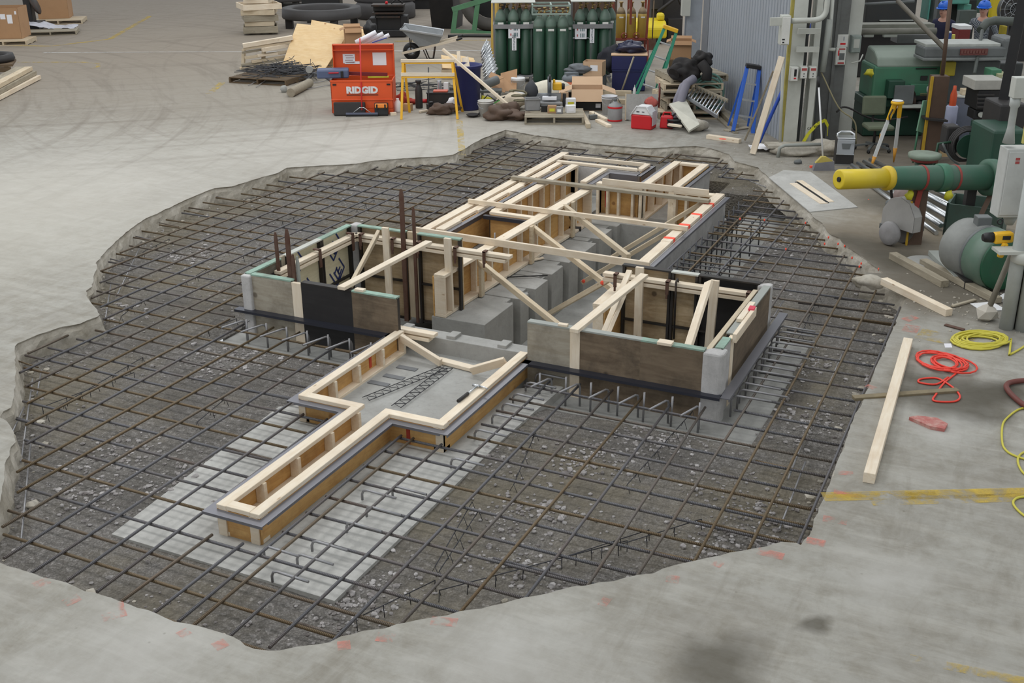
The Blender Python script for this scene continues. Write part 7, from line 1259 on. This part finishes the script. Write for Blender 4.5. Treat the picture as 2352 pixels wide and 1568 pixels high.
# ---- dark background machinery at the top right
t = FT('machine', 'tall dark machine with a pale column at the top right', 'machine', 1990, 232); blk(t, 'body', 1985, -60, 2115, 62, 25.6, 1.2, paint((52, 54, 54), .6, 0, .3), .03); blk(t, 'pale_column', 1952, -60, 1984, 58, 25, .5, GREYL, .01); blk(t, 'left_body', 1918, -60, 1955, 70, 26, .5, MGREY, .02); blk(t, 'rail', 2022, 46, 2110, 49, 25.5, .1, GREYP, .01); blk(t, 'lower', 1960, 60, 2130, 232, 26, 1.0, DARK, .02)
t = FT('machine', 'turquoise machine frame behind the two workers', 'machine', 2150, 222); TQ = paint((104, 178, 164), .5, 0, .25); blk(t, 'upright', 2129, -60, 2147, 46, 26, .5, TQ, .02); blk(t, 'dark_post', 2147, -60, 2156, 70, 25.9, .3, MGREY, .01); blk(t, 'head', 2185, -60, 2237, 10, 26.5, .8, TQ, .03); blk(t, 'neck', 2212, 10, 2232, 27, 26.6, .4, TQ, .01); blk(t, 'stub', 2214, 34, 2228, 48, 26.6, .3, TQ, .01); blk(t, 'dark_body', 2150, 0, 2245, 215, 27, .8, paint((34, 38, 38), .6, 0, .2)); blk(t, 'bracket', 2202, 24, 2245, 56, 26.2, .2, paint((86, 96, 92), .5, 0, .3), .01); blk(t, 'green_body', 2237, -60, 2275, 30, 27, .4, paint((58, 84, 72), .5, 0, .3), .02)
t = FT('yellow_guard', 'yellow machine guard behind the right hand worker', 'guard', 2290, 222); blk(t, 'panel', 2275, -60, 2312, 46, 26, .2, paint((214, 190, 40), .5, 0, .15), .02); blk(t, 'lower', 2284, 60, 2315, 215, 25.5, .3, paint((170, 152, 40), .6, 0, .3), .02); blk(t, 'rear', 2240, -60, 2420, 220, 28, .3, DARK)
t = FT('fan', 'large caged fan on a stand at the top right corner', 'fan', 2330, 222); c = WM[t.name].inverted() @ D(2330, 20, 24.8)
for r_ in (.12, .24, .34): part('cage_ring', t, GALV, lambda m: m.tube([c+V((r_*math.cos(a*PI/12), -.08, r_*math.sin(a*PI/12))) for a in range(24)], .008, 5, True))
for a in range(12): part('cage_wire', t, GALV, lambda m: m.tube([c+V((0, -.09, 0)), c+V((.34*math.cos(a*PI/6), -.08, .34*math.sin(a*PI/6)))], .004, 4))
part('shroud', t, paint((88, 90, 88), .5, 0, .2), lambda m: m.lathe([(.33, 0), (.36, .02), (.36, .12), (.33, .14)], 28, c+V((0, .06, 0)), Mx.Rotation(PI/2, 3, 'X'), cap=False)); part('motor', t, BLACK, lambda m: m.lathe([(.1, -.1), (.1, .1)], 16, c+V((0, .1, 0)), Mx.Rotation(PI/2, 3, 'X'))); part('stand', t, DARK, lambda m: m.tube([c-V((0, -.1, .34)), V((c.x, c.y+.1, 0))], .04))
for i in range(3): part('blade', t, DARK, lambda m: m.beam(c+V((.05*math.cos(i*2.1), 0, .05*math.sin(i*2.1))), c+V((.3*math.cos(i*2.1), .0, .3*math.sin(i*2.1))), .02, .14, (.4, 1, 0)))
t = FT('machine', 'curved grey pipe arm in front of the right hand worker', 'machine', 2300, 300); q = [WM[t.name].inverted() @ D(*p) for p in ((2235, 125, 20.4), (2252, 70, 20.5), (2266, 52, 20.6), (2285, 47, 20.6), (2345, 50, 20.6))]; part('arm', t, paint((92, 98, 92), .5, 0, .3), lambda m: m.tube(q[1:], .075, 12)); part('drop', t, paint((78, 84, 80), .5, 0, .3), lambda m: m.tube([WM[t.name].inverted() @ D(2238, 170, 19.2), WM[t.name].inverted() @ D(2256, 70, 20.3)], .03))
t = FT('red_bin', 'dark red bin with a white top between the two workers', 'bin', 2215, 215); blk(t, 'body', 2200, 68, 2230, 96, 22.9, .4, paint((120, 38, 38), .5, 0, .2), .01); blk(t, 'paper', 2202, 59, 2234, 68, 22.9, .4, WHITE, .004); blk(t, 'lower', 2202, 96, 2228, 260, 23, .3, DARK)
# ---- the two workers
SKIN = paint((206, 158, 138), .55, 0, .1); HAIR = paint((60, 44, 36), .8, 0, .1)
def skinned(par, name, mat, V_, E_, sub=2):
    me = bpy.data.meshes.new(name); me.from_pydata([v[:3] for v in V_], E_, []); o = bpy.data.objects.new(name, me); C.objects.link(o); me.materials.append(mat); o.parent = par; WM[o.name] = WM[par.name]
    md = o.modifiers.new('skin', 'SKIN'); md.use_smooth_shade = True
    for i, v in enumerate(V_): sv = me.skin_vertices[0].data[i]; r = v[3]; sv.radius = (r, v[4] if len(v) > 4 else r); sv.use_root = i == 0
    sd = o.modifiers.new('sub', 'SUBSURF'); sd.levels = sub; sd.render_levels = sub; return o
def person(label, px, py, rz, shirt, trous, pose, hat):
    t = FT('person', label, 'person', px, py, rz); lean = pose['lean']; hy = -lean
    Vs = [(0, 0, .95, .13, .11), (0, -.02+hy*.3, 1.12, .13, .1), (0, -.02+hy*.7, 1.3, .15, .11), (0, hy, 1.45, .12, .09), (0, hy*1.15-.01, 1.53, .055), (0, hy*1.3-.03, 1.6, .07, .075), (0, hy*1.35-.03, 1.69, .082, .098), (0, hy*1.35-.02, 1.77, .06, .07)]
    Es = [(0, 1), (1, 2), (2, 3), (3, 4), (4, 5), (5, 6), (6, 7)]
    def add(p, par_, r): Vs.append((*p, r)); Es.append((par_, len(Vs)-1)); return len(Vs)-1
    nose = add((0, hy*1.35-.125, 1.675), 6, .016)
    for s_ in (-1, 1): add((s_*.088, hy*1.35-.01, 1.68), 6, .02)
    arms = []
    for s_, (el, wr) in ((-1, pose['L']), (1, pose['R'])):
        sh = add((s_*.19, hy, 1.42), 3, .062); e_ = add(el, sh, .045); w_ = add(wr, e_, .03); h_ = add(tuple(wr[i]+(wr[i]-el[i])*.28 for i in range(3)), w_, .034); arms.append((Vs[sh], Vs[e_], Vs[w_]))
        for j, off in enumerate((-.03, -.01, .01, .03)): k_ = V(Vs[h_][:3]); dr = (V(wr)-V(el)).normalized(); f1 = add(k_+dr*.045+V((off, 0, -.005)), h_, .0095); add(k_+dr*(.07+.01*(j in (1, 2)))+V((off, .0, -.03)), f1, .008)
        th = add(V(Vs[w_][:3])+(V(wr)-V(el)).normalized()*.03+V((-s_*.04, -.01, .0)), w_, .012); add(V(Vs[th][:3])+(V(wr)-V(el)).normalized()*.03, th, .009)
    for s_ in (-1, 1):
        a = add((s_*.1, 0, .88), 0, .085); k_ = add((s_*.11, -.02, .48), a, .058); an = add((s_*.11, .0, .1), k_, .04); add((s_*.12, -.13, .04), an, .035)
    skinned(t, 'body', SKIN, Vs, Es)
    SV = [(0, 0, .93, .155, .13), (0, -.02+hy*.3, 1.12, .152, .125), (0, -.02+hy*.7, 1.3, .175, .135), (0, hy, 1.45, .145, .11), (0, hy*1.1-.005, 1.525, .078, .07)]; SE = [(0, 1), (1, 2), (2, 3), (3, 4)]
    for a in arms: n0 = len(SV); SV += [(a[0][0], a[0][1], a[0][2], .08), (*a[1][:3], .06), (*(V(a[1][:3]).lerp(V(a[2][:3]), pose['sleeve'])), .048)]; SE += [(3, n0), (n0, n0+1), (n0+1, n0+2)]
    skinned(t, 'shirt', shirt, SV, SE); TV_ = [(0, 0, .97, .15, .125)]; TE = []
    for s_ in (-1, 1): n0 = len(TV_); TV_ += [(s_*.1, 0, .86, .105), (s_*.11, -.02, .48, .078), (s_*.11, 0, .1, .065)]; TE += [(0, n0), (n0, n0+1), (n0+1, n0+2)]
    skinned(t, 'trousers', trous, TV_, TE)
    c = V((0, hy*1.35-.025, 1.735)); part('hard_hat', t, hat, lambda m: m.lathe([(.125, 0), (.128, .02), (.118, .07), (.085, .115), (.03, .135)], 24, c, Mx.Rotation(.12, 3, 'X')).lathe([(.125, -.004), (.15, -.008), (.15, .002), (.125, .01)], 24, c+V((0, -.02, 0)), Mx.Rotation(.16, 3, 'X'), cap=False).box(c+V((0, -.15, -.012)), (.16, .06, .008), (.2, 0, 0)).box(c+V((0, .0, .125)), (.03, .2, .025))); part('hair', t, HAIR, lambda m: m.lathe([(.088, -.07), (.1, 0)], 20, c+V((0, .015, 0))))
    for s_ in (-1, 1): part('eye', t, BLACK, lambda m: m.ball(c+V((s_*.034, -.088, -.045)), .011, 1))
    part('mouth', t, paint((150, 92, 84), .6, 0, 0), lambda m: m.box(c+V((0, -.086, -.115)), (.045, .012, .008))); part('brow', t, HAIR, lambda m: m.box(c+V((0, -.092, -.028)), (.09, .012, .008))); [part('boot', t, BLACK, lambda m: m.box((s_*.115, -.05, .05), (.1, .28, .1)), .03) for s_ in (-1, 1)]; return t
HB = paint((44, 108, 214), .35, 0, .05)
n = N('plaid'); co_ = n.co(rnd=False); w1 = n.n('ShaderNodeTexChecker'); w1.inputs['Scale'].default_value = 42; n.l(co_, w1.inputs['Vector']); w1.inputs['Color1'].default_value = (*S(60, 66, 78), 1); w1.inputs['Color2'].default_value = (*S(140, 146, 150), 1); PLAID = n.fin(w1.outputs['Color'], .9)
person('man in a blue hard hat and navy shirt looking down at the machine', 2153, 207, -.9, paint((36, 38, 66), .9, 0, .1), paint((42, 44, 56), .9, 0, .2), dict(lean=.1, L=((-.3, -.1, 1.17), (-.18, -.34, 1.08)), R=((.3, -.1, 1.17), (.2, -.36, 1.1)), sleeve=.3), HB)
person('bearded man in a blue hard hat and checked shirt facing left', 2236, 205, -.6, PLAID, paint((50, 54, 68), .9, 0, .2), dict(lean=.06, L=((-.29, -.05, 1.16), (-.22, -.28, 1.05)), R=((.29, .02, 1.16), (.26, -.22, 1.02)), sleeve=.95), HB)
t = FT('spray_can', 'blue bottle standing in front of the left worker', 'bottle', 2186, 215); blk(t, 'body', 2178, 76, 2187, 96, 22.4, .07, paint((52, 80, 150), .5, 0, .1), .01); blk(t, 'cap', 2179, 72, 2186, 76, 22.4, .06, WHITE, .005); blk(t, 'stand', 2172, 96, 2192, 280, 22.4, .2, DARK); blk(t, 'yellow_paper', 2186, 79, 2195, 96, 22.5, .05, paint((220, 210, 100), .6, 0, .1))
